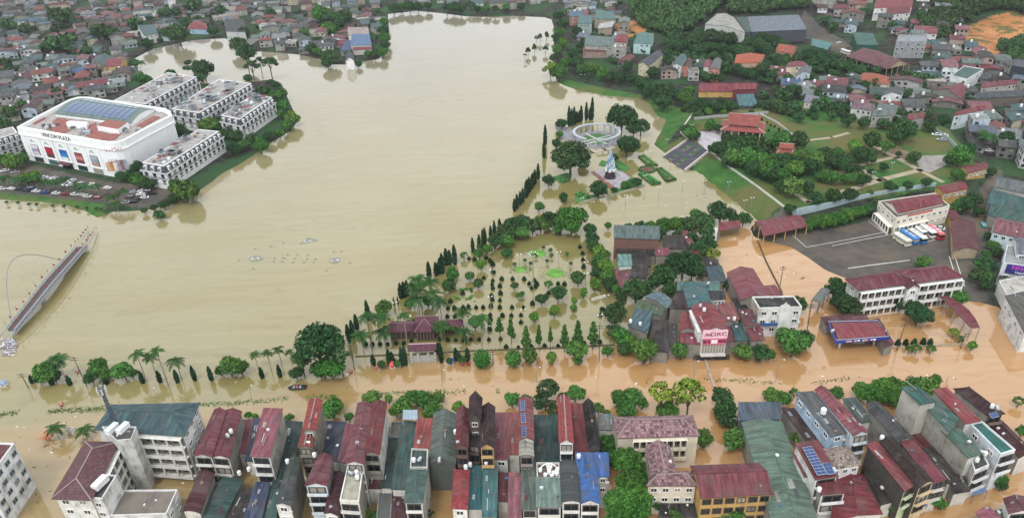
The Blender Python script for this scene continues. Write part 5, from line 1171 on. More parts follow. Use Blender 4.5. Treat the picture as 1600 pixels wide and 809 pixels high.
KW = {'round': 'green round', 'dark': 'dark green', 'lime': 'lime green', 'big': 'broad bright green', 'bigdark': 'broad dark', 'cone': 'layered conical', 'loose': 'thin open', 'limeloose': 'pale lime open', 'darkloose': 'dark open', 'far': 'mid green', 'ball': 'clipped ball-shaped', 'bush': 'low bushy'}
NT = [0]
def tree(px, py, r, k, place, hc=None, sx=1.0, szz=None, name='broadleaf_tree', group='trees of the flooded town'):
    """px,py = crown centre in the photo, r = crown radius in photo pixels"""
    r = r*1.12; z = 6.0
    for _ in range(3):
        m_ = mpp(px, py, z); rm = r*m_; g = max(hz(*P(px, py, z).to_2d()), 0.0); hcm = hc if hc is not None else min(rm*.85+max(.8, rm*.15), 13); z = g+hcm
    p = P(px, py, z); gz = hz(p.x, p.y); szv = (szz or 1.0)
    lab = '%s tree %s' % (KW[k], place) if k != 'bush' else '%s shrub %s' % (KW[k], place)
    t = thing(name if k != 'bush' else 'shrub', (p.x, p.y, max(gz, 0)), lab, 'tree' if k != 'bush' else 'shrub', group); i = NT[0]; NT[0] += 1
    inst('crown', CR[k][i % len(CR[k])], t, loc=(0, 0, z-max(gz, 0)), scale=(rm*sx*R.uniform(.95, 1.08), rm*sx*R.uniform(.95, 1.08), rm*szv*R.uniform(1.0, 1.22)), rz=R.uniform(0, 6.3))
    tm = (TRKL if 'loose' in k else TRK)[i % 2]; H_ = (z-max(gz, 0))
    inst('trunk', tm, t, scale=(max(rm, 1.5)*1.1, max(rm, 1.5)*1.1, H_*.95), loc=(0, 0, min(0, gz)*.8), rz=R.uniform(0, 6))
    return t
def col_tree(px, yb, yt, w, place, k='cypress', group='columnar cypresses round the flooded park'):
    b = G(px, yb); h = (yb-yt)/(1/mpp(px, yb))/ .88; i = NT[0]; NT[0] += 1
    t = thing('cypress_tree', tuple(b), 'dark narrow cypress %s' % place, 'cypress', group)
    wm_ = w*mpp(px, yb); inst('crown', CYP[i % 3], t, scale=(wm_, wm_, h/8), loc=(0, 0, -.4), rz=R.uniform(0, 6)); inst('trunk', STEM, t, scale=(.18, .18, h*.3), loc=(0, 0, -.8)); return t
def palm(cx, cy, bx, by, r, place, group='royal palms', thin=False, name='palm_tree'):
    b = G(bx, by); h = max(2.0, (by-cy)*mpp(bx, by)/.86); i = NT[0]; NT[0] += 1; R_ = r*1.3*mpp(bx, by)
    c = P(cx, cy, b.z+h); c = Vector(b)+ (Vector((c.x, c.y, b.z+h))-Vector(b))*.6
    t = thing(name, tuple(b), 'tall palm %s' % place if not thin else 'small palm %s' % place, 'palm', group)
    dx, dy = 0, 0
    inst('crown', PALM[i % 5], t, loc=(dx, dy, h), scale=(R_, R_, R_), rz=R.uniform(0, 6.3)); inst('trunk', PTRK, t, scale=(max(8, h*.9),)*2+(h,), loc=(0, 0, 0)); return t
# ---------------------------------------------------------------- trees, one by one
def many(place, lst, **k):
    for e in lst: tree(*e[:4], place, **(e[4] if len(e) > 4 else {}), **k)
many('on the lake side of the flooded street, west end', [(70,580,19,'round'),(84,588,10,'dark'),(60,590,9,'dark'),(153,572,16,'round'),(142,588,11,'dark'),(166,585,11,'round'),(192,578,16,'round'),(205,582,9,'round'),(358,572,18,'round'),(376,573,13,'round'),(345,578,9,'dark')])
many('standing in water at the street corner of the park', [(497,537,34,'bigdark',dict(hc=12)),(530,553,18,'darkloose',dict(hc=9)),(470,560,16,'dark',dict(hc=7)),(462,581,11,'dark'),(500,575,16,'dark'),(517,571,22,'big')])
many('by the palms of the flooded park', [(706,428,11,'round',dict(szz=1.4,hc=5)),(701,445,10,'bush'),(748,395,8,'round'),(752,412,9,'lime'),(734,430,7,'bush'),(747,442,8,'bush'),(792,394,8,'bush'),(600,480,13,'round'),(640,473,9,'round'),(695,510,10,'round'),(622,508,9,'loose'),(668,470,10,'round'),(712,512,8,'loose'),(742,503,12,'round'),(725,398,6,'loose')])
many('in the dark tree belt at the north side of the flooded park', [(762,388,8,'round'),(772,376,12,'dark'),(788,362,15,'dark'),(803,352,14,'dark'),(816,346,13,'dark'),(832,352,14,'dark'),(845,349,13,'round'),(858,341,14,'dark'),(872,345,14,'dark'),(893,342,23,'big'),(873,357,9,'round'),(792,375,11,'round'),(815,363,12,'round')])
many('standing alone in the water near the statue plaza', [(857,281,10,'dark'),(842,322,8,'round'),(880,309,7,'dark',dict(szz=1.7)),(936,295,14,'dark'),(960,296,5,'dark'),(996,284,8,'dark'),(975,289,5,'ball'),(982,287,5,'ball'),(919,307,3,'bush'),(957,246,8,'dark'),(985,284,4,'ball')])
many('around the round colonnade', [(892,243,28,'bigdark',dict(szz=.8)),(980,226,18,'bigdark'),(972,182,21,'bigdark',dict(hc=10)),(1002,197,14,'darkloose'),(878,193,9,'dark'),(869,224,7,'dark',dict(szz=1.5)),(874,210,6,'round'),(910,248,9,'dark'),(990,200,12,'dark')])
many('in the tree line east of the park clearing', [(921,358,10,'dark'),(925,371,11,'dark'),(927,385,10,'dark'),(936,392,13,'lime'),(945,400,12,'round'),(935,408,12,'round'),(945,416,15,'lime'),(950,428,12,'round'),(933,425,10,'dark'),(953,442,13,'dark'),(964,452,9,'round'),(970,464,8,'dark'),(962,490,16,'dark'),(966,477,9,'dark'),(958,515,13,'darkloose'),(972,525,16,'round'),(985,533,13,'lime'),(975,545,10,'dark'),(948,436,10,'round')])
many('inside the flooded park, east half', [(930,443,11,'lime'),(903,434,12,'dark'),(912,456,8,'lime'),(897,469,6,'lime'),(896,480,6,'lime'),(872,457,13,'dark'),(857,443,7,'loose'),(866,485,10,'lime'),(846,466,10,'dark'),(835,494,9,'lime'),(811,462,6,'loose'),(804,445,6,'bush')], group='garden trees of the flooded park')
for x, y, r, s in ((780,506,9,1.2),(798,510,9,1.7),(822,524,11,1.5),(842,521,8,1.8),(860,521,6,2.0),(882,522,10,1.7),(903,517,11,1.6),(927,517,12,1.5)): tree(x, y, r*.95, 'cone', 'in the row along the park fence', szz=s*.8, hc=7.5, group='layered trees along the park fence')
many('on the street side of the park fence', [(753,560,12,'ball',dict(hc=3.4)),(802,559,11,'ball',dict(hc=3.4)),(829,554,14,'round',dict(hc=4)),(862,558,10,'lime',dict(hc=3)),(900,545,17,'round',dict(hc=5)),(903,562,7,'round',dict(hc=2))])
many('in front of the houses at the street by the sign shop', [(1008,547,22,'round'),(1065,547,14,'round'),(1052,540,8,'lime'),(995,451,22,'dark'),(1160,548,14,'round'),(1190,549,14,'dark'),(1203,552,9,'round'),(1241,535,25,'round'),(1228,524,14,'round'),(1258,528,13,'dark'),(1247,474,14,'dark'),(1141,444,11,'dark'),(1165,503,7,'round'),(950,548,9,'round')])
many('in the dark clump between the park and the orange yard', [(1040,430,20,'dark'),(1068,411,24,'bigdark'),(1082,420,16,'dark'),(1048,452,12,'dark'),(1025,440,12,'dark'),(1092,388,15,'dark'),(1105,378,15,'dark'),(1114,396,12,'limeloose'),(1080,372,12,'dark')])
many('along the water between the statue plaza and the cluster', [(981,354,7,'dark'),(999,353,9,'dark'),(1016,352,9,'round'),(1038,352,14,'big'),(1058,350,14,'big'),(1077,350,15,'dark'),(1100,347,18,'dark'),(1127,329,19,'dark'),(1105,362,12,'dark'),(1146,342,10,'dark'),(1162,341,11,'dark'),(1030,365,10,'dark'),(1060,368,11,'dark'),(1088,335,10,'round'),(950,352,6,'round')])
many('in the clipped row beside the bus station', [(1262,351,10,'big'),(1277,346,12,'big'),(1293,344,12,'big'),(1309,340,12,'big'),(1325,334,12,'big'),(1341,330,11,'big'),(1356,326,11,'dark'),(1369,321,11,'dark')])
many('beside the white three-storey building', [(1306,447,16,'dark'),(1322,474,21,'bigdark'),(1313,463,12,'dark'),(1445,408,11,'round'),(1436,412,7,'round'),(1413,474,13,'dark'),(1437,491,19,'bigdark'),(1444,463,9,'dark'),(1430,478,10,'dark'),(1497,461,13,'round'),(1505,467,8,'round'),(1537,412,15,'dark'),(1534,430,14,'dark'),(1540,444,9,'dark')])
many('behind the low wall near the petrol station', [(1491,518,8,'limeloose'),(1500,528,6,'loose'),(1519,539,8,'lime'),(1432,543,8,'loose'),(1455,544,7,'loose'),(1422,545,6,'loose')])
many('at the street edge behind the west houses', [(452,652,7,'round'),(398,650,6,'lime'),(388,648,6,'round'),(520,636,18,'round'),(545,651,8,'round'),(581,620,14,'round'),(607,622,8,'lime'),(632,632,15,'round'),(645,618,12,'round'),(660,624,17,'round'),(674,640,16,'round'),(618,640,11,'round'),(716,635,11,'lime'),(683,622,11,'round')])
many('at the street edge in the centre', [(800,624,13,'round'),(820,628,13,'round'),(855,608,19,'darkloose'),(852,625,18,'darkloose'),(899,614,15,'round'),(880,622,10,'dark'),(868,640,12,'darkloose'),(935,637,9,'loose'),(948,645,7,'loose'),(968,622,15,'round'),(988,620,17,'round'),(980,638,18,'round'),(1003,630,10,'round')])
many('at the street edge, pale with thin leaves,', [(1035,612,20,'limeloose',dict(hc=11)),(1078,612,24,'limeloose',dict(hc=11)),(1050,628,10,'limeloose')])
many('by the flooded schoolyard', [(1040,640,16,'round'),(1055,643,9,'lime'),(1126,617,16,'dark'),(1134,636,18,'dark'),(1138,652,16,'dark'),(1147,684,19,'round'),(1099,683,16,'round')])
many('in the camphor row beside the blue roofs', [(945,680,10,'round'),(952,695,18,'round'),(972,690,17,'round'),(980,718,22,'big',dict(hc=11)),(960,712,16,'round'),(1008,728,12,'round'),(985,752,22,'big',dict(hc=11)),(1003,748,13,'round'),(972,780,24,'big',dict(hc=11)),(998,778,20,'big',dict(hc=11)),(965,803,20,'big',dict(hc=10)),(996,805,22,'big',dict(hc=10)),(1024,782,14,'dark'),(1056,806,12,'round'),(1098,804,12,'round'),(1146,800,18,'round')])
many('at the street end of the east block', [(1205,618,15,'round'),(1222,622,12,'round'),(1242,612,8,'loose'),(1232,622,7,'loose'),(1307,614,12,'round'),(1345,608,14,'round'),(1360,614,17,'big'),(1380,605,17,'big'),(1400,602,17,'big'),(1415,612,14,'round'),(1430,600,14,'round'),(1450,602,17,'round'),(1392,620,14,'big'),(1462,592,9,'round')])
many('squeezed among the east houses', [(1253,678,18,'round'),(1403,791,14,'round'),(1458,779,12,'round'),(1470,786,9,'round'),(1560,746,13,'round'),(1565,757,9,'dark'),(1593,626,9,'loose'),(1598,672,9,'round'),(1202,806,10,'round')])
many('in the back lane of the west houses', [(566,787,10,'round'),(572,800,9,'lime'),(585,806,9,'round'),(793,790,7,'round'),(672,800,6,'darkloose'),(668,780,5,'darkloose'),(448,806,6,'dark')])
many('beside the shopping mall and its rows', [(17,252,14,'round'),(32,248,11,'round'),(2,250,10,'round'),(40,240,8,'dark'),(214,281,13,'round'),(200,275,10,'dark'),(213,260,11,'dark'),(190,274,9,'dark'),(233,287,9,'dark'),(288,297,19,'round'),(275,290,12,'round'),(300,300,10,'round'),(247,238,9,'dark'),(234,243,8,'dark'),(282,203,12,'dark'),(270,212,8,'dark'),(295,210,8,'dark'),(324,196,14,'round'),(340,190,10,'round'),(55,276,12,'lime',dict(hc=3)),(38,278,10,'lime',dict(hc=3))])
many('on the lake bank behind the townhouse rows', [(365,199,12,'dark'),(352,208,9,'dark'),(367,213,12,'dark'),(365,231,11,'dark'),(380,226,9,'round'),(407,227,12,'round'),(395,215,10,'dark'),(420,212,9,'dark'),(436,208,8,'round'),(412,143,13,'dark'),(428,148,9,'round'),(440,147,10,'round'),(443,165,10,'round'),(440,178,8,'round'),(455,184,12,'round'),(447,196,9,'round'),(430,132,7,'dark'),(423,128,5,'dark'),(347,174,8,'round'),(378,159,7,'round'),(205,168,6,'dark'),(260,149,6,'dark')])
many('on the shore behind the mall lawn', [(248,334,7,'bush'),(253,337,5,'bush'),(240,324,6,'dark'),(256,320,7,'dark'),(270,312,7,'dark'),(225,328,5,'bush'),(282,309,7,'dark')])
for x in (10,28,45,57,82,100,120,135,150,158): tree(x, 315+x*.07+R.uniform(-1, 1), 2.6, 'bush', 'at the foot of the mall lawn')
many('standing at the pond', [(300,103,14,'darkloose'),(317,108,16,'dark'),(312,122,10,'dark'),(266,115,8,'bush'),(210,98,8,'dark'),(220,122,11,'round'),(232,125,7,'round'),(372,68,13,'dark'),(383,82,15,'dark',dict(hc=13)),(393,103,12,'darkloose',dict(hc=11)),(388,122,7,'dark'),(421,99,12,'darkloose',dict(hc=13)),(405,95,8,'darkloose',dict(hc=11)),(380,50,9,'dark'),(278,53,16,'dark'),(262,52,10,'dark'),(230,68,10,'dark'),(332,48,9,'dark')])
many('on the lake peninsula', [(503,22,16,'big'),(520,30,15,'dark'),(538,25,12,'dark'),(512,45,12,'round'),(530,38,10,'dark'),(514,88,13,'dark'),(512,98,9,'dark'),(486,75,9,'dark'),(495,80,8,'round'),(600,35,8,'round'),(598,48,9,'dark'),(600,60,9,'round'),(602,70,8,'dark'),(597,82,9,'round'),(585,84,8,'dark'),(575,84,7,'round'),(583,40,7,'dark'),(498,64,8,'dark'),(475,50,8,'round'),(560,100,5,'bush'),(425,20,8,'dark')])
many('along the far shore of the lake', [(615,12,9,'dark'),(627,10,8,'round'),(640,10,9,'dark'),(653,11,8,'dark'),(668,9,7,'dark'),(698,12,8,'darkloose'),(709,11,9,'dark'),(720,14,8,'dark'),(735,9,8,'darkloose'),(746,14,6,'dark'),(760,14,7,'round'),(774,14,7,'darkloose'),(790,12,7,'round'),(815,10,6,'dark')])
many('on the flooded lake road, right shore', [(873,24,8,'dark'),(880,37,9,'dark'),(876,50,8,'round'),(868,57,6,'dark'),(879,66,9,'lime'),(872,78,9,'round'),(866,90,7,'dark'),(902,48,8,'dark'),(906,72,8,'dark'),(895,84,9,'dark'),(860,107,12,'limeloose'),(873,112,14,'round'),(884,98,9,'round'),(899,98,11,'dark'),(912,108,12,'dark'),(928,108,12,'round'),(944,115,11,'round'),(957,119,10,'dark')])
many('behind the riverside lawn', [(972,121,11,'dark'),(988,123,10,'dark'),(1003,130,12,'dark'),(1020,137,13,'dark'),(1037,160,14,'dark'),(1041,141,13,'dark'),(1028,150,10,'dark'),(1010,145,9,'dark'),(1054,148,10,'dark'),(1070,152,12,'round'),(1083,175,11,'darkloose',dict(hc=10)),(1093,160,9,'dark'),(1103,166,10,'dark'),(1107,174,6,'lime'),(1122,168,10,'dark'),(1131,175,5,'lime'),(1142,165,10,'dark'),(1078,142,10,'round'),(1020,112,10,'dark'),(980,105,8,'dark')])
ML = [(1080,207,9,'round'),(1072,203,9,'dark'),(1088,211,6,'dark'),(1110,195,8,'round'),(1123,200,6,'dark'),(1121,231,11,'dark'),(1140,232,12,'dark'),(1152,228,12,'dark'),(1165,224,13,'dark'),(1150,245,13,'round'),(1166,246,14,'round'),(1182,238,13,'dark'),(1135,250,9,'dark'),(1190,252,14,'round'),(1202,262,14,'round'),(1180,262,12,'dark'),(1215,254,13,'dark'),(1232,250,13,'dark'),(1250,246,12,'round'),(1240,262,12,'round'),(1262,258,12,'dark'),(1275,246,12,'round'),(1290,240,11,'dark'),(1300,250,10,'dark'),(1310,240,10,'round'),(1320,250,9,'dark'),(1336,228,11,'lime'),(1345,240,12,'dark'),(1358,243,10,'dark'),(1222,218,14,'round'),(1247,218,12,'dark'),(1208,272,12,'dark'),(1222,275,11,'round'),(1238,290,14,'loose'),(1220,290,9,'dark'),(1262,292,9,'dark'),(1275,310,10,'dark'),(1304,306,10,'dark'),(1330,304,9,'dark'),(1234,325,7,'dark'),(1298,298,5,'lime'),(1320,279,7,'round'),(1340,277,5,'dark'),(1380,260,6,'dark'),(1362,268,5,'dark'),(1392,290,8,'dark'),(1420,289,6,'dark'),(1449,284,7,'dark'),(1428,245,8,'dark'),(1416,202,14,'dark'),(1385,228,11,'loose'),(1362,218,12,'dark'),(1400,212,10,'dark'),(1281,275,6,'round'),(1404,240,4,'dark'),(1360,300,4,'loose')]
ML = [(a, b, c*1.22, *d) for a, b, c, *d in ML]+[(1150+i*9.5+R.uniform(-4, 4), 236+i*1.6+R.uniform(-12, 16), R.uniform(9, 13), R.choice(['dark', 'round', 'round', 'darkloose'])) for i in range(22)]
many('in the memorial garden on the terrace', ML, group='trees of the memorial garden')
many('by the lanes east of the memorial garden', [(1500,243,17,'round'),(1513,232,12,'dark'),(1485,250,10,'dark'),(1497,272,10,'round'),(1546,268,9,'dark'),(1508,318,15,'dark'),(1522,310,12,'dark'),(1495,322,10,'round'),(1528,330,8,'dark'),(1576,215,12,'dark'),(1590,225,10,'dark'),(1552,382,9,'round'),(1558,392,8,'dark'),(1545,368,7,'dark'),(1540,396,7,'round'),(1475,188,10,'dark'),(1455,195,10,'dark')])
many('in the woods below the warehouses', [(1190,55,8,'dark'),(1110,52,9,'dark'),(1125,57,10,'dark'),(1140,60,10,'dark'),(1096,60,9,'dark'),(1080,64,10,'dark'),(1065,70,10,'dark'),(1050,72,9,'dark'),(1155,58,9,'dark'),(1170,66,10,'dark'),(1185,70,10,'dark'),(1150,78,10,'dark'),(1130,76,10,'dark'),(1112,74,9,'dark'),(1095,78,9,'dark'),(1165,84,8,'dark'),(1200,80,9,'dark'),(1205,60,8,'dark'),(1190,108,12,'dark'),(1205,118,9,'dark'),(1150,108,10,'dark'),(1165,112,9,'dark'),(1215,98,8,'dark'),(1042,84,9,'dark'),(1045,95,9,'dark'),(1285,92,10,'dark'),(1300,100,12,'dark'),(1320,104,12,'dark'),(1335,112,9,'dark'),(1270,100,10,'dark'),(1262,88,8,'dark'),(1318,124,10,'dark'),(1322,140,8,'dark'),(1352,133,8,'dark'),(1370,130,8,'dark')])
FD = [('in the far right quarter', [(1418,118,10),(1432,122,11),(1448,124,11),(1462,126,9),(1440,134,8),(1340,155,10),(1310,165,10),(1290,160,11),(1275,170,9),(1300,180,8),(1240,140,12),(1225,150,12),(1215,165,10),(1240,168,10),(1250,182,9),(1325,190,9),(1350,192,9),(1380,192,9),(1395,196,8),(1508,146,7),(1430,166,9),(1350,18,8),(1440,22,9),(1452,30,9),(1240,46,6),(1395,40,7),(1290,30,9),(1300,42,9),(1550,150,7)]),
      ('in the far left quarter', [(96,25,16),(85,22,10),(40,45,10),(12,40,12),(90,68,18),(75,72,12),(108,62,12),(160,50,16),(150,55,10),(175,48,9),(120,88,8),(135,80,9),(5,100,12),(12,112,10),(38,165,10),(15,175,12),(5,190,10),(90,145,10),(210,38,12),(225,40,9),(258,20,10),(275,18,8),(300,8,12),(310,6,8),(128,40,9),(290,35,9),(345,15,8),(65,98,6),(30,125,6),(140,130,6)])]
for pl, L in FD:
    for x, y, r in L: tree(x, y, r, 'far', pl)
# cypresses
CY = [('in the water west of the park palms', [(546,534,503),(552,527,497),(558,514,488),(576,500,466),(616,478,462),(622,475,461)]),
 ('in the lakeside row of the park', [(627,466,440),(632,464,438),(637,462,436),(671,435,407),(682,430,408),(688,427,402),(692,427,394),(698,414,387),(703,413,389),(711,413,381),(739,394,370),(749,386,365),(755,382,357),(758,381,355),(767,372,352),(773,370,344),(781,361,341)]),
 ('in the hedge line along the causeway', [(804,330,310),(808,326,303),(813,320,299),(817,316,294),(822,309,283),(827,300,277),(831,295,273),(836,288,265),(841,280,256),(824,305,280),(833,291,270)]),
 ('standing far out beside the causeway', [(850,247,221),(852,226,197)]),
 ('behind the round colonnade', [(889,197,168),(893,197,172),(897,195,169),(901,192,175),(905,191,174),(908,190,167),(916,188,162),(922,187,169),(925,187,155)]),
 ('in front of the park gate on the street', [(584,571,550),(609,570,541),(614,570,546),(629,570,538),(634,570,536),(684,552,532),(690,566,531),(713,562,540),(717,563,545),(731,563,540)]),
 ('in the short row at the west end of the street', [(51,597,583),(82,600,586),(110,601,583),(166,600,588),(224,598,576),(251,597,575),(278,597,574),(305,594,567),(331,594,568),(410,590,570),(438,588,566)])]
for pl, L in CY:
    for x, a, b in L: col_tree(x, a, b, (3.6 if 'west end' in pl else 3.9 if a > 400 else 2.9) if not (x in (616, 622)) else 1.4, pl)
for x, yb, yt in ((1402,540,527),(1414,540,527),(1427,540,526),(1441,539,525),(1452,540,526)): col_tree(x, yb, yt, 4, 'behind the low wall near the petrol station')
# palms
for pl, L in (('on the flooded street verge, west end', [(97,557,103,592,14),(216,549,227,590,11),(236,554,245,588,11),(250,543,263,602,10),(276,559,284,592,12),(397,551,404,578,8),(415,548,424,578,8),(434,543,441,572,8),(450,548,456,566,7)]),
              ('in the flooded park', [(573,490,581,543,14),(565,521,569,553,13),(600,492,602,535,13),(599,516,603,545,14),(635,490,637,543,9),(636,506,640,520,9),(654,452,656,494,14),(662,436,659,482,14),(672,438,676,480,12),(676,457,680,496,14),(688,468,691,512,13),(688,508,690,532,13),(650,466,654,500,12),(724,486,724,512,13),(725,517,726,537,12),(751,494,753,538,15),(645,446,648,482,10)]),
              ('at the corner of the mall car park', [(172,308,177,322,9),(190,300,196,318,9),(182,318,186,332,9),(236,283,238,295,8)])):
    for cx, cy, bx, by, r in L: palm(cx, cy, bx, by, r, pl)
for i, (cx, cy, bx, by) in enumerate([(10,278,14,293),(25,280,29,294),(40,280,44,295),(57,278,60,297),(70,284,77,300),(87,284,92,299),(101,281,107,301),(120,290,124,305),(135,292,140,307),(153,290,156,310)]): palm(cx, cy, bx, by, 8.5, 'in the row along the mall car park')
for cx, cy, bx, by in ((87,666,93,686),(130,668,136,684)): palm(cx, cy, bx, by, 13, 'in the brown flood behind the white office', thin=True)
for cx, cy, bx, by, r in ((1270,140,1272,150,8),(1536,215,1538,236,12),(1528,208,1530,228,9),(218,100,221,112,9),(118,158,119,166,5),(930,700,932,712,11),(925,694,927,705,7)): palm(cx, cy, bx, by, r, 'among the roofs', group='palms among the roofs')
# clipped cone shrubs
CS = [(733,403),(742,405),(760,402),(766,407),(770,412),(771,424),(770,437),(769,443),(770,449),(768,461),(769,467),(767,477),(766,491),(766,498),(765,504),(765,513),(764,529),(756,433),(784,435),(781,446),(782,457),(781,468),(781,479),(785,492),(801,435),(819,435),(800,479),(799,492),(814,491),(814,502),(818,479),(832,473),(827,442),(835,437),(836,447),(831,449),(839,443),(872,442),(882,443),(857,457),(906,385),(910,395),(911,405),(912,416),(744,479),(732,478),(755,479),(704,470),(723,457),(700,480),(710,480),(724,480),(699,493),(711,493),(700,530),(712,530),(725,530),(736,529),(749,529),(782,528),(791,541),(810,541),(830,539),(851,539),(872,539),(893,536),(913,535),(571,536),(582,536),(594,536),(606,536),(619,535),(631,535),(643,531),(938,491),(940,482),(943,482),(937,533),(687,529)]
for x, y in CS:
    b = G(x, y+2.5); m_ = mpp(x, y); i = NT[0]; NT[0] += 1; t = thing('cone_shrub', tuple(b), 'dark clipped cone shrub in the flooded park', 'shrub', 'clipped cone shrubs of the flooded park'); r_ = R.uniform(3.1, 4.2)*m_
    inst('crown', CON[i % 3], t, scale=(r_, r_, r_*.95), loc=(0, 0, -.15), rz=R.uniform(0, 6)); inst('stem', STEM, t, scale=(.1, .1, .8), loc=(0, 0, -.8))
for x, y, s in ((651,503,8),(679,502,7),(638,503,4),(596,568,6),(621,567,6),(702,563,5),(723,561,6),(750,385,5),(829,411,3),(837,398,3),(860,390,3),(855,407,3),(820,406,3),(804,412,3),(886,396,3),(862,398,3),(892,411,3),(849,386,2.5),(1330,268,3),(816,458,4)): tree(x, y, s, 'bush', 'rising from the flooded park water')
for x, y in ((1183,186),(1190,187),(1198,192),(1204,196),(1210,198),(1217,202),(1201,204),(1186,195)):
    b = G(x, y+1.5); i = NT[0]; NT[0] += 1; t = thing('cone_shrub', tuple(b), 'small cone shrub on the lawn behind the temple hall', 'shrub', 'cone shrubs behind the temple hall'); r_ = 1.9*mpp(x, y); inst('crown', CON[i % 3], t, scale=(r_,)*3, rz=R.uniform(0, 6)); inst('stem', STEM, t, scale=(.1, .1, .5))
# ---------------------------------------------------------------- far woods, read as masses
def mass(name, polys, n, r0, r1, label, col='far', parent=None):
    VV_, FF_ = [], []; o = 0; me0 = CR[col]
    data = []
    for m_ in me0:
        v = np.empty(len(m_.vertices)*3); m_.vertices.foreach_get('co', v); f = np.empty(len(m_.loops), np.int32); m_.loops.foreach_get('vertex_index', f); data.append((v.reshape(-1, 3), f.reshape(-1, 3)))
    for poly in polys:
        pw = np.array([[*G(a_, b_)[:2]] for a_, b_ in poly]); lo, hi = pw.min(0), pw.max(0); k = 0; tr = 0
        while k < n and tr < n*40:
            tr += 1; x, y = R.uniform(lo[0], hi[0]), R.uniform(lo[1], hi[1])
            if not inpoly(pw, x, y) or shore(x, y) < 2: continue
            if any((c.x-x)**2+(c.y-y)**2 < (q*.5)**2 for c, q in OCC): continue
            v, f = data[k % len(data)]; r = R.uniform(r0, r1); a = R.uniform(0, 6.3); ca, sa = math.cos(a), math.sin(a); w = v*r
            w = np.stack([w[:, 0]*ca-w[:, 1]*sa+x, w[:, 0]*sa+w[:, 1]*ca+y, w[:, 2]*R.uniform(.8, 1.2)+hz(x, y)+r*.75], 1); VV_.append(w); FF_.append(f+o); o += len(w); k += 1
    v = np.concatenate(VV_); f = np.concatenate(FF_); me = bpy.data.meshes.new(name); me.vertices.add(len(v)); me.vertices.foreach_set('co', v.astype(np.float32).ravel()); me.loops.add(f.size); me.loops.foreach_set('vertex_index', f.astype(np.int32).ravel()); me.polygons.add(len(f))
    me.polygons.foreach_set('loop_start', np.arange(0, f.size, 3, dtype=np.int32)); me.polygons.foreach_set('loop_total', np.full(len(f), 3, np.int32)); me.update(calc_edges=True); me.materials.append(leaf('3d5c34')); ob = bpy.data.objects.new(name, me); COL.objects.link(ob); ob['kind'] = 'stuff'; ob['label'] = label; return ob
mass('forest', [[(985,22),(1010,-2),(1180,-16),(1300,-12),(1255,14),(1165,22),(1110,22),(1085,40),(1060,60),(1010,48)]], 330, 4.5, 8, 'dark wooded hill behind the warehouses at the top')
mass('forest', [[(1420,62),(1450,30),(1470,12),(1500,-14),(1660,-14),(1660,22),(1600,22),(1560,14),(1520,26),(1495,42),(1480,66)]], 240, 4.5, 8, 'dark wooded ridge beside the orange earth cut')
mass('forest', [[(1560,75),(1600,66),(1660,60),(1660,90),(1590,98),(1568,92)]], 40, 3, 6, 'wood at the foot of the orange earth cut')
mass('undergrowth', [[(1040,60),(1160,50),(1210,60),(1240,110),(1200,128),(1090,128),(1030,95)]], 150, 2.5, 4.5, 'thick bushes on the slope below the warehouses')
mass('undergrowth', [[(1200,60),(1330,85),(1460,175),(1440,195),(1200,185),(1180,120)]], 130, 2.2, 4.2, 'garden greenery between the houses on the right')
mass('undergrowth', [[(-60,20),(380,0),(340,60),(210,110),(170,150),(-60,190)]], 150, 1.8, 4.0, 'garden greenery between the houses on the left')
mass('undergrowth', [[(385,30),(600,4),(600,88),(510,98),(470,80),(385,78)], [(880,0),(1000,0),(1030,60),(1000,115),(900,95)]], 45, 1.8, 3.6, 'garden greenery around the lake houses')
mass('undergrowth', [[(1055,170),(1090,160),(1190,160),(1330,160),(1440,190),(1430,205),(1300,185),(1180,178),(1085,182)], [(1112,212),(1180,215),(1230,236),(1200,285),(1180,270)]], 70, 1.6, 3.2, 'bushes round the memorial garden')
# ---------------------------------------------------------------- memorial garden, stairs, colonnade, statue
def flat(name, pts, z, mt, th=0.0, label=None, kind='structure', gz=None):
    Qp = [P(x, y, z).to_2d() for x, y in pts]; ar = sum(Qp[i].x*Qp[(i+1) % len(Qp)].y-Qp[(i+1) % len(Qp)].x*Qp[i].y for i in range(len(Qp)))
    if ar < 0: Qp = Qp[::-1]
    mb = MB(); mb.prism(Qp, z-max(th, .25), z, mt); o = mb.obj(name); o['kind'] = kind
    if label: o['label'] = label
    return o
def strip(name, pts, w, z0, z1, mt, label, cat, group=None, zf=None, kind=None):
    """low wall, kerb, path or hedge along a line of photo points"""
    W_ = [P(x, y, (z0+z1)/2 if zf is None else zf) for x, y in pts]; mb = MB()
    for a, b in zip(W_, W_[1:]):
        d = (b-a).to_2d(); L = d.length; mb.box(((a+b)/2).to_2d(), d.normalized(), L+w*.5, w, z0, z1, mt)
    org = (W_[0].x, W_[0].y, 0); o = mb.obj(name, org=org)
    if kind: o['kind'] = kind; o['label'] = label
    else: tag(o, label, cat, group)
    return o
pav = wall('a79a84', .5)
flat('lawn', [(1041,186),(1064,178),(1060,171),(1028,168),(1026,178)], 1.0, plain('3f7a30', .9, scale=.2, var=.25)) if False else None
ph = wall('b3aea5', .6)
for pts in ([(1205,300),(1262,318),(1300,306),(1437,268),(1450,262),(1402,243),(1383,228),(1330,205)], [(1262,318),(1280,309),(1325,292)],):
    pass
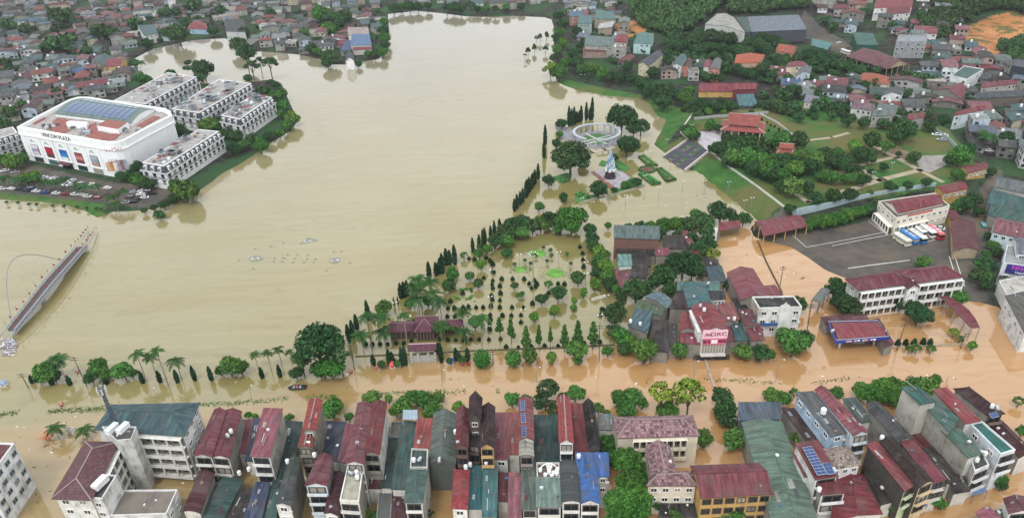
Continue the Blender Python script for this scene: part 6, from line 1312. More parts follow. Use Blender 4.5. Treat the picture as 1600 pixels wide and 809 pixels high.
for lab, pts, w in (('pale path along the south edge of the memorial garden', [(1285,310),(1330,296),(1380,280),(1437,266)], 3.4), ('pale cross path in the memorial garden', [(1335,258),(1376,283)], 2.6), ('pale diagonal path to the upper gate', [(1437,266),(1402,247),(1380,236),(1355,222)], 3.0), ('pale path between the two lawns of the garden', [(1300,276),(1335,260),(1395,246)], 2.6), ('pale path end by the yellow gatehouse', [(1437,266),(1472,284)], 2.6), ('pale path from the stairs side of the garden', [(1240,300),(1262,316),(1285,310)], 2.6), ('pale path to the top of the garden', [(1258,220),(1300,215),(1325,208)], 2.4)):
    strip('path', pts, w, 4.8, 5.05, pav, lab, 'path', kind='structure', zf=5)
flat('paving', [(1092,206),(1128,204),(1140,216),(1115,234),(1106,236),(1090,222)], 5.06, wall('b7b2b6', .6))
flat('paving', [(1430,244),(1478,242),(1478,258),(1452,270),(1437,264)], 5.05, wall('98938f', .7))
flat('paving', [(1400,228),(1425,240),(1412,250),(1385,238)], 5.04, plain('71604a', .95, var=.3, scale=.3))
strip('wall', [(1240,330),(1300,318),(1372,302),(1400,297),(1462,288)], .3, .5, 7.0, wall('a9bcc2', .4), 'long pale blue boundary wall between the garden and the bus station', 'wall', zf=6)
strip('wall', [(1236,322),(1246,333)], .3, .5, 7.0, wall('a9bcc2', .4), 'short return of the pale blue boundary wall', 'wall', zf=6)
strip('kerb', [(1109,236),(1140,261),(1180,289),(1225,323)], .9, 4.6, 5.35, wall('c4bfb4', .4), 'pale kerb wall along the top of the grass bank', 'kerb', 'pale kerbs of the terrace', zf=5)
strip('kerb', [(1075,218),(1064,207),(1070,195),(1082,178)], .8, 4.6, 5.35, wall('c4bfb4', .4), 'pale kerb wall above the left lawn', 'kerb', 'pale kerbs of the terrace', zf=5)
strip('fence_wall', [(1085,186),(1120,182),(1160,180),(1200,176)], .3, 4.6, 6.6, wall('a9aeb0', .6), 'grey fence wall behind the temple hall', 'wall', zf=5.6)
strip('fence_wall', [(1186,177),(1215,192),(1240,212)], .3, 4.6, 6.0, wall('c9c9c4', .4), 'white fence wall on the right of the temple hall', 'wall', zf=5.4)
strip('fence_wall', [(1380,178),(1450,196),(1484,220),(1498,236)], .3, 4.6, 7, wall('a3b4bb', .4), 'pale blue wall curving by the upper car lane', 'wall', zf=5.6)
# stairway
r = thing('stairway', (P(1072, 243, 2.5).x, P(1072, 243, 2.5).y, 0), 'broad dark stone stairway climbing from the water to the temple', 'stairway')
a0, a1, b0, b1 = P(1036, 245, .0), P(1070, 267, .0), P(1075, 218, 5.1), P(1109, 236, 5.1); st = wall('56545f', .5); a = MB(); NS = 26
for i in range(NS):
    s0, s1 = i/NS, (i+1)/NS; q = [a0.lerp(b0, s0), a1.lerp(b1, s0), a1.lerp(b1, s1), a0.lerp(b0, s1)]; flatz = 2.2 if .42 < s0 < .56 else None
    z = .1+5.0*(s0 if s0 < .42 else (.42 if s0 < .56 else .42+(s0-.56)*.58/.44)); a.prism([v.to_2d() for v in q], z-1.4, z+.2, st)
a.obj('steps', r)
for s0, s1, nm in ((-.02, .03, 'l'), (.97, 1.02, 'r')):
    a = MB()
    for i in range(13):
        t0, t1 = i/13, (i+1)/13; q = [a0.lerp(a1, s0).lerp(b0.lerp(b1, s0), t0), a0.lerp(a1, s1).lerp(b0.lerp(b1, s1), t0), a0.lerp(a1, s1).lerp(b0.lerp(b1, s1), t1), a0.lerp(a1, s0).lerp(b0.lerp(b1, s0), t1)]; a.prism([v.to_2d() for v in q], q[0].z-1.4, q[0].z+1.0, wall('c4bfb8', .4))
    a.obj('side_wall', r)
for s in (.33, .66):
    for t in (.12, .3, .62, .82):
        p = a0.lerp(a1, s).lerp(b0.lerp(b1, s), t); a = MB(); d = (b0-a0).to_2d().normalized(); a.box(p.to_2d(), d, 4.2, 2.0, p.z-.5, p.z+.9, wall('8d8a88', .4), leaf('35552f')); a.obj('planter', r)
# temple hall: two tiers of red tile
def temple(label, px, py, zg, w, d, ang, h1, h2, col, name='temple_hall', ncol=6, wallc='c9b8a0'):
    c = P(px, py, zg).to_2d(); t = rad(ang); dx = Vector((math.cos(t), math.sin(t))); dy = Vector((-dx.y, dx.x)); root = thing(name, (c.x, c.y, max(zg, 0)), label, 'temple' if 'temple' in name else 'pavilion')
    R4 = lambda w_, d_: [c-dx*w_/2-dy*d_/2, c+dx*w_/2-dy*d_/2, c+dx*w_/2+dy*d_/2, c-dx*w_/2+dy*d_/2]
    tm = tile(col); wm2 = wall(wallc, .3); a, b = MB(), MB()
    Qo, Qi = R4(w, d), R4(w*.62, d*.58); z1, z2 = zg+h1, zg+h1+1.9; fs = []
    for i in range(4):
        j = (i+1) % 4; fs.append([(*Qo[i], z1), (*Qo[j], z1), (*Qi[j], z2), (*Qi[i], z2)])
    slab(a, fs, tm, .3); [a.beam((*Qo[i], z1+.05), (*Qi[i], z2+.05), .35, wall('c8b8ac', .3)) for i in range(4)]; a.obj('lower_roof', root)
    b.prism(R4(w*.6, d*.56), zg, z2+.9, wm2, top=False); g = MB(); roofgeo(g, b, R4(w*.68, d*.66), z2+.9, 'g' if d > w else 'x', h2, tm, wm2, .5, wall('c8b8ac', .3)); g.obj('upper_roof', root); b.obj('wall', root)
    for i in range(4):
        for k in range(ncol):
            p = Vector(Qo[i]).lerp(Qo[(i+1) % 4], (k+.5)/ncol)*.94+c*.06; cb = MB(); cb.tube([(p.x, p.y, zg-.3), (p.x, p.y, z1-.1)], .28, wall('d8d0c4', .3), 7); cb.obj('column', root)
    return root
temple('red tiled two-tier temple hall with white columns above the stairway', 1160, 209, 5, 24, 17, -20, 4.2, 4.6, 'a8564e')
OCC.append((P(1160, 209, 5).to_2d(), 16))
r = temple('small red pavilion roof half hidden in the memorial trees', 1226, 245, 5, 9, 7, -20, 3.0, 1.6, 'b05a48', 'pavilion', 3)
# purple park hall
r = thing('park_hall', tuple(P(672, 500, 0)), 'long plum tiled park hall with a hipped middle, standing in the flood', 'park hall'); PT = tile('6f3a4c', '4c2634')
for nm, q, z, k, rh in (('west_wing', [(606,519),(655,516),(655,502),(614,503)], 3.6, 'x', 1.6), ('east_wing', [(690,510),(722,508),(722,499),(690,500)], 3.6, 'x', 1.4), ('rear_hall', [(650,506),(684,505),(683,497),(651,498)], 5.4, 'x', 2.0), ('front_hall', [(649,518),(679,517),(676,503),(652,504)], 4.3, 'hip', 3.2)):
    Q = [P(x, y, z).to_2d() for x, y in q]; a, b = MB(), MB(); b.prism(inset(Q, .6), -1.6, z, wall('5a4d44', .6), top=False); roofgeo(a, b, Q, z, k, rh, PT, wall('8a7a6c', .6), .4, wall('8d6a78', .4)); a.obj(nm+'_roof', r); b.obj('wall', r)
    for k_ in range(6): p = Q[0].lerp(Q[1], (k_+.5)/6); b = MB(); b.box(p, (1, 0), .35, .35, -1.6, z, wall('77665a', .4)); b.obj('column', r)
r = thing('park_gate', tuple(P(667, 553, 0)), 'plum roofed park gate with a white facade in the flooded street', 'gate'); Q = [P(x, y, 5.2).to_2d() for x, y in ((640,547),(680,545),(680,539),(643,540))]
a, b = MB(), MB(); roofgeo(a, b, Q, 5.2, 'x', 1.6, PT, wall('b5aaa4', .4), .5, wall('c9a6b0', .3)); a.obj('roof', r); b.prism(inset(Q, .9), 3.4, 5.2, wall('b9b5ae', .5), top=False, bottom=True); b.obj('lintel', r)
for t in (.03, .3, .7, .97): b = MB(); b.box(Q[0].lerp(Q[1], t)*.96+Q[3].lerp(Q[2], t)*.04, (1, 0), .8, .9, -1.6, 3.45, wall('b9b5ae', .5)); b.obj('pillar', r)
b = MB(); b.box(Q[0].lerp(Q[1], .5), (1, 0), 7, .25, -1.0, 2.6, plain('a7a9a8', .5)); b.obj('gate_panel', r)
# round colonnade
cc = P(932, 217, .5); r = thing('round_colonnade', (cc.x, cc.y, 0), 'large round white colonnade ringing a garden beside the lake', 'colonnade'); rx = 37.5*mpp(932, 217); a = MB(); cm = wall('b0b7c0', .5); NSEG = 64
for i in range(NSEG):
    a0_, a1_ = i*2*math.pi/NSEG, (i+1)*2*math.pi/NSEG
    if 236 < math.degrees(a0_) < 262: continue
    q = [(cc.x+rr*math.cos(t), cc.y+rr*math.sin(t)) for rr, t in ((rx-1.6, a0_), (rx, a0_), (rx, a1_), (rx-1.6, a1_))]; a.prism(q, 4.5, 5.1, cm, bottom=True)
a.obj('ring_beam', r)
for i in range(20):
    t = (i+.5)*2*math.pi/20; p = (cc.x+(rx-.8)*math.cos(t), cc.y+(rx-.8)*math.sin(t)); a = MB(); a.box(p, (math.cos(t), math.sin(t)), .8, .8, -.6, 4.5, cm); a.obj('column', r)
def disc(name, c, rx_, ry_, z0, z1, mt, n=36, root=None, rot=0.0):
    a = MB(); a.prism([(c[0]+rx_*math.cos(i*2*math.pi/n)*math.cos(rot)-ry_*math.sin(i*2*math.pi/n)*math.sin(rot), c[1]+rx_*math.cos(i*2*math.pi/n)*math.sin(rot)+ry_*math.sin(i*2*math.pi/n)*math.cos(rot)) for i in range(n)], z0, z1, mt); return a.obj(name, root) if root else a.obj(name, org=(c[0], c[1], 0))
gm = plain('3d6e34', .95, var=.35, scale=.25)
disc('paving', cc, rx-.2, rx-.2, -.5, .25, wall('8f8d92', .6), root=r); disc('garden_lawn', cc, rx-5.5, rx-5.5, .2, .5, gm, root=r)
for t in (.5, 2.1, 3.6, 5.2): a = MB(); a.box((cc.x+math.cos(t)*rx*.4, cc.y+math.sin(t)*rx*.4), (math.cos(t), math.sin(t)), rx*.8, 1.4, .4, .56+.01*t, wall('b5b0b0', .4)); a.obj('garden_path', r)
flat('paving', [(866,196),(893,200),(896,218),(880,222)], .25, wall('8f8d92', .6)); strip('wall', [(914,226),(932,221),(952,219),(962,214)], 1.6, -.4, .8, wall('b9b7b4', .4), 'pale footbridge wall in front of the colonnade', 'footbridge wall', zf=.6)
strip('path', [(905,243),(925,238),(945,234),(958,230)], 3, -.3, .12, wall('aea79a', .5), 'pale path in front of the colonnade', 'path', kind='structure', zf=.1)
# statue plaza
plz = wall('a39fa6', .5); flat('paving', [(925,270),(946,262),(972,268),(983,276),(984,284),(965,296),(952,290)], .35, plz)
flat('paving', [(924,268),(929,268),(962,293),(957,296)], .42, wall('8c5a54', .4))
for pts in ([(960,303),(952,295),(984,285),(986,276),(992,277),(1004,284),(1006,290)], [(898,308),(911,299),(918,305),(935,303),(933,309),(905,317)], [(895,312),(905,316),(903,318)], [(864,276),(885,270),(892,272),(887,284),(874,286)], [(940,250),(960,256),(972,268),(958,262),(935,258)], [(960,245),(985,262),(978,268),(962,262)]): flat('lawn', pts, .22, gm)
strip('kerb', [(905,318),(935,309),(945,306)], .6, -.4, .5, wall('a5a08f', .4), 'stone kerb of the small hedge island', 'kerb', 'stone kerbs of the statue plaza'); strip('kerb', [(960,304),(985,297),(1006,290),(1003,285)], .6, -.4, .5, wall('a5a08f', .4), 'stone kerb on the water side of the statue plaza', 'kerb', 'stone kerbs of the statue plaza')
sp = P(953, 277, .4); r = thing('monument', tuple(sp), 'tall white and light blue sculpted monument on a dark plinth in the plaza', 'monument'); a = MB(); a.lathe((sp.x, sp.y, 0), [(3.2, .35), (3.2, 1.0), (2.7, 1.1), (2.5, 3.6), (3.1, 3.9), (3.1, 4.3), (0, 4.3)], plain('3b3238', .5), 8); a.obj('plinth', r)
a = MB(); rr = random.Random(3)
a.tube([(sp.x, sp.y, 4.2), (sp.x+.2, sp.y, 8), (sp.x-.2, sp.y, 12), (sp.x+.1, sp.y, 15.2)], [1.5, 1.2, .8, .3], plain('93b4cc', .5, var=.4, scale=1.2), 9)
for i in range(26):
    t = i/26; an = i*2.4; rad_ = 1.7*(1-t)+.4; z = 4.4+10*t; q = (sp.x+rad_*math.cos(an), sp.y+rad_*math.sin(an)); a.tube([(*q, z-.2), (q[0]+.2, q[1], z+1.1), (q[0]+math.cos(an)*.4, q[1]+math.sin(an)*.4, z+2.2)], [.75*(1.1-t), .6*(1.1-t), .15], plain('c3ced6' if i % 3 else '7497b4', .5), 6)
for i in range(7): an = i*.9; a.lathe((sp.x+2.5*math.cos(an), sp.y+2.5*math.sin(an), 4.3), [(.8, 0), (.7, .8), (.4, 1.4), (0, 1.7)], plain('cfd0cc', .5), 7)
a.obj('figures', r, smooth=False)
a = MB(); [a.beam((sp.x+6*math.cos(t), sp.y+6*math.sin(t), .6), (sp.x+6*math.cos(t+.35), sp.y+6*math.sin(t+.35), .6), .5, wall('b9b4b6', .3)) for t in [x*.35-2.2 for x in range(9)]]; a.obj('kerb_ring', r)
# parterre hedges
hm = leaf('41703a')
def hedge(pts, label, w=1.4, z1=.7, closed=True):
    strip('hedge', pts+([pts[0]] if closed else []), w, -.6, z1, hm, label, 'hedge', 'low clipped hedges standing out of the flood', zf=.3)
for lab, pts in (('hedge frame nearest the stairs, upper left of the round bed', [(999,245),(1006,243),(1026,258),(1013,258)]), ('hedge frame right of the round bed', [(1027,264),(1033,263),(1055,280),(1042,283)]), ('hedge frame below the round bed', [(999,272),(1008,271),(1031,286),(1020,288)])): hedge(pts, lab)
for lab, pts in (('little zigzag hedge in the first frame', [(1004,250),(1009,250),(1012,255),(1017,255)]), ('little zigzag hedge in the right frame', [(1032,270),(1037,270),(1040,275),(1045,278)]), ('little zigzag hedge in the lower frame', [(1010,276),(1014,277),(1018,282),(1022,284)])): hedge(pts, lab, .7, .5, False)
c = P(1011, 264.5, .3); o = disc('flower_bed', c, 3.4, 3.4, -.4, .35, plain('5f4436', .95, var=.4, scale=1)); tag(o, 'round brown flower bed between the hedge frames', 'flower bed')
a = MB()
for i in range(24): t = i*2*math.pi/24; t2 = t+2*math.pi/24; a.beam((c.x+4.2*math.cos(t), c.y+4.2*math.sin(t), .1), (c.x+4.2*math.cos(t2), c.y+4.2*math.sin(t2), .1), .9, hm, .9)
o = a.obj('hedge', org=(c.x, c.y, 0)); tag(o, 'ring hedge round the brown flower bed', 'hedge', 'low clipped hedges standing out of the flood')
for lab, pts in (('knot hedge on the small island left of the statue plaza', [(900,303),(908,299),(913,303),(905,308)]), ('small knot hedge by the lone ball tree', [(876,281),(884,278),(889,282),(880,285)]), ('hook shaped hedge left of the cone shrub', [(712,462),(714,466),(719,466)]), ('hook shaped hedge right of the cone shrub', [(728,466),(735,465),(737,461)]), ('thin hedge behind the cone shrub', [(718,451),(728,451),(736,451),(737,455)])): hedge(pts, lab, 1.0, .45, 'knot' in lab)
# green mounds in the park
lm = plain('5f8f3a', .95, var=.35, scale=.3)
for lab, x, y, rx_, ry_, h in (('bright green oval lawn mound in the flooded park', 840, 396, 14.5, 15, .5), ('right hand lawn mound showing through the water', 867, 427, 16, 13, .4), ('left lawn mound showing through the water', 813, 421, 10, 9, .4)):
    c = P(x, y, 0); k = mpp(x, y); a = MB(); a.lathe((c.x, c.y, 0), [(rx_*k, -.25), (rx_*k*.8, h*.25), (rx_*k*.5, h*.6), (0, h)], lm, 28); o = a.obj('lawn_mound', org=(c.x, c.y, 0), smooth=True); tag(o, lab, 'lawn mound')
# lamps
lampm = plain('8e9494', .4); head = plain('f2f2f0', .4); dk = plain('3a3836', .6)
mb = MB(); mb.tube([(0, 0, -1.8), (0, 0, 5.6)], [.12, .07], lampm, 6); GP = mb.mesh('lamp_post'); mb = MB(); mb.beam((-.7, 0, 5.5), (.7, 0, 5.5), .08, lampm); GA = mb.mesh('lamp_arm'); mb = MB(); mb.lathe((0, 0, 0), [(0, -.1), (.28, .05), (.22, .22), (0, .3)], head, 8); GH = mb.mesh('lamp_head')
for x, y, pl in [(1017,251,'near the first hedge frame'),(1046,272,'right of the round bed'),(1029,309,'in the open water, middle'),(1007,290,'below the round bed'),(1066,300,'in the open water, right'),(1100,299,'at the foot of the grass bank'),(977,322,'below the statue plaza'),(909,326,'at the mouth of the park canal'),(978,247,'beside the colonnade'),(812,416,'behind the left lawn mound'),(873,412,'behind the right lawn mound'),(915,446,'at the east tree line'),(915,428,'at the east tree line, upper'),(947,481,'by the white bench'),(818,503,'among the cone shrubs'),(770,440,'in the first cone row'),(767,483,'in the first cone row, lower'),(641,513,'before the plum hall, left'),(687,512,'before the plum hall, right'),(937,512,'in front of the layered trees'),(763,530,'at the end of the cone row'),(620,492,'between the palms'),(1162,330,'on the grass bank foot, far right'),(1137,301,'on the grass bank'),(1173,326,'on the grass bank, upper'),(1041,233,'on the left lawn'),(1080,210,'above the stairway'),(1391,271,'on the garden lawn'),(1361,286,'in the garden middle'),(1262,305,'near the boundary wall')]:
    b = G(x, y); t = thing('park_lamp', tuple(b), 'white headed park lamp '+pl, 'park lamp', 'park lamps'); inst('post', GP, t); inst('arm', GA, t, rz=.2); [inst('lamp_head', GH, t, loc=(s*.7*math.cos(.2), s*.7*math.sin(.2), 5.6)) for s in (-1, 1)]
def pole(x, yb, xt, yt, name, label, cat, group, r0=.16, kind_='pole', parts=()):
    b = P(x, yb, 0); zt = (yb-yt)*mpp(x, yb)/.82
    T = b.copy()
    for _ in range(6):
        v = P(xt, yt, zt); q = pix(v); w = pix(Vector((b.x, b.y, zt))); zt += (w[1]-yt)*mpp(x, yb)/.85
    top = P(xt, yt, zt); lean = Vector((top.x-b.x, top.y-b.y, 0))
    if lean.length > zt*.16: lean *= zt*.16/lean.length
    top = Vector((b.x, b.y, 0))+lean+Vector((0, 0, zt)); t = thing(name, tuple(b), label, cat, group); a = MB(); a.tube([(b.x, b.y, -1.8), tuple(top)], [r0, r0*.65], dk if kind_ == 'pole' else lampm, 7); a.obj('shaft', t)
    if kind_ == 'pole':
        a = MB(); [a.beam(top+Vector((-1.2, 0, -.5-k*.9)), top+Vector((1.2, 0, -.5-k*.9)), .14, dk) for k in range(2)]; a.obj('crossarm', t)
    elif kind_ == 'mast':
        a = MB(); [a.beam(top+Vector((0, 0, -.2)), top+Vector((1.5*math.cos(k), 1.5*math.sin(k), -.1)), .12, dk) for k in range(6)]; a.obj('light_ring', t)
        for k in range(6): inst('lamp_head', GH, t, loc=top+Vector((1.6*math.cos(k), 1.6*math.sin(k), 0))-Vector(b))
    else:
        a = MB(); a.beam(top, top+Vector((.9, -1.0, .35)), .09, lampm); a.obj('arm', t); inst('lamp_head', GH, t, loc=top+Vector((.9, -1.0, .3))-Vector(b), scale=(.8, .8, .5))
    return top
tops = []
for x, yb, xt, yt, l in [(45,606,32,583,'at the far left of the street'),(136,603,114,557,'left of the three street palms, leaning'),(554,577,546,534,'at the corner of the park fence'),(770,570,770,548,'beside the ball-shaped tree'),(936,565,937,507,'at the end of the park fence'),(1259,531,1268,474,'left of the petrol station'),(1401,547,1415,504,'right of the petrol station'),(1500,544,1510,520,'near the end of the curved canopy'),(1219,446,1224,416,'in the orange yard')]: tops.append(pole(x, yb, xt, yt, 'utility_pole', 'dark utility pole '+l, 'utility pole', 'utility poles'))
pole(833,452,833,397,'high_mast_light','tall thin lighting mast among the cone shrubs','lighting mast',None,.25,'mast')
for x, yb, xt, yt, l in [(1084,592,1086,562,'before the sign shop'),(838,598,839,572,'opposite the lime tree'),(1212,594,1219,560,'near the large street tree'),(690,602,690,576,'before the park gate'),(1478,600,1482,588,'behind the broad green street trees'),(541,608,539,583,'near the rescue boat'),(392,625,390,600,'on the weedy median, west'),(246,632,238,604,'behind the teal office roof'),(1582,470,1588,450,'by the lane at the right edge')]: pole(x, yb, xt, yt, 'street_lamp', 'slender street lamp '+l, 'street lamp', 'street lamps', .11, 'lamp')
def wire(a, b, sag, label):
    a, b = Vector(a), Vector(b); pts = [tuple(a.lerp(b, i/10)-Vector((0, 0, sag*4*(i/10)*(1-i/10)))) for i in range(11)]; mb = MB(); mb.tube(pts, .035, plain('2a2a2a'), 3, False); o = mb.obj('overhead_wire', org=tuple(a)); tag(o, label, 'wire', 'overhead wires')
nm_ = ['far left pole', 'leaning pole', 'park corner pole', 'ball tree pole', 'fence end pole', 'petrol station left pole', 'petrol station right pole', 'canopy pole']
for i in range(7):
    for k in (0, 1): wire(tops[i]+Vector((0, 0, -.5-k*.9)), tops[i+1]+Vector((0, 0, -.5-k*.9)), 1.5, '%s wire from the %s to the %s' % (['upper', 'lower'][k], nm_[i], nm_[i+1]))
# park fence, street walls
strip('fence', [(556,557),(600,555),(660,553),(720,549),(800,546),(880,543),(960,539)], .3, -1.5, .35, plain('4f4a42'), 'low dark park fence just above the water', 'fence', zf=0)
a = MB(); [a.beam(P(720+i*6, 549-i*.25, 0)+Vector((0, 0, -.5)), P(720+i*6, 549-i*.25, 0)+Vector((0, 0, .9)), .12, dk) for i in range(41)]; o = a.obj('fence_posts', org=tuple(P(720, 549, 0))); tag(o, 'row of dark pickets of the park fence above the water', 'fence', None)
strip('wall', [(1383,542),(1430,540),(1480,538),(1512,537)], .3, -1.5, .6, wall('b0a795', .6), 'low grey wall right of the petrol station', 'wall', zf=.3)
for y0, y1, lab in ((0, 0, 'x'),):
    pass
strip('guard_rail', [(1325,419),(1360,414),(1400,409),(1422,406)], .12, 1.3, 1.7, plain('e0e0dc'), 'white railing along the edge of the asphalt yard', 'railing', zf=1.6)
for lab, pts in (('white bay line of the bus yard, far side', [(1357,345),(1380,363),(1395,366)]), ('white bay line of the bus yard, near side', [(1239,368),(1260,386),(1310,377),(1380,363)]), ('second white line of the bus yard', [(1300,384),(1350,374),(1394,366)]), ('white box line round the parked buses', [(1400,367),(1419,384),(1460,375),(1452,368)])):
    strip('road_marking', pts, .22, .5, .925, plain('d4d2cc'), lab, 'marking', kind='structure', zf=.92)
for i in range(2): strip('road_marking', [(1483+i*9,400),(1498+i*9,447)], .3, .5, .925, plain('cfcfc9'), 'white lane line near the school', 'marking', kind='structure', zf=.92)
# submerged weeds in the median
def scatter(name, pts, w, n, size, mt, label, zr=(0, .25)):
    W_ = [P(x, y, 0) for x, y in pts]; seg = [(W_[i+1]-W_[i]).length for i in range(len(W_)-1)]; tot = sum(seg); Pn = []
    for _ in range(n):
        u = R.uniform(0, tot); i = 0
        while u > seg[i]: u -= seg[i]; i += 1
        q = W_[i].lerp(W_[i+1], u/seg[i]); d = (W_[i+1]-W_[i]).normalized(); o_ = R.gauss(0, w*.4); 
        if math.sin(q.x*.13)+math.sin(q.x*.31+2) < -.9: continue
        Pn.append((q.x-d.y*o_, q.y+d.x*o_, R.uniform(*zr)))
    Pn = np.array(Pn); me = leafmesh(name, Pn, np.tile([0, 0, 1.0], (len(Pn), 1)), size, mt); o = bpy.data.objects.new(name, me); COL.objects.link(o); o['kind'] = 'stuff'; o['label'] = label
scatter('weeds', [(0,647),(60,643),(130,640),(180,638)], 1.8, 520, .4, leaf('5f7a48'), 'drowned verge plants along the street, far left'); scatter('weeds', [(305,632),(380,629),(450,622),(560,618),(620,614),(700,612),(780,610)], 1.7, 950, .4, leaf('5f7a48'), 'drowned verge plants along the street median')
for x_, y_, w_ in ((867,427,26), (813,421,17), (840,396,24)): scatter('grass', [(x_-w_, y_), (x_+w_, y_)], w_*.28, 300, .35, leaf('5f8648'), 'drowned lawn grass showing through the park water', (-.02, .12))
scatter('weeds', [(1100,592),(1200,598),(1260,600),(1330,590)], 1.4, 260, .38, leaf('7f8a52'), 'drowned verge plants near the east block')
lw = [(x, y) for x, y in ((15,537),(20,545),(8,552))]
# debris at the bridge foot
Pn = []; c0 = P(14, 540, 0)
a = MB()
for _ in range(260):
    x, y = R.gauss(15, 7), R.gauss(541, 8)
    if not (528 < y < 556 and -3 < x < 27-(y-540)*.1): continue
    p = P(x, y, 0); a.box(p.to_2d(), (math.cos(x*9), math.sin(x*9)), R.uniform(.3, 1.1), R.uniform(.2, .7), -.05, R.uniform(.08, .5), plain(R.choice(['c9c9ce', 'a9a9b0', '9f94a0', '8a7c6c', 'd9d9dc', '6a6068']), .6))
o = a.obj('debris'); o['kind'] = 'stuff'; o['label'] = 'white foam and rubbish floating at the foot of the bridge'
a = MB()
for _ in range(260):
    x, y = R.choice([(R.uniform(20, 300), R.uniform(648, 760)), (R.uniform(0, 200), R.uniform(700, 790)), (R.uniform(350, 1500), R.uniform(585, 606)), (R.uniform(880, 1110), R.uniform(300, 340)), (R.uniform(620, 760), R.uniform(440, 540)), (R.uniform(1150, 1260), R.uniform(395, 450))])
    p = P(x, y, 0); s = R.uniform(.08, .5); a.box(p.to_2d(), (math.cos(x), math.sin(x)), s*R.uniform(1, 3), s, -.05, .07, plain(R.choice(['c9c4b8', '6a5c48', '4a4032', 'e0e0dc', '7a6a50']), .7))
o = a.obj('flotsam'); o['kind'] = 'stuff'; o['label'] = 'bits of wood and litter drifting on the brown water'
# ---------------------------------------------------------------- footbridge with a leaning arch
BL_ = [P(x, y, z) for x, y, z in ((12,514,2.2),(39,480,3.2),(68,443,3.9),(95,413,3.2),(120,386,2.0))]; BR_ = [P(x, y, z) for x, y, z in ((24.5,518,2.2),(55,480,3.2),(84,444,3.9),(112,412,3.2),(137,383,2.0))]
def curve(Pt, n):
    out = []
    for k in range(n+1):
        u = k/n*(len(Pt)-1); i = min(int(u), len(Pt)-2); f = u-i; p0, p1, p2, p3 = Pt[max(i-1, 0)], Pt[i], Pt[i+1], Pt[min(i+2, len(Pt)-1)]
        out.append(.5*((2*p1)+(p2-p0)*f+(2*p0-5*p1+4*p2-p3)*f*f+(3*p1-p0-3*p2+p3)*f**3))
    return out
nl = 24; CLf, CRt = curve(BL_, nl), curve(BR_, nl); ct = sum(CLf, Vector())/len(CLf)
r = thing('footbridge', (ct.x, ct.y, 0), 'curved grey footbridge with a thin leaning arch and red flags over the lake', 'footbridge'); a = MB(); gb = {-1: MB(), 1: MB()}; dkm = wall('5c5052', .6); wh = wall('a6aeb4', .5)
for i in range(nl):
    q = [CLf[i], CRt[i], CRt[i+1], CLf[i+1]]; a.face([tuple(v) for v in q], dkm); a.face([tuple(v-Vector((0, 0, .9))) for v in q[::-1]], wh)
    for s, e in ((CLf, -1), (CRt, 1)):
        u, v = s[i], s[i+1]; gb[e].face([tuple(x) for x in ((u-Vector((0, 0, .9)), v-Vector((0, 0, .9)), v, u) if e < 0 else (v-Vector((0, 0, .9)), u-Vector((0, 0, .9)), u, v))], wh)
a.obj('deck', r); gb[-1].obj('girder', r); gb[1].obj('girder', r)
for s in (CLf, CRt):
    a = MB()
    for i in range(nl): a.beam(s[i]+Vector((0, 0, 1.15)), s[i+1]+Vector((0, 0, 1.15)), .3, wh); a.beam(s[i]+Vector((0, 0, .5)), s[i+1]+Vector((0, 0, .5)), .12, wh); a.beam(s[i], s[i]+Vector((0, 0, 1.1)), .16, wh)
    a.obj('railing', r)
tip = [P(152,363,.3), P(139,362,.3)]
for s, e in ((CRt, tip[0]), (CLf, tip[1])):
    a = MB(); a.beam(s[-1]+Vector((0, 0, 1.0)), e+Vector((0, 0, .7)), .22, wh); a.beam(s[-1]+Vector((0, 0, .2)), e+Vector((0, 0, .1)), .12, wh); a.obj('end_railing', r)
for s, e in ((CRt[0], P(6,545,.3)), (CLf[0], P(-12,540,.3))):
    a = MB(); a.beam(s+Vector((0, 0, 1.0)), e+Vector((0, 0, .7)), .25, wh); a.beam(s+Vector((0, 0, .2)), e+Vector((0, 0, .1)), .14, wh); a.obj('end_railing', r)
A0, A1 = CLf[2], CLf[-6]; out = (CLf[12]-CRt[12]).normalized(); arch = []
for i in range(25): t = i/24; h = math.sin(math.pi*t); arch.append(A0.lerp(A1, t)+out*(6.5*h)+Vector((0, 0, 13.5*h)))
a = MB(); a.tube(arch, .15, plain('7d8488', .4), 6); a.obj('arch', r); a = MB()
for i in range(2, 23, 2): j = min(nl, 2+int(i*(nl-8)/24)); a.tube([arch[i], CLf[j]+Vector((0, 0, .2))], .035, plain('a9adb0', .4), 3, False)
a.obj('hanger', r)
for x, y in ((66,467),(101,421)):
    p = P(x, y, 1.2); a = MB(); a.lathe((p.x, p.y, 0), [(1.1, -1.8), (1.1, 2.2), (1.6, 2.4), (1.6, 2.7), (0, 2.7)], wh, 10); a.obj('pier', r)
a = MB(); a.tube([(0, 0, 0), (0, 0, 3.4)], .05, lampm, 4); FPm = a.mesh('flag_pole'); a = MB(); rg = plain('a02430', .7)
for k in range(3): a.face([(k*.35, .12*math.sin(k*2), 2.2), (k*.35+.35, .12*math.sin(k*2+2), 2.1), (k*.35+.35, .12*math.sin(k*2+2), 3.2), (k*.35, .12*math.sin(k*2), 3.3)], rg)
FLm = a.mesh('flag_cloth'); n = 0
for s, side_ in ((CLf, 'left'), (CRt, 'right')):
    for i in range(0, nl+1, 2):
        p = s[i]; t = thing('flag', tuple(p+Vector((0, 0, .9))), 'small red flag on the %s rail of the footbridge' % side_, 'flag', 'red flags on the footbridge'); inst('flag_pole', FPm, t); inst('cloth', FLm, t, rz=R.uniform(-.8, .8), scale=(.7, .7, R.uniform(.55, .8)))
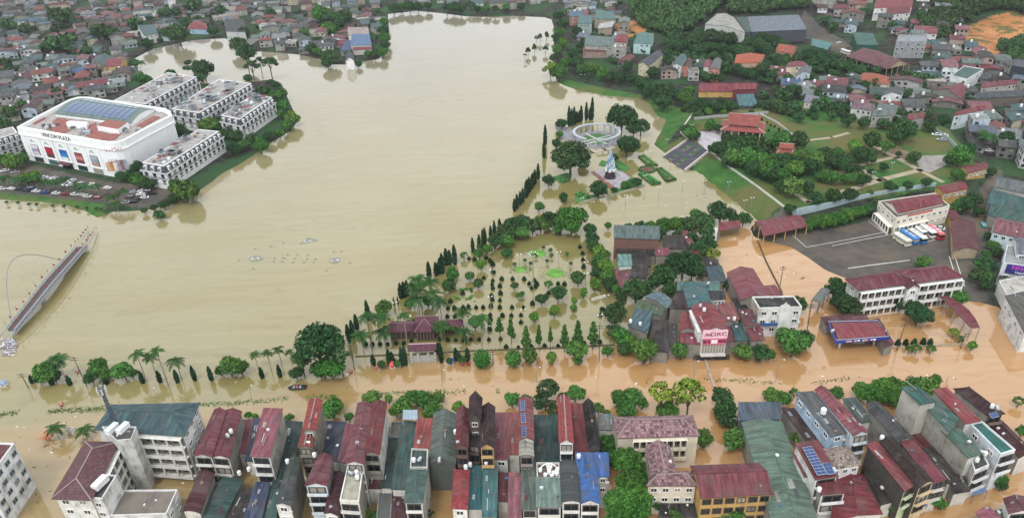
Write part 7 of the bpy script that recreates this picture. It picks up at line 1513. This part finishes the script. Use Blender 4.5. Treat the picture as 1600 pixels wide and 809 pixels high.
for k in range(5):
    for s, e in ((CRt[-1], tip[0]), (CLf[-1], tip[1])):
        p = s.lerp(e, (k+1)/5); t = thing('flag', tuple(p+Vector((0, 0, .6))), 'small red flag at the drowned far end of the footbridge', 'flag', 'red flags on the footbridge'); inst('flag_pole', FPm, t); inst('cloth', FLm, t, rz=R.uniform(-.8, .8), scale=(.7, .7, .7))
# fountain frames in the lake
fm_ = plain('9a9f98', .5)
for lab, x, y, rr in (('left ring frame of the lake fountain', 399, 404, 10), ('right ring frame of the lake fountain', 523, 407, 9), ('kite shaped frame of the lake fountain, farthest out', 481, 377, 9)):
    c = P(x, y, 0); k = mpp(x, y); t = thing('lake_fountain', tuple(c), lab, 'lake fountain', 'lake fountains'); a = MB()
    for q in (1.0, .72, .45):
        pts = [(c.x+rr*q*k*math.cos(i*math.pi/9), c.y+rr*q*k*math.sin(i*math.pi/9)*.9, .12) for i in range(19)] if 'kite' not in lab else [(c.x+dx*rr*q*k, c.y+dy*rr*q*k, .12) for dx, dy in ((-1.2, -.9), (1.7, .2), (-.1, 1.3), (-1.2, -.9))]
        [a.beam(u, v, .24, fm_) for u, v in zip(pts, pts[1:])]
    a.obj('ring', t)
    for s in (-1, 1): a = MB(); a.box((c.x+s*1.3, c.y), (.8, .6), .6, 1.7, -.1, .2, plain('dcdcd4', .5)); a.obj('float', t)
for i, (x, y) in enumerate([(429,404),(428,409),(442,403),(450,398),(465,398),(445,404),(441,409),(458,410),(475,410),(481,399),(480,405),(490,410),(493,405),(461,404),(522,393),(534,393),(547,411),(510,423),(396,420),(374,407),(399,389),(424,385),(443,380),(409,405)]):
    p = P(x, y, 0); t = thing('fountain_nozzle', tuple(p), 'small dark nozzle float of the drowned lake fountain', 'nozzle float', 'nozzle floats of the lake fountain'); a = MB(); a.lathe(tuple(p), [(.3, -.3), (.32, .08), (.1, .2), (.06, .6), (0, .62)], plain('6c6a5c', .7), 7); a.obj('float', t); a = MB(); a.beam(p+Vector((-1.0, 0, .03)), p+Vector((.9, .2, .03)), .07, fm_); a.obj('pipe', t)
# ---------------------------------------------------------------- rescue boat with people
def person(loc, rz, shirt, name='person', label='', cap=None, seated=True, group='people in the rescue boat'):
    me = bpy.data.meshes.new('body'); J = [(0,0,.45),(0,.02,.75),(0,.03,1.0),(0,.03,1.1),(0,.05,1.26),(.11,0,.43),(.13,-.42,.47),(.13,-.45,.05),(-.11,0,.43),(-.13,-.42,.47),(-.13,-.45,.05),(.2,.02,.98),(.25,-.1,.72),(.16,-.34,.62),(-.2,.02,.98),(-.25,-.1,.72),(-.16,-.34,.62)]
    Ed = [(0,1),(1,2),(2,3),(3,4),(0,5),(5,6),(6,7),(0,8),(8,9),(9,10),(2,11),(11,12),(12,13),(2,14),(14,15),(15,16)]; Rr = [.15,.15,.15,.06,.11,.1,.08,.055,.1,.08,.055,.07,.055,.045,.07,.055,.045]
    me.from_pydata(J, Ed, []); o = bpy.data.objects.new(name, me); COL.objects.link(o); o.location = loc; o.rotation_euler = (0, 0, rz)
    sk = o.modifiers.new('skin', 'SKIN')
    for i, v in enumerate(me.skin_vertices[0].data): v.radius = (Rr[i], Rr[i]); v.use_root = (i == 0)
    o.modifiers.new('sub', 'SUBSURF').levels = 1; o.modifiers[-1].render_levels = 1; me.materials.append(plain(shirt, .8)); tag(o, label, 'person', group)
    a = MB(); a.lathe((0, .05, 1.28), [(.125, 0), (.13, .08), (.07, .15), (0, .17)], plain(cap or '1c1814', .8), 8); a.obj('hair' if not cap else 'hat', o); return o
b = P(465, 606, 0); t = thing('rescue_boat', tuple(b), 'black rescue boat carrying people on the flooded street', 'boat'); bm_ = plain('22252c', .4); L = 4.6
pts = [(-.5, -1), (.75, -1), (1.35, -.35), (1.55, 0), (1.35, .35), (.75, 1), (-.5, 1), (-1.4, .95), (-1.45, -.95)]
hull = [Vector((-x*L*.42, y*.95*.95)) for x, y in pts]; hull = [b.to_2d()+h for h in hull]; a = MB(); n = len(hull)
ring_o = hull; a.tube([(*h, .32) for h in hull]+[(*hull[0], .32)], .27, bm_, 8, False); a.obj('tube', t); a = MB(); a.prism(hull, -.1, .16, plain('4a4e55', .7)); a.obj('floor', t)
a = MB(); [a.box((b.x+x, b.y), (0, 1), 1.5, .3, .3, .42, plain('6b6f75')) for x in (-1, .2, 1.3)]; a.obj('bench', t); a = MB(); a.box((b.x+2.75, b.y), (1, 0), .45, .4, .2, 1.05, plain('1c1e20', .3)); a.obj('outboard_motor', t)
for i, (dx, dy, sh, lab, cap) in enumerate(((-1.5, .3, '39456b', 'person in dark blue seated at the bow of the boat', None), (-.9, -.35, 'e0e4ea', 'person in white seated near the bow of the boat', None), (-.2, .35, 'b33a2e', 'person in a red vest seated in the middle of the boat', None), (.1, -.4, 'e88a8a', 'person in pink with a pale hat in the middle of the boat', 'f0b8b8'), (.9, .3, '2c2c30', 'person in black seated behind the middle of the boat', None), (1.2, -.35, 'ececec', 'person in white with a white hat near the stern', 'f2f2f2'), (2.0, .05, '26282c', 'person in dark clothes steering at the stern', None))): person((b.x+dx, b.y+dy, .18), rad(-90+R.uniform(-20, 20)), sh, label=lab, cap=cap)
# ---------------------------------------------------------------- vehicles
def car_meshes(col):
    a = MB(); bm2 = plain(col, .25, var=.03); gl = glass('1c2228')
    prof = [(-2.15, .35), (-2.15, .78), (-2.0, .92), (-1.15, 1.0), (-.55, 1.42), (.95, 1.45), (1.65, 1.02), (2.1, .95), (2.2, .7), (2.2, .35)]
    for s in (-1, 1):
        p = [(x, s*(.86 if z < 1.1 else .68), z) for x, z in prof]; a.face(p if s > 0 else p[::-1], bm2) if False else None
    def w_(z): return .87 if z < 1.05 else .66
    for (x0, z0), (x1, z1) in zip(prof, prof[1:]):
        g = (z0 < 1.1 < z1) or (z1 < 1.1 < z0); a.face([(x0, -w_(z0), z0), (x1, -w_(z1), z1), (x1, w_(z1), z1), (x0, w_(z0), z0)][::-1], gl if g else bm2)
    low = [(x, z) for x, z in prof if z < 1.05]
    for s in (-1, 1):
        q = [(x, s*.87, z) for x, z in [(-2.15, .35), (-2.15, .78), (-2.0, .92), (-1.15, 1.0), (1.65, 1.02), (2.1, .95), (2.2, .7), (2.2, .35)]]; a.face(q if s < 0 else q[::-1], bm2)
        q = [(-1.15, s*.87, 1.0), (1.65, s*.87, 1.02), (.95, s*.66, 1.45), (-.55, s*.66, 1.42)]; a.face(q if s < 0 else q[::-1], gl)
    body = a.mesh('body'); a = MB()
    return body
wh_m = MB(); wh_m.tube([(0, -.11, 0), (0, .11, 0)], .32, plain('1c1c1c', .8), 12); WHL = wh_m.mesh('wheel'); CARM = {}
CC = {'white': 'e8e8ea', 'dark': '2c2e34', 'blue': '2a4a86', 'red': '8c2430', 'silver': 'a9adb2', 'teal': '2c9a9a', 'black': '1e1e22'}
def car(x, y, ang, col, place, group='parked cars', s=1.0):
    if col not in CARM: CARM[col] = car_meshes(CC[col])
    b = G(x, y); t = thing('parked_car', tuple(b), '%s parked car %s' % (col, place), 'car', group); t.rotation_euler = (0, 0, rad(ang)); t.scale = (s,)*3
    inst('body', CARM[col], t); [inst('wheel', WHL, t, loc=(u*1.35, v*.78, .32)) for u in (-1, 1) for v in (-1, 1)]
for x, y, c in ((3,296,'white'),(18,296,'white'),(31,297,'dark'),(41,299,'dark'),(57,300,'white'),(70,302,'blue'),(88,303,'white'),(102,305,'red'),(117,305,'white'),(137,308,'white'),(152,310,'red'),(47,295,'blue'),(128,306,'silver')): car(x, y, -12, c, 'in the row under the mall palms')
for x, y, c in ((69,279,'white'),(74,281,'white'),(80,283,'white'),(85,280,'silver'),(104,289,'white'),(108,286,'white'),(113,284,'white'),(126,288,'silver'),(142,290,'white'),(148,292,'white'),(110,290,'white'),(126,294,'dark')): car(x, y, 55, c, 'in front of the mall facade')
for x, y, c, a_ in ((168,295,'white',-12),(8,268,'white',30),(24,270,'silver',30)): car(x, y, a_, c, 'on the mall access road')
for x, y, c in ((210,301,'silver'),(220,305,'white'),(213,313,'dark'),(226,310,'white'),(203,309,'dark'),(231,300,'dark'),(238,304,'black'),(196,318,'silver'),(209,317,'black'),(222,300,'white')): car(x, y, 8, c, 'in the corner lot by the lake bank')
for x, y, c, a_, pl in ((910,118,'white',-15,'behind the riverside lawn'),(900,116,'dark',-15,'behind the riverside lawn'),(1311,68,'white',20,'in the warehouse yard'),(1325,76,'dark',60,'in the warehouse yard'),(1536,353,'teal',75,'in the lane by the red shed'),(1462,212,'white',-20,'in the upper lane'),(1474,213,'white',-20,'in the upper lane'),(1470,220,'silver',-20,'in the upper lane'),(1528,231,'white',-25,'under the upper palms'),(1538,233,'white',-25,'under the upper palms'),(1545,237,'white',-25,'under the upper palms'),(1350,100,'white',-15,'under the maroon carport'),(1362,105,'white',-15,'under the maroon carport'),(1375,108,'silver',-15,'under the maroon carport'),(1340,98,'silver',-15,'under the maroon carport')): car(x, y, a_, c, pl)
def bus(x0, y0, x1, y1, body, roof, label, L=None, W_=2.5, Hh=3.3):
    A, B = P(x0, y0, .9+Hh), P(x1, y1, .9+Hh); d = (B-A).to_2d(); Lr = d.length; d.normalize(); c = (A+B).to_2d()/2; t = thing('parked_bus', (c.x, c.y, .9), label, 'bus', 'buses parked at the bus station'); g = .9
    a = MB(); a.box(c, d, Lr, W_, g+.35, g+1.45, plain(body, .3, var=.03)); a.obj('lower_body', t); a = MB(); a.box(c, d, Lr-.06, W_-.06, g+1.453, g+2.5, glass('161a20')); a.obj('window', t)
    n2 = Vector((-d.y, d.x)); a = MB(); pr = [(W_/2, 2.503), (W_/2, 3.0), (W_/2-.3, 3.25), (-W_/2+.3, 3.25), (-W_/2, 3.0), (-W_/2, 2.503)]
    e0, e1 = c-d*Lr/2, c+d*Lr/2
    for (u0, z0), (u1, z1) in zip(pr, pr[1:]): a.face([(*(e0+n2*u0), g+z0), (*(e1+n2*u0), g+z0), (*(e1+n2*u1), g+z1), (*(e0+n2*u1), g+z1)][::-1], plain(roof, .35, var=.05))
    for e, s in ((e0, 1), (e1, -1)): q = [(*(e+n2*u), g+z) for u, z in pr]; a.face(q if s > 0 else q[::-1], plain(roof, .35, var=.05))
    a.obj('roof', t)
    for u in (.1, .45, .7): a = MB(); a.box(c+d*(u-.4)*Lr*.8, d, 1.3, 1.1, g+3.252, g+3.42, plain('b9bcc0', .5)); a.obj('roof_hatch', t)
    for s in (-1, 1):
        for u in (-.32, .30): a = MB(); p = c+d*u*Lr+n2*s*(W_/2-.12); a.tube([(*(p-n2*.12), g+.48), (*(p+n2*.14), g+.48)], .48, plain('1c1c1c', .8), 12); a.obj('wheel', t)
    for k in range(int(Lr/1.6)):
        for s in (-1, 1): a = MB(); p = c+d*(-Lr/2+.8+k*1.6)+n2*s*(W_/2-.02); a.box(p, d, .12, .06, g+1.46, g+2.5, plain(body, .3, var=.03)); a.obj('window_post', t)
    return t
bus(1401, 362, 1422, 375, 'd8d2bc', 'e3dfd0', 'cream bus at the left end of the parked row')
bus(1410, 357, 1434, 372, '2268b0', '3f86c8', 'bright blue bus, second in the parked row')
bus(1424, 356, 1447, 371, '2f72b4', 'e6e4dc', 'blue bus with a white roof in the middle of the row'); bus(1434, 353, 1446, 361, 'e6e4de', 'f0eeea', 'short white bus tucked behind the blue bus'); bus(1439, 347, 1461, 362, 'e8e6e0', 'f2f0ec', 'tall white bus near the right end of the row'); bus(1454, 350, 1474, 365, 'b03440', 'd46a70', 'red bus at the right end of the parked row')
bus(1316, 76, 1328, 80, 'e0ddd4', 'ecebe6', 'small white bus in the warehouse yard')
car(1467, 358, -35, 'white', 'beside the red bus')
# flag on the bus station
p = P(1436, 330, 9.5); t = thing('flag', tuple(p), 'red flag flying over the bus station parapet', 'flag'); inst('flag_pole', FPm, t, scale=(1.6, 1.6, 1.6)); inst('cloth', FLm, t, scale=(1.6, 1, 1.6), rz=.5)
# small street things
for x, y, col, lab in ((614,573,'d84048','small red and white guard booth in the street'),(705,568,'4a5aa8','small blue and white guard booth in the street'),(7,602,'8c9cb8','small blue and white booth at the far left of the street'),(112,675,'b9b0a8','little pale cabinet beside the small palms')):
    b = P(x, y, 0); t = thing('guard_booth', tuple(b), lab, 'booth'); a = MB(); a.box(b.to_2d(), (1, 0), 1.7, 1.5, -1.6, 1.4, plain('e2dede', .5)); a.obj('wall', t); a = MB(); Qb = [b.to_2d()+Vector(v) for v in ((-1, -.9), (1, -.9), (1, .9), (-1, .9))]; roofgeo(a, MB(), Qb, 1.42, 'pyr', 1.1, plain(col, .5), None, .1); a.obj('roof', t); a = MB(); a.box((b.x, b.y-.76), (1, 0), 1.1, .06, .2, 1.1, plain(col, .4)); a.obj('window', t)
def spray(x, y, col, label, n=9, L=3.2):
    b = P(x, y, 0); t = thing('street_sculpture', tuple(b), label, 'sculpture', 'red wire sculptures in the flooded street'); a = MB(); rr = random.Random(int(x))
    for i in range(n): an = i*6.28/n+rr.uniform(-.2, .2); a.tube([(b.x, b.y, -.3), (b.x+math.cos(an)*L*.35, b.y+math.sin(an)*L*.35, L*.45), (b.x+math.cos(an)*L*.8, b.y+math.sin(an)*L*.8, L*.5+rr.uniform(-.2, .8))], [.16, .14, .05], plain(col, .6), 5)
    a.obj('branches', t)
for x, y, c, l, n, L in ((75,686,'d88a6a','coral sculpture of curling arms beside the small palms',14,3.6),(723,571,'a83a34','red branching sculpture left of the fence pole',5,2.2),(732,571,'a83a34','red branching sculpture right of its twin',5,2.2),(587,577,'c87a6a','pale red branching sculpture before the park gate',5,2),(549,582,'c87a6a','pale red branching sculpture at the park corner',5,2),(122,582,'b87a6a','pale red branching sculpture by the leaning pole',4,1.8),(97,634,'a83a34','red branching sculpture on the median at the left',4,1.6)): spray(x, y, c, l, n, L)
strip('submerged_boom', [(1099,552),(1108,580),(1116,603)], .7, -.1, .3, plain('a39a92'), 'pale diagonal pipe crossing the flooded street', 'pipe', zf=.2)
for x, y in ((934,467),(936,465)): pass
c = P(935,466,.3); t = thing('park_bench', tuple(c), 'white bench frame in the flooded park corner', 'bench'); a = MB(); [a.box((c.x, c.y+k*.9), (.93, .36), 6, .3, .1+.15*k, .35+.15*k, plain('e0ded6')) for k in range(2)]; a.obj('slat', t)
# barrier in the orange yard
strip('fence', [(1184,377),(1198,410),(1222,457)], .35, -1, .5, plain('3c3426'), 'dark drowned fence line crossing the orange yard', 'fence', zf=.2)
# telecom mast on the stair tower
b = P(184, 672, 19); t = thing('telecom_mast', tuple(b), 'slender leaning lattice telecom mast on the white stair tower', 'telecom mast'); top = P(163, 617, 33); d = top-b; a = MB()
top = b+Vector((d.x, d.y, 0))*(.5)+Vector((0, 0, 15))
for i in range(10):
    p, q = b.lerp(top, i/10), b.lerp(top, (i+1)/10); w0, w1 = .48-.03*i, .48-.03*(i+1); C4 = [Vector((u, v, 0)) for u, v in ((-1, -1), (1, -1), (1, 1), (-1, 1))]
    for k in range(4): a.beam(p+C4[k]*w0, q+C4[k]*w1, .14, plain('4a5668', .5)); a.beam(p+C4[k]*w0, q+C4[(k+1) % 4]*w1, .08, plain('4a5668', .5)); a.beam(p+C4[k]*w0, p+C4[(k+1) % 4]*w0, .08, plain('4a5668', .5))
a.obj('lattice', t); a = MB()
for k in range(6): an = k*1.05; a.box((top.x+1.1*math.cos(an), top.y+1.1*math.sin(an)), (math.cos(an), math.sin(an)), .22, .35, top.z-1.1, top.z+.6, plain('c4c9cf', .4))
a.obj('antenna', t); a = MB(); [a.beam(top+Vector((0, 0, z)), top+Vector((1.1*math.cos(k*1.05), 1.1*math.sin(k*1.05), z)), .1, plain('4a5668')) for k in range(6) for z in (-1, .4)]; a.obj('bracket', t)
# solar rack on stilts
Q = [P(x, y, 10) for x, y in ((629,655),(652,655),(652,640),(630,640))]; c = sum(Q, Vector())/4; t = thing('solar_rack', (c.x, c.y, 0), 'pale solar panel rack standing on tall stilts above the teal roof', 'solar rack'); a = MB()
for i in range(4):
    for j in range(3):
        f = lambda s, u: Q[0].lerp(Q[1], s).lerp(Q[3].lerp(Q[2], s), u); q = [f(i/4+.01, j/3+.01), f((i+1)/4-.01, j/3+.01), f((i+1)/4-.01, (j+1)/3-.01), f(i/4+.01, (j+1)/3-.01)]; a.face([tuple(v+Vector((0, 0, .1))) for v in q], plain('8d9fae', .3))
a.face([tuple(v) for v in Q], plain('d6dade', .4)); a.obj('panel', t); a = MB(); [a.beam(v, (v.x, v.y, 5.5), .15, plain('b9bcc0')) for v in Q]; a.obj('post', t)
# solar arrays on roofs
def pv_on(q, z0, z1, nx, ny, label, zz=None):
    zz = zz or (z0, z0, z1, z1); Q = [P(*q[i], zz[i]) for i in range(4)]; c = sum(Q, Vector())/4; t = thing('solar_array', tuple(c), label, 'solar array', 'solar arrays on the roofs'); f = lambda s, u: Q[0].lerp(Q[1], s).lerp(Q[3].lerp(Q[2], s), u)
    for i in range(nx):
        for j in range(ny): a = MB(); g = .006; q = [f(i/nx+g, j/ny+g), f((i+1)/nx-g, j/ny+g), f((i+1)/nx-g, (j+1)/ny-g), f(i/nx+g, (j+1)/ny-g)]; a.face([tuple(v+Vector((0, 0, .12))) for v in q], plain('2c4474', .2)); a.obj('panel', t)
    a = MB(); [a.beam(f(0, u)+Vector((0, 0, .06)), f(1, u)+Vector((0, 0, .06)), .07, plain('c3ccd6', .4)) for u in [k/ny for k in range(ny+1)]]; [a.beam(f(s, 0)+Vector((0, 0, .06)), f(s, 1)+Vector((0, 0, .06)), .07, plain('c3ccd6', .4)) for s in [k/nx for k in range(nx+1)]]; a.obj('frame', t)
pv_on([(1277,742),(1292,740),(1268,697),(1254,699)], 14.6, 14.9, 2, 9, 'long double strip of blue solar panels on the red roof'); pv_on([(1294,741),(1305,739),(1296,722),(1284,724)], 14.3, 14.5, 2, 3, 'short block of solar panels beside the long strip')
pv_on([(816,682),(822,682),(822,665),(816,665)], 17.5, 17.6, 2, 4, 'lower solar array on the narrow red gable', (16.75, 17.6, 17.6, 16.75)); pv_on([(815,660),(821,660),(820,645),(814,645)], 17.5, 17.6, 2, 4, 'middle solar array on the narrow red gable', (16.75, 17.6, 17.6, 16.75)); pv_on([(813,641),(820,641),(820,626),(813,626)], 17.5, 17.6, 2, 4, 'upper solar array on the narrow red gable', (16.75, 17.6, 17.6, 16.75)); pv_on([(1550,653),(1561,650),(1556,643),(1545,646)], 15.2, 15.2, 3, 2, 'small solar array on the dark maroon corner house')
# water tanks, housings
mb = MB(); st_ = plain('c3c9ce', .25, .6, .05); mb.tube([(-.9, 0, 1.15), (-.75, 0, 1.15), (.75, 0, 1.15), (.9, 0, 1.15)], [.25, .55, .55, .25], st_, 12); TKM = mb.mesh('tank'); mb = MB()
for x in (-.5, .5): mb.box((x, 0), (1, 0), .1, 1.0, 0, .62, plain('7a7c7e'))
mb.box((0, 0), (1, 0), 1.1, .9, .56, .66, plain('7a7c7e')); TKS = mb.mesh('stand'); mb = MB(); mb.lathe((0, 0, .5), [(0, 0), (.62, 0), (.62, 1.2), (.3, 1.5), (0, 1.55)], plain('e9ebec', .35), 12); TKV = mb.mesh('tank_white')
def tank(x, y, z, label, white=False, group='rooftop water tanks'):
    p = P(x, y, z); t = thing('water_tank', tuple(p), label, 'water tank', group); inst('tank', TKV if white else TKM, t, rz=R.uniform(0, 3), scale=(.85,)*3); inst('stand', TKS, t, scale=(.85,)*3); return t
for x, y, z, l, w in ((505,729,12,'on the pink lean-to gap',1),(492,714,13,'behind the maroon blue-fronted gable',1),(450,724,11,'at the back of the long grey green gable',1),(458,749,10,'beside the long grey green gable',1),(558,741,12.3,'on the stained concrete roof, back',1),(549,742,12.3,'on the stained concrete roof, left',0),(559,749,12.3,'on the stained concrete roof, right',1),(647,722,12.7,'on the grey green terrace, left',1),(656,721,12.7,'on the grey green terrace, right',0),(735,729,9,'above the turquoise shed',1),(760,727,10,'above the pale turquoise shed',1),(728,733,11,'behind the bright red hip roof',1),(904,716,13,'on the blue flat roof',1),(362,677,12,'on the second maroon roof',1),(357,684,12,'on the second maroon roof, lower',0),(1531,709,10.2,'on the white terrace house, left',0),(1538,712,10.2,'on the white terrace house, right',1),(1525,722,10.2,'at the front of the white terrace house',1),(1549,638,13.2,'on the dark maroon corner house',1),(1557,641,13.2,'on the dark maroon corner house, right',0),(1094,481,14,'on the sign shop roof, left',0),(1100,487,14.2,'on the sign shop roof, right',1),(1106,446,10,'on the pale green cross roof',0),(985,505,7.2,'on the teal blue flat roof',1),(1147,501,9,'above the salmon roof',1),(1000,509,7,'at the edge of the black tiled roof',1),(1009,449,6,'by the dark ball tree',1),(1300,520,7,'behind the petrol station',0),(1303,738,13.5,'beside the tiled hip roof',0),(1279,768,11.4,'on the red awning roof',1),(1377,687,13,'on the dark brown ribbed roof end',1),(1213,716,8,'at the yellow hall',1),(390,736,6,'on the steel blue roof',1),(375,742,6,'on the black flat roof',1),(687,722,12,'in front of the grey green hall',0),(712,678,14,'beside the crimson gable',1)): tank(x, y, z, ('white water tank ' if w else 'steel water tank ')+l, bool(w))
for x, y, l in ((176,672,'left'),(193,671,'right')):
    p = P(x, y, 22.2); t = thing('tank_housing', tuple(p), 'white box housing on the stair tower, %s one' % l, 'tank housing'); a = MB(); a.box(p.to_2d(), (.3, .95), 3.4, 1.5, p.z, p.z+1.2, plain('e6e8ea', .4)); a.obj('box', t); a = MB(); a.box(p.to_2d(), (.3, .95), 3.6, 1.6, p.z+1.203, p.z+1.32, plain('d0d4d6', .4)); a.obj('lid', t)
p = P(158, 757, 15.2); t = thing('tank_housing', tuple(p), 'white box housing on the flat block beside the tiled wing', 'tank housing'); a = MB(); a.box(p.to_2d(), (.3, .95), 4.0, 1.8, p.z, p.z+1.6, plain('e6e8ea', .4)); a.obj('box', t)
# white ornamental terrace things
for i in range(12):
    x, y = R.uniform(842, 872), R.uniform(727, 746); p = P(x, y, 10.4); t = thing('ornamental_pot', tuple(p), 'white ornamental pot on the roof terrace', 'pot', 'white pots of the roof terrace'); a = MB(); a.lathe(tuple(p), [(.3, 0), (.5, .3), (.25, .6), (.55, 1.0), (.1, 1.1)], plain('e8e8e6', .5), 8); a.obj('pot', t)
a = MB(); pc = P(857, 734, 10.4); [a.tube([(pc.x+2.2*math.cos(t_), pc.y, 10.4+2.4*abs(math.sin(t_))), (pc.x+2.2*math.cos(t_+.4), pc.y, 10.4+2.4*abs(math.sin(t_+.4)))], .18, plain('ecece8', .5), 6) for t_ in [k*.4 for k in range(8)]]; o = a.obj('moon_arch', org=tuple(pc)); tag(o, 'white ring arch on the roof terrace', 'arch')
# lake trees in front of the road
for x, y, a_, b_ in ((825,84,8,3),(835,80,9,2.4),(844,62,7,2.4),(854,60,8,2.4),(852,80,6,3.4),(820,88,3,2),(838,62,5,2),(868,66,7,3)): tree(x, y-a_*.6, b_+1.2, 'darkloose', 'standing out in the lake', szz=a_/(b_+1.5), hc=4.5)
# yellow hall arches, cream school gallery
r_ = None
for o in list(THINGS):
    if o['label'].startswith('yellow two-storey hall'): r_ = o
    if o['label'].startswith('long mottled tile roof'): sch = o
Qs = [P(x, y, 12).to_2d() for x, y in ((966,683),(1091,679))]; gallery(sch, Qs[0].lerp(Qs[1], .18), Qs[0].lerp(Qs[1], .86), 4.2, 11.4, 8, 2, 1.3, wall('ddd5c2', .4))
# dishes and boxes that speckle the far roofs
k = 0
for (root, Q, z, rh, lab) in HOUSES:
    if ' roofed house ' in lab and R.random() < .42 and k < 100:
        k += 1; c = sum((Vector(q[:2]) for q in Q), Vector((0, 0)))/4; e = c.lerp(Vector(Q[0][:2]), R.uniform(.1, .6)); t = thing('water_tank', (e.x, e.y, z+rh*.6), 'white water tank on a roof '+lab.split(' house ')[-1], 'water tank', 'far rooftop water tanks'); inst('tank', TKV if k % 3 else TKM, t, scale=(1.25,)*3); inst('stand', TKS, t, scale=(1.2,)*3)
# ---------------------------------------------------------------- every label singles out one thing
ORD = 'first second third fourth fifth sixth seventh eighth ninth tenth eleventh twelfth thirteenth fourteenth fifteenth sixteenth seventeenth eighteenth nineteenth twentieth'.split()
kids = {}
for o in S.objects:
    if o.parent: kids.setdefault(o.parent.name, []).append(o)
def merge(L, name, label):
    """the smallest of a kind beyond 300: one mesh"""
    bpy.context.view_layer.update(); V_, F_, LT, MI, UV, mats, gone = [], [], [], [], [], [], []; o_ = 0
    def walk(o):
        nonlocal o_
        gone.append(o)
        if o.type == 'MESH':
            me = o.data; n = len(me.vertices); v = np.empty(n*3); me.vertices.foreach_get('co', v); M_ = np.array(o.matrix_world); v = v.reshape(-1, 3)@M_[:3, :3].T+M_[:3, 3]
            f = np.empty(len(me.loops), np.int32); me.loops.foreach_get('vertex_index', f); lt = np.empty(len(me.polygons), np.int32); me.polygons.foreach_get('loop_total', lt); mi = np.empty(len(me.polygons), np.int32); me.polygons.foreach_get('material_index', mi)
            for m_ in me.materials:
                if m_ not in mats: mats.append(m_)
            mp = np.array([mats.index(m_) for m_ in me.materials]); uv = np.zeros(len(f)*2)
            if me.uv_layers: me.uv_layers[0].data.foreach_get('uv', uv)
            V_.append(v); F_.append(f+o_); LT.append(lt); MI.append(mp[mi]); UV.append(uv); o_ += n
        for c in kids.get(o.name, []): walk(c)
    for o in L: walk(o)
    v, f, lt, mi, uv = map(np.concatenate, (V_, F_, LT, MI, UV)); me = bpy.data.meshes.new(name); me.vertices.add(len(v)); me.vertices.foreach_set('co', v.ravel()); me.loops.add(len(f)); me.loops.foreach_set('vertex_index', f); me.polygons.add(len(lt))
    me.polygons.foreach_set('loop_start', np.concatenate([[0], np.cumsum(lt)[:-1]]).astype(np.int32)); me.polygons.foreach_set('loop_total', lt)
    for m_ in mats: me.materials.append(m_)
    me.polygons.foreach_set('material_index', mi.astype(np.int32)); me.update(calc_edges=True); me.uv_layers.new(name='UVMap').data.foreach_set('uv', uv); ob = bpy.data.objects.new(name, me); COL.objects.link(ob); ob['kind'] = 'stuff'; ob['label'] = label
    g = set(gone); THINGS[:] = [t for t in THINGS if t not in g]; bpy.data.batch_remove(gone)
def psize(o):
    q = pix(o.location); s = max((c.scale.x if 'crown' in c.name else 0) for c in kids.get(o.name, [o])) if 'tree' in o.name else 1
    return (s or 1)/q[2]*(1 if -20 < q[0] < 1620 and -5 < q[1] < 830 else .2)
TR = sorted([o for o in THINGS if o.name.startswith('broadleaf_tree')], key=psize, reverse=True); merge(TR[300:], 'distant_trees', 'smaller trees scattered through the far districts')
pr_ = sorted([h for h in HOUSES if ' roofed house ' in h[4] and h[0].name.startswith('house')], key=lambda h: psize(h[0]), reverse=True); nh = len([o for o in THINGS if o.name.startswith('house')])-len(pr_)
merge([h[0] for h in pr_[max(0, 298-nh):]], 'distant_houses', 'the farthest houses of the town, roofs packed together')
by = {}
for o in THINGS: by.setdefault(o['label'], []).append(o)
def split(lab, L, word=''):
    if len(L) > 9 and not word:
        L.sort(key=lambda o: pix(o.location)[1]); h = len(L)//2 if len(L) <= 18 else len(L)//3; ch = [L[:h], L[h:]] if len(L) <= 18 else [L[:h], L[h:2*h], L[2*h:]]; nm = ['far', 'near'] if len(ch) == 2 else ['far', 'middle', 'near']
        for w, c in zip(nm, ch): split(lab, c, w)
        return
    L.sort(key=lambda o: pix(o.location)[0]); n = len(L)
    for i, o in enumerate(L):
        if n == 1 and not word: continue
        if n == 1: s = '%s one' % word
        else:
            s = (ORD[i] if i < len(ORD) else '%dth' % (i+1))+' from left'
            if n <= 3: s = (['left one', 'right one'] if n == 2 else ['left one', 'middle one', 'right one'])[i]
            if word: s += ', %s rank' % word
        o['label'] = ' '.join((lab+', '+s).replace(',,', ',').split())
for lab, L in by.items(): split(lab, L)
for o in THINGS:
    for drop in ('the', 'of', 'and', 'a', 'by', 'on', 'at'):
        w = o['label'].split()
        while len(w) > 16 and drop in w: w.remove(drop)
        o['label'] = ' '.join(w)
bad = [o['label'] for o in THINGS if not 4 <= len(o['label'].split()) <= 16]
print('THINGS', len(THINGS), 'objects', len(S.objects), 'bad labels', bad[:10], len(bad), 'procs', len(procs))
# ---------------------------------------------------------------- thin haze
mb = MB(); hm_ = bpy.data.materials.new('haze'); hm_.use_nodes = True; hn = hm_.node_tree; hn.nodes.remove(hn.nodes['Principled BSDF'])
pvn = hn.nodes.new('ShaderNodeVolumePrincipled'); pvn.inputs['Color'].default_value = (.82, .88, .95, 1); pvn.inputs['Density'].default_value = .00007; hn.links.new(pvn.outputs[0], hn.nodes['Material Output'].inputs['Volume'])
mb.prism([(-26000, -26000), (26000, -26000), (26000, 26000), (-26000, 26000)], -4, 168, hm_, bottom=True); hz_o = mb.obj('haze'); hz_o['kind'] = 'stuff'; hz_o['label'] = 'thin pale haze over the town'
